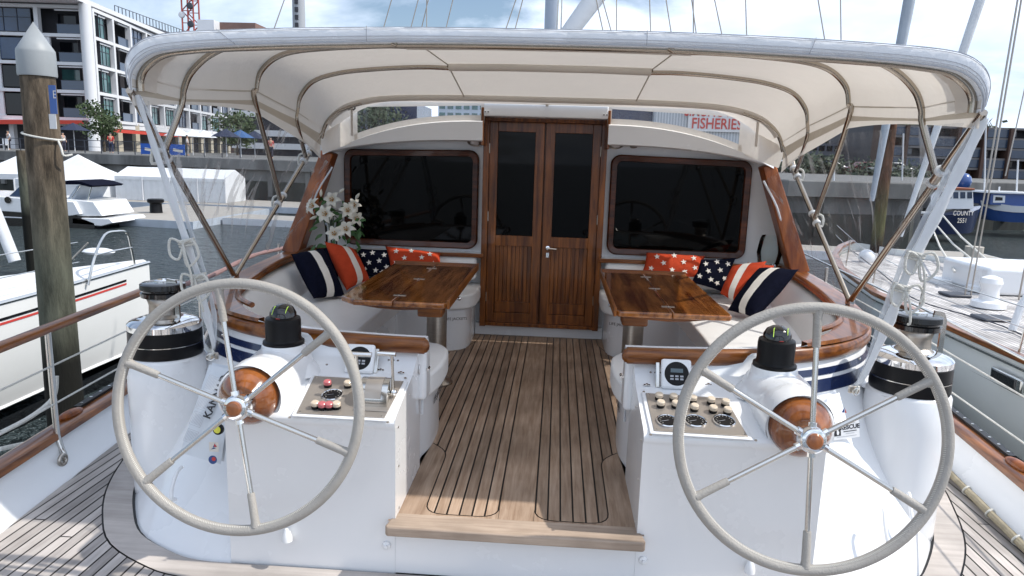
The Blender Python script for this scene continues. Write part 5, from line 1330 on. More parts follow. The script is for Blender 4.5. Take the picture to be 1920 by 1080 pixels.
def pilemat(name, top, bot, wet):
    m, nt, b = newmat(name); L = nt.links
    tc = nt.nodes.new('ShaderNodeTexCoord'); mp = nt.nodes.new('ShaderNodeMapping'); mp.inputs['Scale'].default_value = (4, 4, .9); L.new(tc.outputs['Object'], mp.inputs[0])
    n = nt.nodes.new('ShaderNodeTexNoise'); n.inputs['Scale'].default_value = 2.2; n.inputs['Detail'].default_value = 9; n.inputs['Roughness'].default_value = .7; L.new(mp.outputs[0], n.inputs['Vector'])
    cr = nt.nodes.new('ShaderNodeValToRGB'); cr.color_ramp.elements[0].position = .32; cr.color_ramp.elements[1].position = .68; cr.color_ramp.elements[0].color = (*[c*.35 for c in top], 1); cr.color_ramp.elements[1].color = (*top, 1); L.new(n.outputs['Fac'], cr.inputs[0])
    sx = nt.nodes.new('ShaderNodeSeparateXYZ'); L.new(tc.outputs['Object'], sx.inputs[0])
    def mapr(a, b_):
        r = nt.nodes.new('ShaderNodeMapRange'); r.inputs['From Min'].default_value = a; r.inputs['From Max'].default_value = b_; L.new(sx.outputs['Z'], r.inputs['Value']); return r
    ad = nt.nodes.new('ShaderNodeMath'); ad.operation = 'MULTIPLY_ADD'; ad.inputs[1].default_value = .6
    m1 = nt.nodes.new('ShaderNodeMix'); m1.data_type = 'RGBA'; r1 = mapr(.35, 1.35); L.new(r1.outputs[0], m1.inputs['Factor']); m1.inputs['A'].default_value = (*bot, 1); L.new(cr.outputs[0], m1.inputs['B'])
    mu = nt.nodes.new('ShaderNodeMix'); mu.data_type = 'RGBA'; mu.blend_type = 'MULTIPLY'; mu.inputs['Factor'].default_value = .75; L.new(m1.outputs['Result'], mu.inputs['A']); 
    cr2 = nt.nodes.new('ShaderNodeValToRGB'); cr2.color_ramp.elements[0].position = .35; cr2.color_ramp.elements[1].position = .6; cr2.color_ramp.elements[0].color = (.3, .3, .3, 1); L.new(n.outputs['Fac'], cr2.inputs[0]); L.new(cr2.outputs[0], mu.inputs['B'])
    m2 = nt.nodes.new('ShaderNodeMix'); m2.data_type = 'RGBA'; r2 = mapr(wet-.1, wet+.35); L.new(r2.outputs[0], m2.inputs['Factor']); m2.inputs['A'].default_value = (.012, .012, .010, 1); L.new(mu.outputs['Result'], m2.inputs['B'])
    L.new(m2.outputs['Result'], b.inputs['Base Color']); b.inputs['Roughness'].default_value = .85; b.inputs['Specular IOR Level'].default_value = .2
    bp = nt.nodes.new('ShaderNodeBump'); bp.inputs['Strength'].default_value = .9; bp.inputs['Distance'].default_value = .03; L.new(n.outputs['Fac'], bp.inputs['Height']); L.new(bp.outputs[0], b.inputs['Normal'])
    return m
def pile(c, r0, r1, z0, z1, m_, label, cap=None, group='mooring piles', n=28):
    t = thing('mooring_pile', (c[0], c[1], z0), label, 'pile', group)
    mb = MB(); rows = []; rnd = random.Random(int(c[0]*10))
    for i in range(33):
        z = z0+(z1-z0)*i/32; r = r0+(r1-r0)*i/32
        rows.append([V((c[0]+cos(a)*r*(1+.035*noise.noise(V((cos(a)*2, sin(a)*2, z*.7)))+.02*noise.noise(V((cos(a)*7, sin(a)*7, z*2)))), c[1]+sin(a)*r*(1+.035*noise.noise(V((cos(a)*2, sin(a)*2, z*.7)))), z)) for a in [2*pi*k/n for k in range(n)]])
    mb.loft(rows, closed=True, capends=True); mb.build('post', m_, t, angle=60)
    if cap: 
        mb = MB(); mb.lathe([(r1*1.12, -.0), (r1*1.14, .02), (r1*1.12, .21), (r1*1.10, .23), (0, .23+cap)], (c[0], c[1], z1-.06), (0, 0, 1), 32); mb.build('cap', mat('grey_pile_cap', (.29, .31, .32), .5, var=.12, vscale=3), t, angle=40)
    return t
pc = at(68, 100, Y=6.5)
PM = pilemat('weathered_pile', (.20, .155, .11), (.115, .12, .09), -.45)
p1 = pile((pc.x-.005, 6.5), .178, .140, WZ-.5, 2.21, PM, 'thick weathered timber pile with a grey conical cap beside the left white hull', cap=.25)
# berth sign and rope on the pile
sg = thing('berth_sign', at(100, 200, Y=6.42), 'narrow blue and white berth sign with a white letter on the capped pile', 'sign')
for a, b, m_ in ((160, 214, 'blueprint'), (214, 242, 'whitec')):
    A = at(95, a, Y=6.45); B = at(109, b, Y=6.45); mb = MB(); mb.box((A+B)/2+V((.0, -.02, 0)), (.065, .006, abs(A.z-B.z))); mb.build('sign_plate', mat('sign_'+m_, (.06, .13, .36) if m_[0] == 'b' else (.7, .7, .7), .4), sg, smooth=False)
text('letter', 'E', .10, at(103, 178, Y=6.42)+V((0, -.008, 0)), (1, 0, 0), (0, 0, 1), M['whitec'], sg, squash=.6)
mb = MB(); c = V((pc.x, 6.5, at(75, 255, Y=6.35).z)); mb.tube([c+V((cos(a)*.165, sin(a)*.165, -.03*cos(a))) for a in [2*pi*k/28 for k in range(28)]], .010, 6, closed=True)
mb.tube(smooth_path([c+V((.16, -.03, -.03)), c+V((.20, -.05, -.10)), c+V((.22, -.05, -.17)), c+V((.27, 0, -.16))], 4), .010, 6); tag(mb.build('pile_rope', M['rope']), 'pale rope tied round the capped timber pile', 'rope')
pile((-15.45, 20.2), .17, .17, WZ-.5, 1.35, PM, 'thin dark pile rising just behind the thick capped pile', group='mooring piles')
pile((8.75, 19.8), .16, .14, WZ-.5, 2.75, pilemat('brown_pile', (.20, .10, .06), (.12, .12, .05), -.4), 'tall brown pile seen through the starboard side curtain')
cp = at(1820, 515, Y=20); pile((cp.x, 20), .2, .22, WZ-.5, at(1820, 462, Y=20).z, mat('pale_pile', (.5, .46, .4), .8, var=.3, vscale=3, stretch=(4, 4, .5)), 'short pale pile standing in the water by the starboard neighbour yacht')

# quay ---------------------------------------------------------------
qp = [(-90, 57.5), (-42, 56), (-16, 50), (4, 41), (11, 35.5), (17.5, 36.5), (25, 50), (60, 60), (120, 70)]
qz = .95
mb = MB(); mb.poly([(x, y, qz) for x, y in ccw(qp+[(120, 700), (-300, 700), (-300, 57.5)])]); tag(mb.build('quay_ground', M['paving'], smooth=False, recalc=False), kind='structure')
qw = thing('quay_wall', (0, 45, WZ), 'long stained concrete quay wall with a dark weedy foot behind the boats', 'quay wall')
rows = [[V((x, y-.02, z)) for x, y in qp] for z in (qz+.004, qz-.9)]
mb = MB(); mb.loft([[V((x, y-.45, qz+.01)) for x, y in qp], [V((x, y-.5, qz-.05)) for x, y in qp], [V((x, y-.5, qz-.75)) for x, y in qp], [V((x, y-.1, qz-.8)) for x, y in qp]]); mb.loft([[V((x, y+.3, qz+.01)) for x, y in qp], [V((x, y-.45, qz+.01)) for x, y in qp]])
mb.build('capping_beam', M['concrete'], qw, smooth=False)
mb = MB(); mb.loft([[V((x, y, qz-.8)) for x, y in qp], [V((x, y, -.62)) for x, y in qp]]); mb.build('wall_face', M['concrete'], qw, smooth=False)
mb = MB(); mb.loft([[V((x, y-.04, -.62)) for x, y in qp], [V((x, y-.04, WZ-.5)) for x, y in qp]]); mb.build('wall_foot', M['quaydark'], qw, smooth=False)
for k in range(34):
    t = k/33; x = -60+t*100
    for (a, b) in zip(qp, qp[1:]):
        if a[0] <= x <= b[0]: y = a[1]+(b[1]-a[1])*(x-a[0])/(b[0]-a[0])
    mb = MB(); mb.box((x, y-.12, -.75), (.35, .3, 1.9)); mb.build('wall_fender', M['concrete'] if k % 3 else M['quaydark'], qw, smooth=False)
def quay_y(x):
    for (a, b) in zip(qp, qp[1:]):
        if a[0] <= x <= b[0]: return a[1]+(b[1]-a[1])*(x-a[0])/(b[0]-a[0])
    return 60

# floating pontoons ----------------------------------------------------
M['pdeck'] = mat('pontoon_planks', (.33, .31, .28), .85, var=.25, vscale=1.5, stretch=(1, 6, 1)); M['pside'] = mat('pontoon_side', (.42, .47, .53), .6, var=.2, vscale=1); M['pfloat'] = mat('pontoon_float', (.03, .03, .03), .7)
def pontoon(name, pts, z, label, side='pside', th=.38):
    t = thing(name, (pts[0][0], pts[0][1], z), label, 'pontoon')
    mb = MB(); mb.poly([(x, y, z) for x, y in ccw(pts)]); mb.build('decking', M['pdeck'], t, smooth=False, recalc=False)
    mb = MB(); q = offset_poly(ccw(pts), .06); mb.prism(q, z-th, z-.004); mb.build('side_beam', M[side], t, smooth=False)
    mb = MB(); mb.prism(offset_poly(ccw(pts), -.3), WZ-.3, z-th); mb.build('float', M['pfloat'], t, smooth=False)
pz = -1.93
A = at(206, 402, Z=pz); B = at(430, 425, Z=pz)
pontoon('floating_pontoon', [(-24.5, 34.6), (-17.5, 33.6), (-17.6, 43), (-24.5, 44)], pz, 'grey decked pontoon in front of the long white marquee')
pontoon('floating_pontoon', [(-17.3, 36.5), (-7.0, 35.5), (-7.0, 38), (-17.3, 39)], pz-.02, 'narrow white edged pontoon seen through the port side curtain', 'wht')
pontoon('floating_pontoon', [(-47, 44.3), (-15.5, 43.9), (-15.5, 49), (-47, 51)], pz+.05, 'long far pontoon along the quay that carries the marquees')
pontoon('floating_pontoon', [(7.5, 31.4), (18.6, 30.6), (18.8, 32.8), (7.6, 33.6)], pz, 'cream edged pontoon seen through the starboard side curtain', 'wht', .5)
# dark bin / bollard
bc = at(293, 399, Z=pz); mb = MB(); mb.lathe([(.34, 0), (.32, .05), (.30, .50), (.36, .54), (.42, .58), (.42, .72), (.36, .76), (0, .77)], bc, (0, 0, 1), 20); tag(mb.build('mooring_bollard', M['black']), 'squat black bollard on the grey decked pontoon', 'bollard')

# marquees -------------------------------------------------------------
def marquee(name, x0, x1, y0, y1, z0, eave, ridge, label, kind='gable', n=3, lit='wtent'):
    t = thing(name, (x0, y0, z0), label, 'marquee')
    if kind == 'gable':     # ridge runs along X
        ym = (y0+y1)/2
        mb = MB()
        N_ = 20; r = []
        for k in range(N_+1):
            x = x0+(x1-x0)*k/N_; sg_ = .05*sin(k*pi/N_*n*1.0)**2; r.append([V((x, y0-.06, eave-.22)), V((x, y0-.05, eave)), V((x, y0+(ym-y0)*.35, eave+(ridge-eave)*.38-sg_)), V((x, ym, ridge-sg_*.4)), V((x, y1, eave))])
        mb.loft(r); mb.poly([V((x0, y0, eave)), V((x0, ym, ridge)), V((x0, y1, eave))]); mb.poly([V((x1, y0, eave)), V((x1, ym, ridge)), V((x1, y1, eave))]); mb.build('roof', M[lit], t, angle=30)
        for k in range(n):
            xa, xb = x0+(x1-x0)*k/n, x0+(x1-x0)*(k+1)/n; G = 14
            mb = MB(); mb.loft([[V((xa+(xb-xa)*i/G, y0+.03*sin(i*1.9+k), z)) for i in range(G+1)] for z in (eave-.05, z0)]); mb.build('wall_sheet', M['wtent'], t)
            mb = MB(); mb.tube([(xb, y0-.03, z0), (xb, y0-.03, eave)], .05, 8); mb.build('pole', M['wht'], t)
        mb = MB(); mb.poly([V((x1, y0, z0)), V((x1, y1, z0)), V((x1, y1, eave)), V((x1, y0, eave))]); mb.poly([V((x0, y0, z0)), V((x0, y1, z0)), V((x0, y1, eave)), V((x0, y0, eave))]); mb.build('end_wall', M['wtent'], t, smooth=False)
    else:                   # pyramid
        xm, ym = (x0+x1)/2, (y0+y1)/2; mb = MB(); c = [V((x0, y0, eave)), V((x1, y0, eave)), V((x1, y1, eave)), V((x0, y1, eave))]
        rings = []
        for k in range(9):
            f = k/8; z = eave+(ridge-eave)*(f**1.35); rings.append([V((p.x+(xm-p.x)*f, p.y+(ym-p.y)*f, z)) for p in c])
        mb.loft(rings, closed=True); mb.loft([[p-V((0, 0, .35)) for p in c], c], closed=True); mb.build('roof', M[lit], t, angle=30)
        for p in c:
            mb = MB(); mb.tube([V((p.x, p.y, z0)), p], .05, 8); mb.build('pole', M['wht'], t)
        if kind == 'walled':
            mb = MB(); mb.poly([V((x1, y0, z0)), V((x1, y1, z0)), V((x1, y1, eave)), V((x1, y0, eave))]); mb.poly([V((x0, y0+.02, z0)), V((x1, y0+.02, z0)), V((x1, y0+.02, eave)), V((x0, y0+.02, eave))]); mb.build('side_wall', M['wtent'], t, smooth=False)
Yt = 45.5; a = at(218, 375, Y=Yt); b = at(424, 385, Y=Yt); e = at(300, 333, Y=Yt)
marquee('marquee', a.x, b.x, Yt, Yt+3.0, pz+.06, -.33, .25, 'long low white marquee of four bays standing on the far pontoon', n=4)
a = at(-20, 300, Y=45); b = at(62, 300, Y=45)
marquee('marquee', a.x-1.5, b.x, 44.8, 49.5, pz+.06, -.42, .95, 'open sided white marquee at the left edge behind the thin pile', 'open')
a = at(84, 300, Y=44.6); b = at(190, 345, Y=44.6)
marquee('marquee', a.x-2.2, b.x, 44.6, 49.0, pz+.06, -.70, .95, 'tall peaked white marquee with closed walls behind the motor cruiser', 'walled')

# apartment buildings ---------------------------------------------------
def facade(t, O, d, cols, floors, fh, z0, depth, spec, wallm, ground_h=0, slab=.35, pier=.45):
    """grid facade along direction d from O; spec(col, row) -> kind"""
    nrm = V((d.y, -d.x, 0)); x = 0
    H = z0+fh*floors
    wall = MB(); W = sum(cols)
    for k in range(floors+1): wall.bar(O+V((0, 0, z0+fh*k))-nrm*.0, O+d*W+V((0, 0, z0+fh*k)), .55, slab)
    bars = MB(); xs = 0
    for j in range(len(cols)+1):
        p = O+d*xs; wall.box(p+V((0, 0, z0+fh*floors/2)), (pier, .62, fh*floors), Matrix.Rotation(atan2(d.y, d.x), 3, 'Z'))
        if j < len(cols): xs += cols[j]
    wall.build('wall_grid', wallm, t, smooth=False)
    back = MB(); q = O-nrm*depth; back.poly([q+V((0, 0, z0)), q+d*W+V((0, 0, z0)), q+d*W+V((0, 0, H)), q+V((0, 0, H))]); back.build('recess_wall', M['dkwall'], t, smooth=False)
    R3 = Matrix.Rotation(atan2(d.y, d.x), 3, 'Z'); xs = 0
    for j, cw in enumerate(cols):
        for k in range(floors):
            kd = spec(j, k); zc = z0+fh*(k+.5); c = O+d*(xs+cw/2)+V((0, 0, zc))
            ih = fh-slab; iw = cw-pier
            if kd in 'bgw':
                g = {'b': 'bglass', 'g': 'gglass', 'w': 'bglass'}[kd]; ww = iw*(.62 if kd != 'b' else .8); off = -iw*.5+ww/2+iw*(.06 if (j+k) % 2 else .30)
                if kd == 'b': off = 0
                mb = MB(); mb.box(c+d*off-nrm*(.15), (ww, .08, ih*.92), R3); w_ = mb.build('window', M[g], t, smooth=False)
                mb = MB(); nn = 3 if ww > 1.6 else 2
                for i in range(nn+1): mb.box(c+d*(off-ww/2+ww*i/nn)-nrm*.09, (.07, .08, ih*.92), R3)
                mb.box(c+d*off-nrm*.09+V((0, 0, ih*.12)), (ww, .07, .06), R3); mb.box(c+d*off-nrm*.09+V((0, 0, -ih*.45)), (ww, .07, .06), R3); mb.build('mullion_frame', M['mull'], w_, smooth=False)
                if kd == 'g':
                    mb = MB(); mb.box(c+d*off-nrm*.02+V((0, 0, ih*.43)), (ww*1.05, .25, .16), R3); mb.build('blind_box', wallm, w_, smooth=False)
            elif kd == 'o':
                mb = MB(); mb.box(c+d*iw*.18-nrm*.02+V((0, 0, -ih*.30)), (iw*.62, .06, ih*.36), R3); w_ = mb.build('balcony_glass', M['rail'], t, smooth=False)
                mb = MB(); mb.box(c+d*iw*.18-nrm*.02+V((0, 0, -ih*.11)), (iw*.66, .08, .06), R3)
                for i in range(3): mb.box(c+d*(iw*(-.12+.30*i))-nrm*.05+V((0, 0, -ih*.3)), (.06, .08, ih*.4), R3)
                mb.build('balcony_rail', M['mull'], w_, smooth=False)
                mb = MB(); mb.box(c-d*iw*.1-nrm*(depth-.12)+V((0, 0, .0)), (iw*.5, .05, ih*.8), R3); mb.build('balcony_door', M['dglass'] if (j*3+k) % 4 else M['gglass'], t, smooth=False)
                mb = MB(); mb.box(c+d*iw*.15-nrm*.02+V((0, 0, ih*.44)), (iw*.6, .25, .14), R3); mb.build('blind_box', wallm, t, smooth=False)
            elif kd == 'n':
                mb = MB(); mb.box(c-nrm*.1+V((0, 0, 0)), (iw*.52, .08, ih*.86), R3); mb.build('window', M['dglass'] if (j+k) % 3 else M['bglass'], t, smooth=False)
                
                for sg_ in (-1, 1): mb = MB(); mb.box(c+d*(sg_*iw*.5)-nrm*.02, (iw*.50, .3, ih), R3); mb.build('wall_panel', wallm, t, smooth=False)
        xs += cw
ap = thing('apartment_building', at(175, 282, Y=80), 'white five storey apartment building with dark balconies and a round corner column', 'building')
C0 = at(176, 215, Y=80); zb = 4.45; gz = qz
far = at(395, 253, Y=122); far = V((far.x, 122, C0.z)); dR = V((far.x-C0.x, far.y-C0.y, 0)).normalized(); dL = V((-1, -.06, 0)).normalized()
C0 = V((C0.x, 80, 0)); fh = 3.02
L0 = C0+dL*28
def specL(j, k): return 'onnbnn'[(5-j) % 6] if k < 4 else 'obnbob'[(5-j) % 6]
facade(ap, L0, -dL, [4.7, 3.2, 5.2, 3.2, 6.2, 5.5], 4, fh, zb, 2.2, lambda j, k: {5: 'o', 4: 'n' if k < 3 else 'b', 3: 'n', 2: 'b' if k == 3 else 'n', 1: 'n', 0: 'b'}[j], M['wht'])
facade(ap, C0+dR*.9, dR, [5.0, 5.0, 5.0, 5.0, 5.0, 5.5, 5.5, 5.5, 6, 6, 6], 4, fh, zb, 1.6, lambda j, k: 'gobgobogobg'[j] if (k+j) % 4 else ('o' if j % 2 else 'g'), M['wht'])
mb = MB(); mb.lathe([(.62, 0), (.62, zb+fh*4+.3-gz)], (C0.x+.1, C0.y-.4, gz), (0, 0, 1), 24); mb.build('corner_column', M['wht'], ap)
mb = MB(); zt = zb+fh*4+.35; rf = [L0+V((0, -2.2, 0)), C0+V((.6, -2.6, 0)), C0+dR*60+V((1.8, -1.2, 0)), C0+dR*60+V((-14, 6, 0)), L0+V((0, 16, 0))]
mb.prism([(p.x, p.y) for p in rf], zt, zt+.5); mb.build('roof_slab', M['wht'], ap, smooth=False)
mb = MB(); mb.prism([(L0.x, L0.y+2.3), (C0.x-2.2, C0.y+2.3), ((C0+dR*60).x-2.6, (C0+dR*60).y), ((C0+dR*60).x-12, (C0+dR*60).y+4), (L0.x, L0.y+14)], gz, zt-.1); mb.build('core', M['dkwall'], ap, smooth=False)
# ground floor: piers, shop glazing, canopies
for j in range(7):
    p = L0.lerp(C0, j/6.0)
    if j < 6: mb = MB(); mb.box(p+V((0, 0, (gz+zb)/2)), (.55, .55, zb-gz)); mb.build('pier', M['wht'], ap, smooth=False)
for j in range(1, 12):
    p = C0+dR*(.9+5.2*j); mb = MB(); mb.box(p+V((0, 0, (gz+zb)/2)), (.5, .9, zb-gz)); mb.build('pier', mat('tan_pier', (.42, .38, .30), .7) if 'tan_pier' not in bpy.data.materials else bpy.data.materials['tan_pier'], ap, smooth=False)
mb = MB(); q = [L0+V((0, -.4, 0)), C0+V((0, -.4, 0)), C0+dR*60+V((1.2, 0, 0)), C0+dR*60-V((3, 0, 0)), L0+V((0, 3, 0))]; mb.prism([(p.x, p.y) for p in q], zb-.75, zb-.2); mb.build('first_floor_slab', M['wht'], ap, smooth=False)
for (pa, pb_, dpt) in ((0, .24, 1.9), (.56, 1.0, 1.9)):
    a = L0.lerp(C0, pa); b = L0.lerp(C0, pb_); mb = MB(); mb.loft([[a+V((0, -dpt, zb-.95)), b+V((0, -dpt, zb-.55))], [a+V((0, -dpt, zb-.45)), b+V((0, -dpt, zb-.15))], [a+V((0, 0, zb-.4)), b+V((0, 0, zb-.1))]]); mb.build('awning', M['redaw'], ap, smooth=False)
a = C0+dR*1.4; b = C0+dR*24; nR = V((dR.y, -dR.x, 0)); mb = MB(); mb.loft([[a+nR*1.4+V((0, 0, zb-1.3)), b+nR*1.4+V((0, 0, zb-1.3))], [a+nR*1.4+V((0, 0, zb-.9)), b+nR*1.4+V((0, 0, zb-.9))]]); mb.build('fascia_sign', M['redaw'], ap, smooth=False)
mb = MB(); mb.box(L0.lerp(C0, .18)+V((0, -.6, (gz+zb)/2-.3)), (1.0, .4, zb-gz-.6)); mb.build('red_doorway', M['redaw'], ap, smooth=False)
# stepped roof terraces behind
up = thing('penthouse_block', at(400, 60, Y=120), 'set back roof storey with railings rising behind the white apartment building', 'building')
a = at(215, 16, Y=96); b = at(420, 52, Y=130)
mb = MB(); mb.loft([[V((a.x, 96, z)), V((b.x, 130, z)), V((b.x+6, 136, z))] for z in (zt+.4, a.z-.9)]); mb.build('wall', mat('ochre_wall', (.36, .22, .12), .8, var=.3, vscale=.5), up, smooth=False)
mb = MB(); mb.loft([[V((a.x, 96, z)), V((b.x, 130, z)), V((b.x+6, 136, z))] for z in (a.z-.9, a.z-.6)]); 
for k in range(40):
    p = V((a.x, 96, a.z-.6)).lerp(V((b.x, 130, a.z-.6)), k/39); mb.box(p+V((0, 0, .5)), (.08, .08, 1.0))
mb.loft([[V((a.x, 96, z)), V((b.x, 130, z))] for z in (a.z+.36, a.z+.46)]); mb.build('railing', M['mull'], up, smooth=False)
c = at(436, 42, Y=150); bk = thing('brown_office_block', (c.x, 150, gz), 'plain brown box building behind the roof terraces', 'building')
mb = MB(); mb.box((c.x+.5, 155, c.z/2), (8.5, 10, c.z)); mb.build('wall', mat('brown_cladding', (.20, .12, .10), .8, var=.15, vscale=.4), bk, smooth=False)
mb = MB(); mb.box((c.x-4.5, 149, c.z-1.2), (3.5, 3, 2.4)); mb.build('roof_plant', M['wht'], bk, smooth=False)
# lattice crane and broadcast tower
def lattice(name, c, w, z0, z1, cat, label, m_):
    t = thing(name, (c.x, c.y, z0), label, cat)
    for sx_ in (-1, 1):
        for sy_ in (-1, 1):
            mb = MB(); mb.tube([(c.x+sx_*w, c.y+sy_*w, z0), (c.x+sx_*w, c.y+sy_*w, z1)], .2, 5); mb.build('leg', m_, t)
    mb = MB(); z = z0; k = 0
    while z < z1:
        s_ = 1 if k % 2 else -1
        for sy_ in (-1, 1): mb.tube([(c.x-s_*w, c.y+sy_*w, z), (c.x+s_*w, c.y+sy_*w, z+2*w)], .14, 4); mb.tube([(c.x-w, c.y+sy_*w, z), (c.x+w, c.y+sy_*w, z)], .12, 4)
        z += 2*w; k += 1
    mb.build('lattice', m_, t)
    return t
c = at(358, 40, Y=170); tw = lattice('lattice_tower', c, 1.35, 14, c.z+22, 'tower', 'red and white lattice tower rising behind the apartment roof', mat('tower_red', (.45, .10, .08), .6, var=.5, vscale=.35, stretch=(.1, .1, 1)))
for k in range(5):
    mb = MB(); mb.lathe([(.7, 0), (.75, .2), (.7, .5), (0, .6)], (c.x+(-1)**k*1.0, c.y-1.9, c.z-1+k*2.0), (0, -1, .1), 14); mb.build('dish', M['wht'] if k % 2 else M['mull'], tw)
c = at(560, 20, Y=300); ct = thing('slender_city_tower', (c.x, 300, gz), 'slender pale concrete tower far off above the canopy left of centre', 'tower')
mb = MB(); mb.lathe([(2.6, gz), (2.4, c.z+60)], (c.x, 300, 0), (0, 0, 1), 12); mb.build('shaft', mat('tower_concrete', (.35, .37, .40), .8), ct)
for k in range(20):
    mb = MB(); mb.box((c.x, 297.5, c.z-12+k*3.0), (1.4, .6, 1.8)); mb.build('shaft_window', M['dkwall'], ct, smooth=False)
# dark glazed and pale block further along the quay (seen through the curtain)
gb = thing('dark_glass_building', at(540, 250, Y=100), 'dark glazed low building with white bands seen through the port side curtain', 'building')
a = at(476, 180, Y=98); b = at(640, 200, Y=98); zt2 = at(540, 176, Y=98).z
mb = MB(); mb.box(((a.x+b.x)/2, 106, (gz+zt2)/2), (b.x-a.x+6, 15, zt2-gz)); mb.build('wall', M['dkwall'], gb, smooth=False)
for py in (212, 248, 272):
    z = at(540, py+3, Y=98).z; mb = MB(); mb.box(((a.x+b.x)/2, 98.2, z), (b.x-a.x+6.6, .7, .8)); mb.build('white_band', M['wht'], gb, smooth=False)
# buildings seen through the cabin-top front windows
def simple_block(name, px0, px1, pyt, pyb, Y, m_, label, win=None, rows=3, cols=6, dpt=10):
    a = at(px0, pyt, Y=Y); b = at(px1, pyt, Y=Y); zb_ = gz if pyb is None else at((px0+px1)/2, pyb, Y=Y).z; z_ = (a.z+b.z)/2
    t = thing(name, ((a.x+b.x)/2, Y, gz), label, 'building')
    mb = MB(); mb.box(((a.x+b.x)/2, Y+dpt/2, (z_+zb_)/2), (b.x-a.x, dpt, z_-zb_)); mb.build('wall', m_, t, smooth=False)
    if win:
        for r in range(rows):
            for c_ in range(cols):
                w_ = (b.x-a.x)/cols; h_ = (z_-zb_)/rows; mb = MB(); mb.box((a.x+w_*(c_+.5), Y-.05, zb_+h_*(r+.5)), (w_*.7, .12, h_*.55)); mb.build('window', win, t, smooth=False)
    return t, a, b, z_
simple_block('navy_shed', 672, 782, 192, None, 88, M['navy'], 'navy and pale grey shed seen through the left front window', None)
a = at(722, 224, Y=87); b = at(790, 224, Y=87); 
simple_block('glass_office_building', 822, 960, 178, None, 150, mat('office_white', (.55, .62, .70), .5), 'pale blue glass office building seen through the left front window', M['gglass'], 8, 9)
simple_block('navy_warehouse', 1130, 1228, 198, None, 92, M['navy'], 'plain navy warehouse left of the fishery shed', None)
def corrug():
    m, nt, b = newmat('corrugated_white'); L = nt.links; tc = nt.nodes.new('ShaderNodeTexCoord'); w_ = nt.nodes.new('ShaderNodeTexWave'); w_.inputs['Scale'].default_value = .9; w_.bands_direction = 'X'; L.new(tc.outputs['Object'], w_.inputs[0])
    cr = nt.nodes.new('ShaderNodeValToRGB'); cr.color_ramp.elements[0].color = (.34, .37, .41, 1); cr.color_ramp.elements[1].color = (.6, .62, .64, 1); L.new(w_.outputs['Fac'], cr.inputs[0]); L.new(cr.outputs[0], b.inputs['Base Color']); b.inputs['Roughness'].default_value = .5; return m
t, a, b, z_ = simple_block('fishery_shed', 1229, 1460, 190, None, 90, corrug(), 'corrugated white shed with a large red lettered sign', None)
A = at(1293, 210, Y=89.7); B = at(1398, 262, Y=89.7)
mb = MB(); mb.box(((A.x+B.x)/2+.3, 89.75, (at(1345, 200, Y=89.7).z+at(1345, 247, Y=89.7).z)/2), (B.x-A.x+.8, .15, at(1345, 200, Y=89.7).z-at(1345, 247, Y=89.7).z)); sgn = mb.build('sign_board', mat('sign_white', (.75, .75, .75), .5), t, smooth=False)
text('lettering', 'FISHERIES', 1.75, at(1344, 233, Y=89.6), (1, 0, 0), (0, 0, 1), M['redprint'], sgn, bold=.03, squash=.82)
text('lettering', 'SIMUNOVICH', 1.75, at(1344, 210, Y=89.6), (1, 0, 0), (0, 0, 1), M['redprint'], sgn, bold=.03, squash=.72)

# right-hand apartments, hill trees -------------------------------------
rb = thing('quayside_apartments', at(1830, 350, Y=84), 'dark brown and blue apartment blocks on the right with rows of glass balconies', 'building')
M['brick'] = mat('brown_cladding_right', (.085, .045, .032), .7, var=.2, vscale=.3); M['bblue'] = mat('blue_balcony', (.03, .05, .09), .25, spec=.8, var=.3, vscale=.5)
a = at(1650, 236, Y=84); b = at(1990, 243, Y=84); ztop = at(1800, 238, Y=84).z; W_ = b.x-a.x
mb = MB(); mb.box(((a.x+b.x)/2, 92, (gz+ztop)/2), (W_, 14, ztop-gz)); mb.build('wall', M['dkwall'], rb, smooth=False)
fl_ = (ztop-gz)/5
for k in range(5):
    mb = MB(); mb.box(((a.x+b.x)/2, 84.4, gz+fl_*k+fl_*.92), (W_, 1.6, .22)); mb.build('floor_slab', mat('slab_grey', (.16, .15, .15), .7) if 'slab_grey' not in bpy.data.materials else bpy.data.materials['slab_grey'], rb, smooth=False)
    for j in range(7):
        x = a.x+W_*(j+.5)/7
        if (j+k) % 3 != 0:
            mb = MB(); mb.box((x, 83.6, gz+fl_*k+.5), (W_/7*.9, .08, .85)); mb.build('balcony_glass', M['bblue'], rb, smooth=False)
        if (j*2+k) % 3 == 0:
            mb = MB(); mb.box((x+.6, 84.9, gz+fl_*(k+.5)), (W_/7*.55, .3, fl_*.8)); mb.build('brown_panel', M['brick'], rb, smooth=False)
        mb = MB(); mb.box((x-.5, 84.95, gz+fl_*(k+.48)), (1.1, .1, fl_*.6)); mb.build('window', M['bglass'] if (j+k) % 2 else M['dglass'], rb, smooth=False)
for j in range(8):
    mb = MB(); mb.box((a.x+W_*j/7, 84.2, (gz+ztop)/2), (.35, 2.0, ztop-gz)); mb.build('party_wall', M['brick'], rb, smooth=False)
simple_block('grey_terrace_building', 1520, 1650, 270, None, 96, mat('grey_cladding', (.14, .15, .18), .7, var=.2, vscale=.4), 'long grey terrace building left of the dark apartments on the right', M['dglass'], 3, 9)
simple_block('grey_terrace_building', 1430, 1518, 290, None, 100, mat('dusky_cladding', (.20, .20, .22), .7, var=.2, vscale=.4), 'low dusky building between the grey terrace and the cabin', M['dglass'], 2, 6)
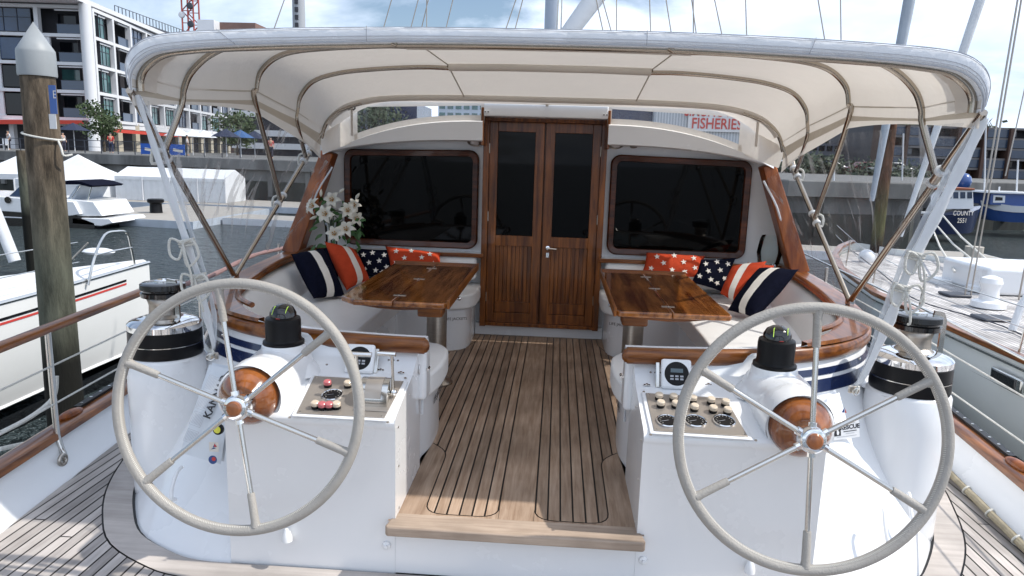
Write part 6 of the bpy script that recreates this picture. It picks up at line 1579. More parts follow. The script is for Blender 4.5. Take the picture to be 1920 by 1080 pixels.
# ============================================================= neighbouring boats and quay life
def hull_mesh(stations, O, yaw, near=None):
    """stations: (along, half width, z sheer, z keel, flare); local x = beam, y = bow"""
    c, s_ = cos(yaw), sin(yaw); rows = []
    def w(x, y, z): return V((O[0]+x*c-y*s_, O[1]+x*s_+y*c, z))
    for (y, hw, zs, zk, fl_) in stations:
        r = []; sh = (near-hw-O[0]) if near is not None else 0
        for k in range(9):
            t = k/8; r.append(w(sh-hw*(1-fl_*t**2.2), y, zs+(zk-zs)*t))
        r += [w(-(-1)*0+p, y, zk) for p in ()]
        for k in range(8, -1, -1):
            t = k/8; r.append(w(sh+hw*(1-fl_*t**2.2), y, zs+(zk-zs)*t))
        rows.append(r)
    return rows, w
# --- port neighbour: white hull with red and black cove lines
nb = thing('sailing_catamaran', (-8.4, 9, WZ), 'white neighbour hull with red and black cove lines and a steel bow rail, port side', 'catamaran')
st = [(-8, 1.30, -.42, -2.05, .22), (-4, 1.36, -.47, -2.05, .22), (0, 1.36, -.52, -2.05, .22), (2.6, 1.26, -.54, -2.05, .24), (4.6, 1.0, -.53, -2.04, .28), (6.0, .68, -.51, -2.02, .36), (6.9, .42, -.49, -2.0, .42), (7.45, .2, -.48, -1.98, .5), (7.6, .10, -.48, -1.97, .4)]
O = (-8.35, 4.55); NR = -7.08
rows, w = hull_mesh(st, O, .0, NR)
def wn(b, k, a, z): return V((NR-b+k*b, O[1]+a, z))
M['cream'] = mat('cream_white_hull', (.78, .79, .78), .25, coat=.6, var=.03, vscale=.8)
mb = MB(); mb.loft(rows, capends=True); mb.build('hull', M['cream'], nb, angle=50)
low = [[V((p.x, p.y, p.z)) for p in r] for r in hull_mesh([(a, b*(1-f)*1.0, d+.0, WZ-.3, .3) for a, b, c_, d, f in st], O, 0, NR)[0]]
mb = MB(); mb.loft(low); mb.build('bottom', M['gblack'], nb, angle=50)
ln = [wn(b, (1-f)*1.003, a, d+.012) for a, b, c_, d, f in st]; mb = MB(); mb.tube([p+V((.008, 0, .0)) for p in ln], .022, 6); mb.build('boot_line', M['cream'], nb)
mb = MB(); mb.loft([[wn(b, -.97, a, c_+.012) for a, b, c_, d, f in st], [wn(b, 0, a, c_+.06) for a, b, c_, d, f in st], [wn(b, .97, a, c_+.012) for a, b, c_, d, f in st]]); mb.build('deck', M['gelpad'], nb)
mb = MB(); mb.tube([wn(b, .99, a, c_+.01) for a, b, c_, d, f in st], .03, 8); mb.build('toe_rail', M['steel'], nb)
for i, (f0, f1, m_) in enumerate(((.110, .135, 'gblack'), (.150, .172, 'redprint'))):
    mb = MB(); rr_ = []
    for f in (f0, f1): rr_.append([wn(b, (1-fl_*f**2.2)+.006/b, a, c_+(d-c_)*f-(.08*(1-(a+8)/15)*1.2)) for a, b, c_, d, fl_ in st[:-2]])
    mb.loft(rr_); mb.build('cove_line', M[m_], nb)
def rail(pts, r, par, nm='rail', m_='steel'): mb_ = MB(); mb_.tube(pts, r, 8); return mb_.build(nm, M[m_], par)
bx, by = -7.35, 10.8
rail(smooth_path([at(165, 535, Y=10.4), at(178, 480, Y=10.6), at(196, 441, Y=10.9), at(218, 434, Y=11.2), at(238, 437, Y=11.6), at(246, 465, Y=11.7), at(253, 499, Y=11.8)], 4), .02, nb, 'bow_rail')
rail([at(180, 478, Y=10.6), at(215, 470, Y=11.2), at(247, 464, Y=11.7)], .014, nb, 'bow_rail')
for y in (8.1, 6.0, 3.6): rail([V((-7.12, y, -.5)), V((-7.12, y, .12))], .016, nb, 'stanchion')
for z in (.10, -.2): rail([V((-7.12, 2, z)), V((-7.12, 8.1, z)), V((-7.08, 10.3, z))], .007, nb, 'lifeline')
rail([V((-9.55, 11.4, -.35)), V((-12.5, 11.2, -.35)), V((-16, 11.1, -.35))], .09, nb, 'cross_beam', 'pside')
mb = MB(); p0, p1 = at(28, 490, Y=11.2), at(-8, 400, Y=11.2); mb.tube([p0, p1, p1+(p1-p0)*3], .09, 12); mb.build('furled_headsail', M['strap'], nb)
mb = MB(); mb.ball(at(185, 472, Y=12.2), .16, 12, (1.9, 1, .45)); mb.build('bow_cushion', M['gel'], nb)
for xx in (-8.8, -8.2): rail([V((xx, 3, -.43)), V((xx, 9.4, -.44))], .015, nb, 'deck_line', 'greyprint')
rail([at(100, 520, Z=-.5), at(165, 455, Y=10.6)+V((0, 0, 0))], .012, nb, 'boathook', 'pdeck')
# foreground dock corner outside the port rail
tag(flat('port_finger_dock', [(-5.2, 1), (-2.95, 1), (-2.95, 4.6), (-5.2, 4.3)], -1.35, M['pdeck']), None)
fd = bpy.data.objects['port_finger_dock']; fd.parent = None; tag(fd, 'weathered dock deck just outside the port rail at the lower left', 'dock')

# --- white motor cruiser by the marquee
cr_ = thing('motor_cruiser', (-25, 33, WZ), 'white motor cruiser with black hull sides and arched bimini by the tall marquee', 'motor boat')
def side(px, py, Y=33.0): return at(px, py, Y=Y)
def plate(name, pxs, y0, y1, m_, par, bev=.03):
    mb = MB(); a = [side(px, py, y0) for px, py in pxs]; b = [V((p.x, y1, p.z)) for p in a]; mb.loft([a, b], closed=True, capends=True); return mb.build(name, M[m_], par, bevel=bev, angle=30)
plate('lower_hull', [(-80, 388), (130, 400), (178, 418), (178, 430), (-80, 432)], 32.2, 35.0, 'gblack', cr_)
plate('hull', [(-80, 362), (45, 372), (138, 378), (150, 402), (130, 405), (-80, 390)], 32.1, 35.1, 'gel', cr_)
plate('swim_platform', [(135, 408), (205, 410), (212, 418), (190, 424), (135, 420)], 32.2, 35.0, 'gel', cr_)
plate('cockpit_side', [(112, 372), (175, 378), (192, 405), (118, 406)], 32.3, 34.9, 'gel', cr_)
plate('windscreen', [(14, 370), (40, 346), (48, 346), (44, 371)], 32.5, 34.7, 'bglass', cr_)
plate('radar_arch', [(122, 378), (144, 348), (152, 347), (136, 378)], 32.5, 34.7, 'pside', cr_)
mb = MB(); a = [side(px, py, 32.4) for px, py in ((112, 341), (130, 338), (152, 341), (174, 348), (170, 351), (148, 346), (115, 346))]; mb.loft([a, [V((p.x, 34.8, p.z)) for p in a]], closed=True, capends=True); mb.build('bimini', M['navyc'], cr_)
for q in (((172, 349), (163, 381)), ((150, 348), (134, 372)), ((118, 345), (118, 372))): rail([side(*q[0], 32.5), side(*q[1], 32.5)], .03, cr_, 'bimini_frame')
mb = MB(); mb.lathe([(.16, 0), (.16, .03)], side(15, 375, 32.05), (0, -1, 0), 14); mb.build('porthole', M['gblack'], cr_)
rail([side(-80, 403, 32.15), side(120, 412, 32.15)], .03, cr_, 'rubbing_strake', 'wht')

# --- starboard neighbour yacht
sy = thing('sailing_yacht', (8, 12, WZ), 'grey hulled classic yacht with teak deck and varnished rail alongside to starboard', 'yacht')
gy_ = mat('grey_hull', (.74, .77, .76), .22, coat=.7, var=.04, vscale=.8)
O2 = (8.35, 6.0)
st2 = [(-12, 2.62, -.62, -2.0, .08), (-4, 2.63, -.66, -2.0, .08), (0, 2.62, -.68, -2.0, .10), (4, 2.58, -.68, -2.0, .14), (7, 2.48, -.66, -2.0, .22), (9.5, 2.15, -.62, -1.98, .34), (11.5, 1.55, -.56, -1.95, .45), (13, .85, -.50, -1.9, .5), (14.1, .12, -.45, -1.8, .4)]
rows, w2 = hull_mesh(st2, O2, 0)
mb = MB(); mb.loft(rows, capends=True); mb.build('hull', gy_, sy, angle=50)
for k_, z_, m_ in ((0, .0, 'gblack'), (1, .12, 'gel'), (2, .16, 'gblack')):
    zt_, zb__ = (-2.0-.0, -2.05) if k_ == 0 else ((-2.05, -2.09) if k_ == 1 else (-2.09, WZ-.3))
    mb = MB(); mb.loft([[w2(-b*(1-f)-.004*(k_+1), a, z__) for a, b, c_, d, f in st2] for z__ in (zt_, zb__)]); mb.build('boot_stripe', M[m_], sy)
mb = MB(); mb.loft([[w2(-b*(1-f*.35**2.2)-.006, a, c_+(d-c_)*.30) for a, b, c_, d, f in st2], [w2(-b*(1-f*.35**2.2)-.006, a, c_+(d-c_)*.30-.018) for a, b, c_, d, f in st2]]); mb.build('cove_line', M['gblack'], sy)
dk2 = [(O2[0]-b+.05, O2[1]+a) for a, b, *_ in st2]+[(O2[0]+b-.05, O2[1]+a) for a, b, *_ in st2[::-1]]
mb = MB(); mb.poly([(x, y, -.655) for x, y in ccw(dk2)]); mb.build('deck_seam_bed', M['caulk'], sy, smooth=False, recalc=False)
tk2 = wood('silvered_teak', (.50, .48, .47), (.62, .60, .59), .8, 0, 'Y', 4, tone=True, spec=.2)
lay_planks('deck_planking', ccw(dk2), -.65, .075, .012, tk2, parent=sy)
mb = MB(); mb.sweep([w2(-b, a, -.64+(.02 if a > 8 else 0)+max(0, (a-7)*.028)) for a, b, *_ in st2], [(-.07, -.03), (-.07, .045), (.07, .045), (.07, -.03)]); mb.build('cap_rail', M['varn'], sy, bevel=.01)
mb = MB(); mb.sweep([w2(-b-.02, a, -.75+max(0, (a-7)*.025)) for a, b, *_ in st2], [(-.02, -.015), (-.02, .015), (.02, .015), (.02, -.015)]); mb.build('rub_strip', M['steel'], sy, smooth=False)
for y in (8.9, 11.4, 14.1, 16.5):
    x = O2[0]-2.5 if y < 13 else O2[0]-2.25+.17*(y-13); rail([V((x, y, -.62)), V((x+.02, y-.05, -.02))], .015, sy, 'stanchion')
for z in (-.05, -.3): rail([V((O2[0]-2.5, 2, z)), V((O2[0]-2.5, 12, z)), V((O2[0]-2.0, 15, z+.03)), V((O2[0]-1.0, 19, z+.15))], .007, sy, 'lifeline')
c = at(1888, 712, X=5.70); mb = MB(); mb.box(c, (.05, .62, .17)); fr_ = mb.build('hull_port', M['steel'], sy, bevel=.02); mb = MB(); mb.box(c-V((.028, -.03, 0)), (.02, .48, .13)); mb.build('port_glass', M['gblack'], fr_, bevel=.02)
# deck gear: capstans, hatch, deck box
for px, py in ((1852, 575), (1838, 545)):
    c = at(px, py, Z=-.63); mb = MB(); mb.lathe([(.26, 0), (.25, .09), (.15, .12), (.13, .30), (.17, .40), (.15, .48), (.05, .52), (0, .52)], c, (0, 0, 1), 20); mb.build('capstan', M['gel'], sy)
for px, py, d_ in ((1790, 552, (.25, .2, .05)), (1862, 596, (.3, .2, .04)), (1775, 528, (.35, .2, .14))):
    c = at(px, py, Z=-.62); mb = MB(); mb.box(c, (d_[0]*1.6, d_[1]*2, d_[2])); mb.build('deck_hatch', M['mull'] if d_[2] < .1 else M['gel'], sy, bevel=.02)
c0 = at(1868, 560, Z=-.63); mb = MB(); mb.box(c0+V((1.2, 1.2, .24)), (2.3, 1.6, .5)); mb.build('deck_box', M['gel'], sy, bevel=.06)
for y, x in ((10.2, 6.55), (9.0, 6.4)): mb = MB(); mb.tube([V((x, y, -.62)), V((x+.15, y+.12, -.25)), V((x+.3, y+.1, .05))], .05, 10); mb.build('canvas_cover', M['strap'], sy)
mb = MB(); mb.tube(smooth_path([V((6.2, 8.6, -.62)), V((6.6, 10.5, -.62)), V((6.3, 12.4, -.62)), V((6.9, 15, -.60)), V((7.6, 18.4, -.5))], 5), .012, 6); mb.build('deck_line', M['mull'], sy)
mb = MB(); mb.ball(at(1625, 482, Y=17.6), .19, 16); mb.build('bow_fender', M['gel'], sy)
for (a_, b_, r) in (((1690, 80), (1705, 0), .14), ((1806, 95), (1838, 0), .115)):
    A = at(*a_, Y=17.5); B = at(*b_, Y=17.5); d_ = B-A; mb = MB(); mb.tube([A-d_*3.9, A-d_*1.5, A, B, B+d_*5], [r*.4, r*.7, r*.8, r*.9, r*.9], 14); mb.build('furled_headsail', M['pside'] if r > .12 else M['strap'], sy)
# shrouds at the right edge
for (a_, b_, r) in (((1850, 345), (1908, 0), .012), ((1857, 345), (1915, 0), .012), ((1885, 330), (1945, 60), .008), ((1800, 600), (1850, 345), .010), ((1812, 600), (1857, 345), .010), ((1895, 640), (1960, 300), .012)):
    A = at(*a_, Y=13); B = at(*b_, Y=13); mb = MB(); mb.tube([A, B, B+(B-A)*(2 if a_[1] < 400 and a_[1] > 335 else 0.01)], r*1.3, 6); mb.build('shroud', M['plate'], sy)
for (a_, b_) in (((1760, 395), (1870, 505)), ((1745, 420), (1790, 510)), ((1752, 418), (1845, 505))):
    A = at(*a_, Y=22); B = at(*b_, Y=14); mb = MB(); mb.tube([A, A.lerp(B, .5)-V((0, 0, .08)), B], .022, 6); tag(mb.build('mooring_line', M['rope']), {1760: 'highest white mooring line stretching to the moored fishing boats', 1745: 'lowest white mooring line left of the pale pile', 1752: 'middle white mooring line ending beside the pale pile'}[a_[0]], 'mooring line')

# --- workboats on the right
wb = thing('fishing_boat', at(1800, 428, Z=WZ), 'dark blue fishing boat with white lettering on the bow and white wheelhouse', 'fishing boat')
Y0 = 42.0
def wplate(name, pxs, y0, y1, m_, par, bev=.02, taper=0):
    mb = MB(); a = [at(px, py, Y=y0) for px, py in pxs]; b = [V((p.x, y1, p.z)) for p in a]; mb.loft([a, b], closed=True, capends=True); return mb.build(name, m_ if not isinstance(m_, str) else M[m_], par, bevel=bev, angle=30)
bowp = at(1838, 390, Y=Y0)
rows = []
for (px, hw, pyt, pyb) in ((1640, 1.5, 402, 436), (1720, 1.6, 401, 436), (1770, 1.5, 398, 435), (1800, 1.25, 394, 434), (1822, .75, 390, 432), (1838, .1, 386, 414)):
    a = at(px, pyt, Y=Y0); b = at(px-8 if px > 1800 else px, pyb, Y=Y0); rows.append([V((a.x, Y0-hw, a.z)), V((b.x, Y0-hw*.75, b.z)), V((b.x, Y0+hw*.75, b.z)), V((a.x, Y0+hw, a.z))])
mb = MB(); mb.loft(rows, capends=True); mb.poly([r[0] for r in rows]+[r[3] for r in rows[::-1]]); mb.build('hull', M['navy'], wb, angle=40)
wplate('wheelhouse', [(1745, 392), (1745, 368), (1758, 352), (1824, 356), (1826, 392)], Y0-.9, Y0+.9, 'gel', wb)
wplate('wheelhouse_roof', [(1750, 356), (1755, 350), (1828, 353), (1828, 357)], Y0-1.0, Y0+1.0, mat('red_oxide', (.3, .09, .04), .6), wb)
for k in range(5):
    wplate('window', [(1762+k*13, 360), (1771+k*13, 360), (1771+k*13, 372), (1762+k*13, 372)], Y0-.93, Y0-.9, 'bglass', wb, 0)
wplate('white_strake', [(1640, 399), (1765, 396), (1765, 400), (1640, 403)], Y0-1.62, Y0-1.5, 'gel', wb)
c = at(1803, 402, Y=Y0-1.5); text('lettering', 'COUNTY', .36, c+V((.05, -.08, .06)), (1, .42, 0), (0, 0, 1), M['whitec'], wb)
text('lettering', '2551', .36, c+V((.05, -.05, -.34)), (1, .42, 0), (0, 0, 1), M['whitec'], wb)
tr = thing('fishing_boat', at(1890, 410, Z=WZ), 'blue and white trawler behind the dark fishing boat at the right edge', 'fishing boat')
Y1 = 47.0; rows = []
for (px, hw, pyt, pyb) in ((1836, .1, 376, 398), (1850, .8, 380, 412), (1875, 1.3, 384, 414), (1930, 1.6, 386, 415), (2060, 1.5, 386, 416)):
    a = at(px, pyt, Y=Y1); b = at(px+4 if px < 1850 else px, pyb, Y=Y1); rows.append([V((a.x, Y1-hw, a.z)), V((b.x, Y1-hw*.75, b.z)), V((b.x, Y1+hw*.75, b.z)), V((a.x, Y1+hw, a.z))])
tb2 = mat('trawler_blue', (.03, .08, .26), .3, coat=.4)
mb = MB(); mb.loft(rows, capends=True); mb.poly([r[0] for r in rows]+[r[3] for r in rows[::-1]]); mb.build('hull', tb2, tr, angle=40)
mb = MB(); mb.loft([[r[0]+V((0, -.03, .02)) for r in rows], [r[0].lerp(r[1], .38)+V((0, -.05, 0)) for r in rows]]); mb.build('white_strake', M['gel'], tr)
wplate('wheelhouse', [(1856, 384), (1858, 362), (1940, 364), (1940, 386)], Y1-1.0, Y1+1.0, tb2, tr)
wplate('cabin_front', [(1862, 380), (1863, 366), (1885, 367), (1884, 380)], Y1-1.03, Y1-1.0, 'gel', tr, 0)
wplate('window', [(1866, 376), (1867, 369), (1880, 370), (1880, 376)], Y1-1.05, Y1-1.03, 'dglass', tr, 0)
wplate('wheelhouse_roof', [(1850, 362), (1852, 358), (1945, 361), (1945, 365)], Y1-1.2, Y1+1.2, 'gel', tr)
for px, pt in ((1845, 215), (1870, 350), (1905, 300)): rail([at(px, 380, Y=Y1+.2), at(px+4, pt, Y=Y1+.2)], .05, tr, 'mast', 'wht')
mb = MB(); mb.ball(at(1806, 340, Y=44), .45, 12, (1, 1, 1.1)); tag(mb.build('blue_tarpaulin', tb2), 'small blue covered bundle above the fishing boat wheelhouse', 'bundle')
# masts of boats further off
for i, (px, pt, pb_, Y) in enumerate(((1604, 345, 430, 38), (1765, 330, 360, 52), (1795, 322, 372, 50), (1560, 320, 420, 36), (1690, 250, 380, 46))):
    mb = MB(); A = at(px, pb_, Y=Y); B = at(px+4, pt, Y=Y); mb.tube([A, B], .05, 8); 
    tag(mb.build('distant_mast', M['wht']), ['short white mast over the starboard pontoon', 'white mast just left of the fishing boat wheelhouse', 'thin white mast above the fishing boat', 'white mast nearest the cabin on the starboard side', 'tall white mast in front of the dark apartments'][i], 'mast')

# --- trees, people, umbrellas, barriers on the quay -----------------------
M['foliage'] = mat('tree_foliage', (.045, .075, .025), .7, var=.5, vscale=1.2); M['foliage2'] = mat('tree_foliage_dark', (.022, .042, .018), .7, var=.5, vscale=.6); M['bark'] = mat('tree_bark', (.09, .07, .05), .9, var=.3, vscale=4)
def tree(base, h, cw, label, m_='foliage', n=900, leaf=.22, trunk=.14, seed=1, group=None, low=.35):
    t = thing('tree', base, label, 'tree', group); rnd = random.Random(seed); b = V(base)
    mb = MB(); mb.tube([b, b+V((.05, 0, h*.3)), b+V((-.04, 0, h*.6)), b+V((0, 0, h*.85))], [trunk, trunk*.8, trunk*.5, trunk*.2], 8)
    clumps = []
    for k in range(11):
        a = rnd.uniform(0, 6.28); hh = rnd.uniform(low, .95)*h; r = cw*.5*rnd.uniform(.3, .95)*(1-.4*abs(hh/h-.6)); c = b+V((cos(a)*r, sin(a)*r, hh)); clumps.append((c, cw*rnd.uniform(.14, .27)))
        mb.tube([b+V((0, 0, hh*.6)), b.lerp(c, .6)+V((0, 0, hh*.3)), c], [trunk*.4, trunk*.25, trunk*.1], 5)
    mb.build('trunk', M['bark'], t)
    mb = MB()
    for k in range(n):
        c, r = rnd.choice(clumps); d = V((rnd.gauss(0, 1), rnd.gauss(0, 1), rnd.gauss(0, .8))).normalized()*r*rnd.uniform(.4, 1.15); p = c+d; u = V((rnd.gauss(0, 1), rnd.gauss(0, 1), rnd.gauss(0, 1))).normalized(); v = u.orthogonal().normalized(); s_ = leaf*rnd.uniform(.6, 1.3)
        mb.poly([p-u*s_, p-v*s_*.5, p+u*s_, p+v*s_*.5])
    mb.build('crown', M[m_], t, smooth=False, recalc=False); return t
def qpt(px, Y): p = at(px, 285, Y=Y); return V((p.x, Y, qz))
tree(qpt(196, 72), at(196, 196, Y=72).z-qz, 4.0, 'small leafy street tree in front of the corner column of the white apartments', n=1500, leaf=.17, seed=3, low=.45)
tree(qpt(445, 84), at(445, 218, Y=84).z-qz, 4.6, 'street tree seen through the port curtain in front of the apartments', n=1500, leaf=.25, seed=5)
tree(qpt(693, 80), at(693, 188, Y=80).z-qz, 8.5, 'broad dark tree seen through the left front window', 'foliage2', n=1800, leaf=.28, seed=8)
for i, (px, Y, top, cwd, lab) in enumerate(((1655, 76, 330, 7, 'dark bushy tree standing left of the brown apartments'), (1720, 74, 345, 5, 'small dark tree at the foot of the brown apartments'), (1512, 80, 300, 6, 'dark tree seen low between the canopy struts on the starboard side'), (1640, 130, 232, 22, 'big dark tree on the skyline above the grey terrace'), (1700, 128, 228, 24, 'widest dark tree crown on the skyline behind the apartments'), (1765, 126, 236, 18, 'dark skyline tree nearest the canopy corner'), (1590, 132, 262, 16, 'low dark skyline tree behind the grey terrace'))):
    tree(qpt(px, Y), at(px, top, Y=Y).z-qz, cwd, lab, 'foliage2', n=1700, leaf=.3 if Y < 100 else .75, trunk=.3, seed=20+i, low=.3)
# people: one continuous skinned body each, clothing as children
def person(loc, face, shirt, trousers, label, pose=0, h=1.72):
    t = thing('person', loc, label, 'person'); k = h/1.72
    J = {'pelvis': (0, 0, .93), 'waist': (0, 0, 1.08), 'chest': (0, 0, 1.32), 'neck': (0, .0, 1.48), 'head': (0, -.015, 1.58), 'top': (0, -.01, 1.68),
         'lsh': (-.18, 0, 1.40), 'rsh': (.18, 0, 1.40), 'lel': (-.24, .02, 1.13), 'rel': (.24, .02, 1.13), 'lwr': (-.22, -.10-.1*pose, .92+.18*pose), 'rwr': (.22, -.12, .90), 'lhd': (-.21, -.14-.1*pose, .85+.2*pose), 'rhd': (.21, -.15, .83),
         'lhp': (-.10, 0, .88), 'rhp': (.10, 0, .88), 'lkn': (-.11, -.04+.1*pose, .50), 'rkn': (.11, -.06, .50), 'lan': (-.11, .05+.15*pose, .09), 'ran': (.11, .0-.1*pose, .09), 'lto': (-.12, -.09+.15*pose, .03), 'rto': (.12, -.13-.1*pose, .03)}
    R_ = {'pelvis': .14, 'waist': .125, 'chest': .145, 'neck': .055, 'head': .095, 'top': .075, 'lsh': .06, 'rsh': .06, 'lel': .042, 'rel': .042, 'lwr': .03, 'rwr': .03, 'lhd': .035, 'rhd': .035, 'lhp': .095, 'rhp': .095, 'lkn': .06, 'rkn': .06, 'lan': .042, 'ran': .042, 'lto': .04, 'rto': .04}
    E_ = [('pelvis', 'waist'), ('waist', 'chest'), ('chest', 'neck'), ('neck', 'head'), ('head', 'top'), ('chest', 'lsh'), ('chest', 'rsh'), ('lsh', 'lel'), ('rsh', 'rel'), ('lel', 'lwr'), ('rel', 'rwr'), ('lwr', 'lhd'), ('rwr', 'rhd'), ('pelvis', 'lhp'), ('pelvis', 'rhp'), ('lhp', 'lkn'), ('rhp', 'rkn'), ('lkn', 'lan'), ('rkn', 'ran'), ('lan', 'lto'), ('ran', 'rto')]
    rot = Matrix.Rotation(face, 3, 'Z'); T = lambda p: V(loc)+rot @ (V(p)*k)
    def skin(name, keys, edges, grow, m_):
        me = bpy.data.meshes.new(name); ks = list(keys); me.from_pydata([T(J[q]) for q in ks], [(ks.index(a), ks.index(b)) for a, b in edges], []); o = bpy.data.objects.new(name, me); COL.objects.link(o)
        md = o.modifiers.new('skin', 'SKIN'); lay = me.skin_vertices[0].data
        for i, q in enumerate(ks): lay[i].radius = (R_[q]*k*grow, R_[q]*k*grow*(.72 if q in ('chest', 'waist', 'pelvis') else 1)); lay[i].use_root = (i == 0)
        sb = o.modifiers.new('sub', 'SUBSURF'); sb.levels = sb.render_levels = 1; me.materials.append(m_); adopt(o, t) ; return o
    skm_ = bpy.data.materials.get('skin') or mat('skin', (.45, .27, .19), .6)
    skin('body', J.keys(), E_, 1.0, skm_)
    skin('shirt', ['chest', 'waist', 'pelvis', 'lsh', 'rsh', 'lel', 'rel'], [('chest', 'waist'), ('waist', 'pelvis'), ('chest', 'lsh'), ('chest', 'rsh'), ('lsh', 'lel'), ('rsh', 'rel')], 1.12, mat('shirt_'+label[:8], shirt, .9))
    skin('trousers', ['pelvis', 'lhp', 'rhp', 'lkn', 'rkn', 'lan', 'ran'], [('pelvis', 'lhp'), ('pelvis', 'rhp'), ('lhp', 'lkn'), ('rhp', 'rkn'), ('lkn', 'lan'), ('rkn', 'ran')], 1.14, mat('trousers_'+label[:8], trousers, .9))
    mb = MB(); mb.ball(T((0, .012, 1.665)), .10*k, 10, (1, 1, .75)); mb.build('hair', M['gblack'], t); return t
def pp_(px, Y): return qpt(px, Y)
person(pp_(209, 60), .5, (.55, .05, .04), (.03, .04, .08), 'person in a red top standing below the street tree', 1)
person(pp_(18, 62), -.4, (.6, .6, .6), (.02, .02, .03), 'person in a pale top near the red doorway at the left edge')
person(pp_(52, 61), 2.6, (.02, .02, .03), (.02, .02, .03), 'person in black between the pile and the red doorway', 1)
person(pp_(120, 64), 1.2, (.35, .35, .38), (.05, .05, .08), 'person in grey by the blue cafe umbrella', 0)
person(pp_(508, 58), .3, (.5, .1, .09), (.04, .04, .06), 'person in dull red seen through the port curtain near the cabin')
person(pp_(352, 60), 2.0, (.62, .6, .58), (.3, .28, .25), 'person in white between the white umbrellas')
def umbrella(px, Y, w_, m_, label, z=2.5):
    b = qpt(px, Y); t = thing('cafe_umbrella', b, label, 'umbrella', None)
    mb = MB(); mb.lathe([(w_, 0), (w_*.5, .38), (0, .72)], b+V((0, 0, z-.5)), (0, 0, 1), 8); mb.build('canopy', m_, t, smooth=False); mb = MB(); mb.tube([b, b+V((0, 0, z))], .04, 8); mb.build('pole', M['wht'], t)
ub = mat('umbrella_blue', (.03, .09, .22), .8); uk = mat('umbrella_navy', (.012, .02, .05), .8)
umbrella(141, 68, 1.5, uk, 'navy cafe umbrella left of the corner column')
for i, (px, m_) in enumerate(((336, 'wtent'), (362, 'wtent'), (384, 'wtent'))): umbrella(px, 64+i*2, 1.25, M[m_], ['white cafe umbrella nearest the canopy strut', 'middle one of three white cafe umbrellas', 'white cafe umbrella farthest from the strut'][i], 2.2)
for i, px in enumerate((425, 452, 478)): umbrella(px, 62+i*2, 1.3, ub if i % 2 else uk, ['dark umbrella left of the blue one under the trees', 'blue umbrella seen through the port curtain', 'dark umbrella right of the blue one under the trees'][i], 2.2)
for i, px in enumerate((279, 332)):
    b = qpt(px, 57.2); t = thing('blue_banner', b, ['blue barrier banner just left of the canopy strut', 'blue barrier banner just right of the canopy strut'][i], 'banner')
    mb = MB(); mb.box(b+V((0, 0, .48)), (1.3, .08, .85)); mb.build('fabric', mat('banner_blue%d' % i, (.02, .10, .42), .6), t, smooth=False)
    mb = MB(); mb.box(b+V((.1, -.05, .42)), (.8, .02, .22), Matrix.Rotation(.15, 3, 'Y')); mb.build('white_mark', M['whitec'], t, smooth=False)
    for dx in (-.62, .62): mb = MB(); mb.tube([b+V((dx, 0, 0)), b+V((dx, 0, .98))], .03, 6); mb.build('post', M['mull'], t)
rnd = random.Random(2); proto = None
spots = [(8, 58.5), (30, 59), (46, 58.2), (112, 59), (124, 58.4), (142, 59.3), (158, 58.5), (173, 59), (186, 58.4), (218, 58.8), (233, 59), (246, 58.4), (262, 59.2), (300, 58.8), (312, 59.4)]
ds = ['at the far left edge', 'below the red doorway', 'left of the capped pile', 'right of the capped pile', 'under the navy umbrella', 'right of the navy umbrella', 'left of the corner column foot', 'at the corner column foot', 'left of the red-topped person', 'right of the red-topped person', 'two along from the red-topped person', 'left of the first shop pier', 'beside the left blue banner', 'right of the left blue banner', 'left of the right blue banner']
for (px, Y), w_ in zip(spots, ds):
    b = qpt(px, Y)
    if proto is None:
        t = thing('cafe_chair', b, 'white cafe chair '+w_, 'chair', 'white cafe chairs along the quay'); mb = MB(); mb.box(b+V((0, 0, .45)), (.5, .5, .06)); mb.build('seat', M['wht'], t, smooth=False)
        mb = MB(); mb.box(b+V((0, .23, .72)), (.5, .05, .5)); mb.build('backrest', M['wht'], t, smooth=False)
        for dx in (-.22, .22):
            for dy in (-.22, .22): mb = MB(); mb.tube([b+V((dx, dy, 0)), b+V((dx, dy, .45))], .03, 6); mb.build('leg', M['wht'], t)
        proto = t
    else: copy_thing(proto, b, 'white cafe chair '+w_, rotz=rnd.uniform(-1.5, 1.5))
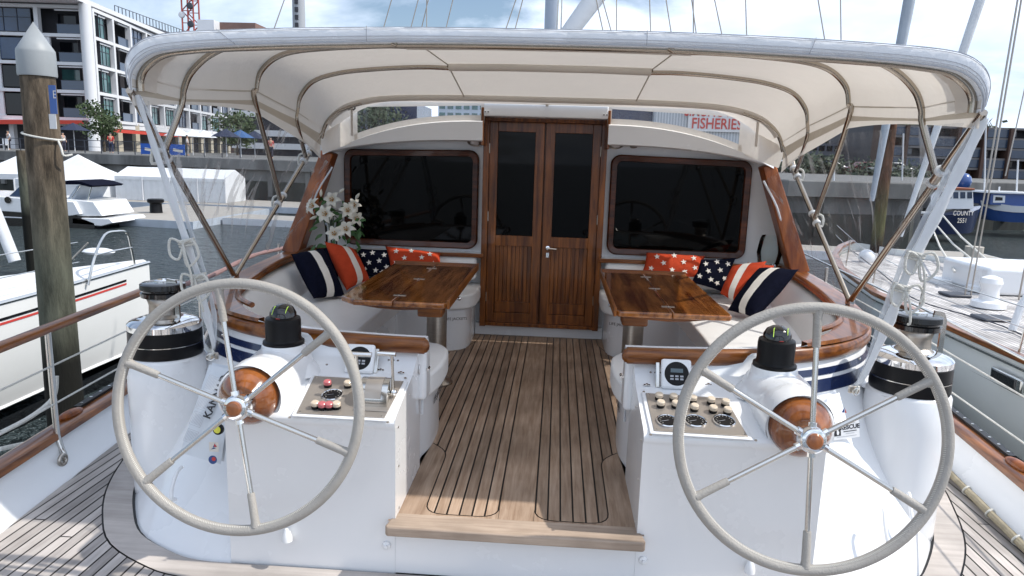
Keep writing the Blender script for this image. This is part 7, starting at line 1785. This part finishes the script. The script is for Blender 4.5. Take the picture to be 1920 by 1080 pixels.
rl = thing('quay_railing', qpt(100, 56.9), 'thin dark railing along the quay edge in front of the cafes', 'railing')
mb = MB(); A = V((-48, 57.0, qz)); B = V((-24, 53.6, qz))
mb.bar(A+V((0, 0, 1.0)), B+V((0, 0, 1.0)), .05, .05)
mb.bar(A+V((0, 0, .5)), B+V((0, 0, .5)), .03, .03); mb.build('rails', M['mull'], rl, smooth=False)
for k in range(17): p = A.lerp(B, k/16); mb = MB(); mb.tube([p, p+V((0, 0, 1.0))], .04, 6); mb.build('post', M['mull'], rl)
# parked cars seen small on the right-hand quay
def car(px, Y, col, label):
    b = qpt(px, Y); t = thing('parked_car', b, label, 'car', 'cars parked on the far quay'); pm = mat('car_paint_%d' % px, col, .25, coat=.8)
    prof = [(-2.1, .35), (-2.1, .75), (-1.9, .85), (-1.35, .92), (-.7, 1.38), (.75, 1.40), (1.35, .98), (2.0, .85), (2.12, .6), (2.1, .35)]
    mb = MB(); mb.loft([[b+V((x, y, z-.02*(abs(y) > .8))) for x, z in prof] for y in (-.85, .85)], closed=True, capends=True); mb.build('body', pm, t, bevel=.08)
    mb = MB(); mb.poly([b+V((x, -.87, z)) for x, z in ((-1.2, .95), (-.62, 1.30), (.68, 1.32), (1.18, .98))]); mb.build('side_window', M['dglass'], t, smooth=False)
    for x in (-1.3, 1.35): mb = MB(); mb.lathe([(.32, -.1), (.32, .1)], b+V((x, -.82, .32)), (0, 1, 0), 16); wl = mb.build('wheel', M['black'], t); mb = MB(); mb.lathe([(.18, -.105), (0, -.11)], b+V((x, -.82, .32)), (0, 1, 0), 12, caps=False); mb.build('rim', M['steel'], wl)
for px, Y, col, lab in ((1478, 82, (.5, .52, .55), 'silver car parked nearest the cabin on the far quay'), (1512, 84, (.02, .02, .03), 'black car parked between the silver and blue cars'), (1552, 80, (.03, .05, .16), 'dark blue car parked on the far quay'), (1625, 78, (.16, .025, .025), 'red car parked under the skyline trees'), (1672, 76, (.6, .6, .6), 'white car parked beyond the red one')): car(px, Y, col, lab)
# ============================================================= done
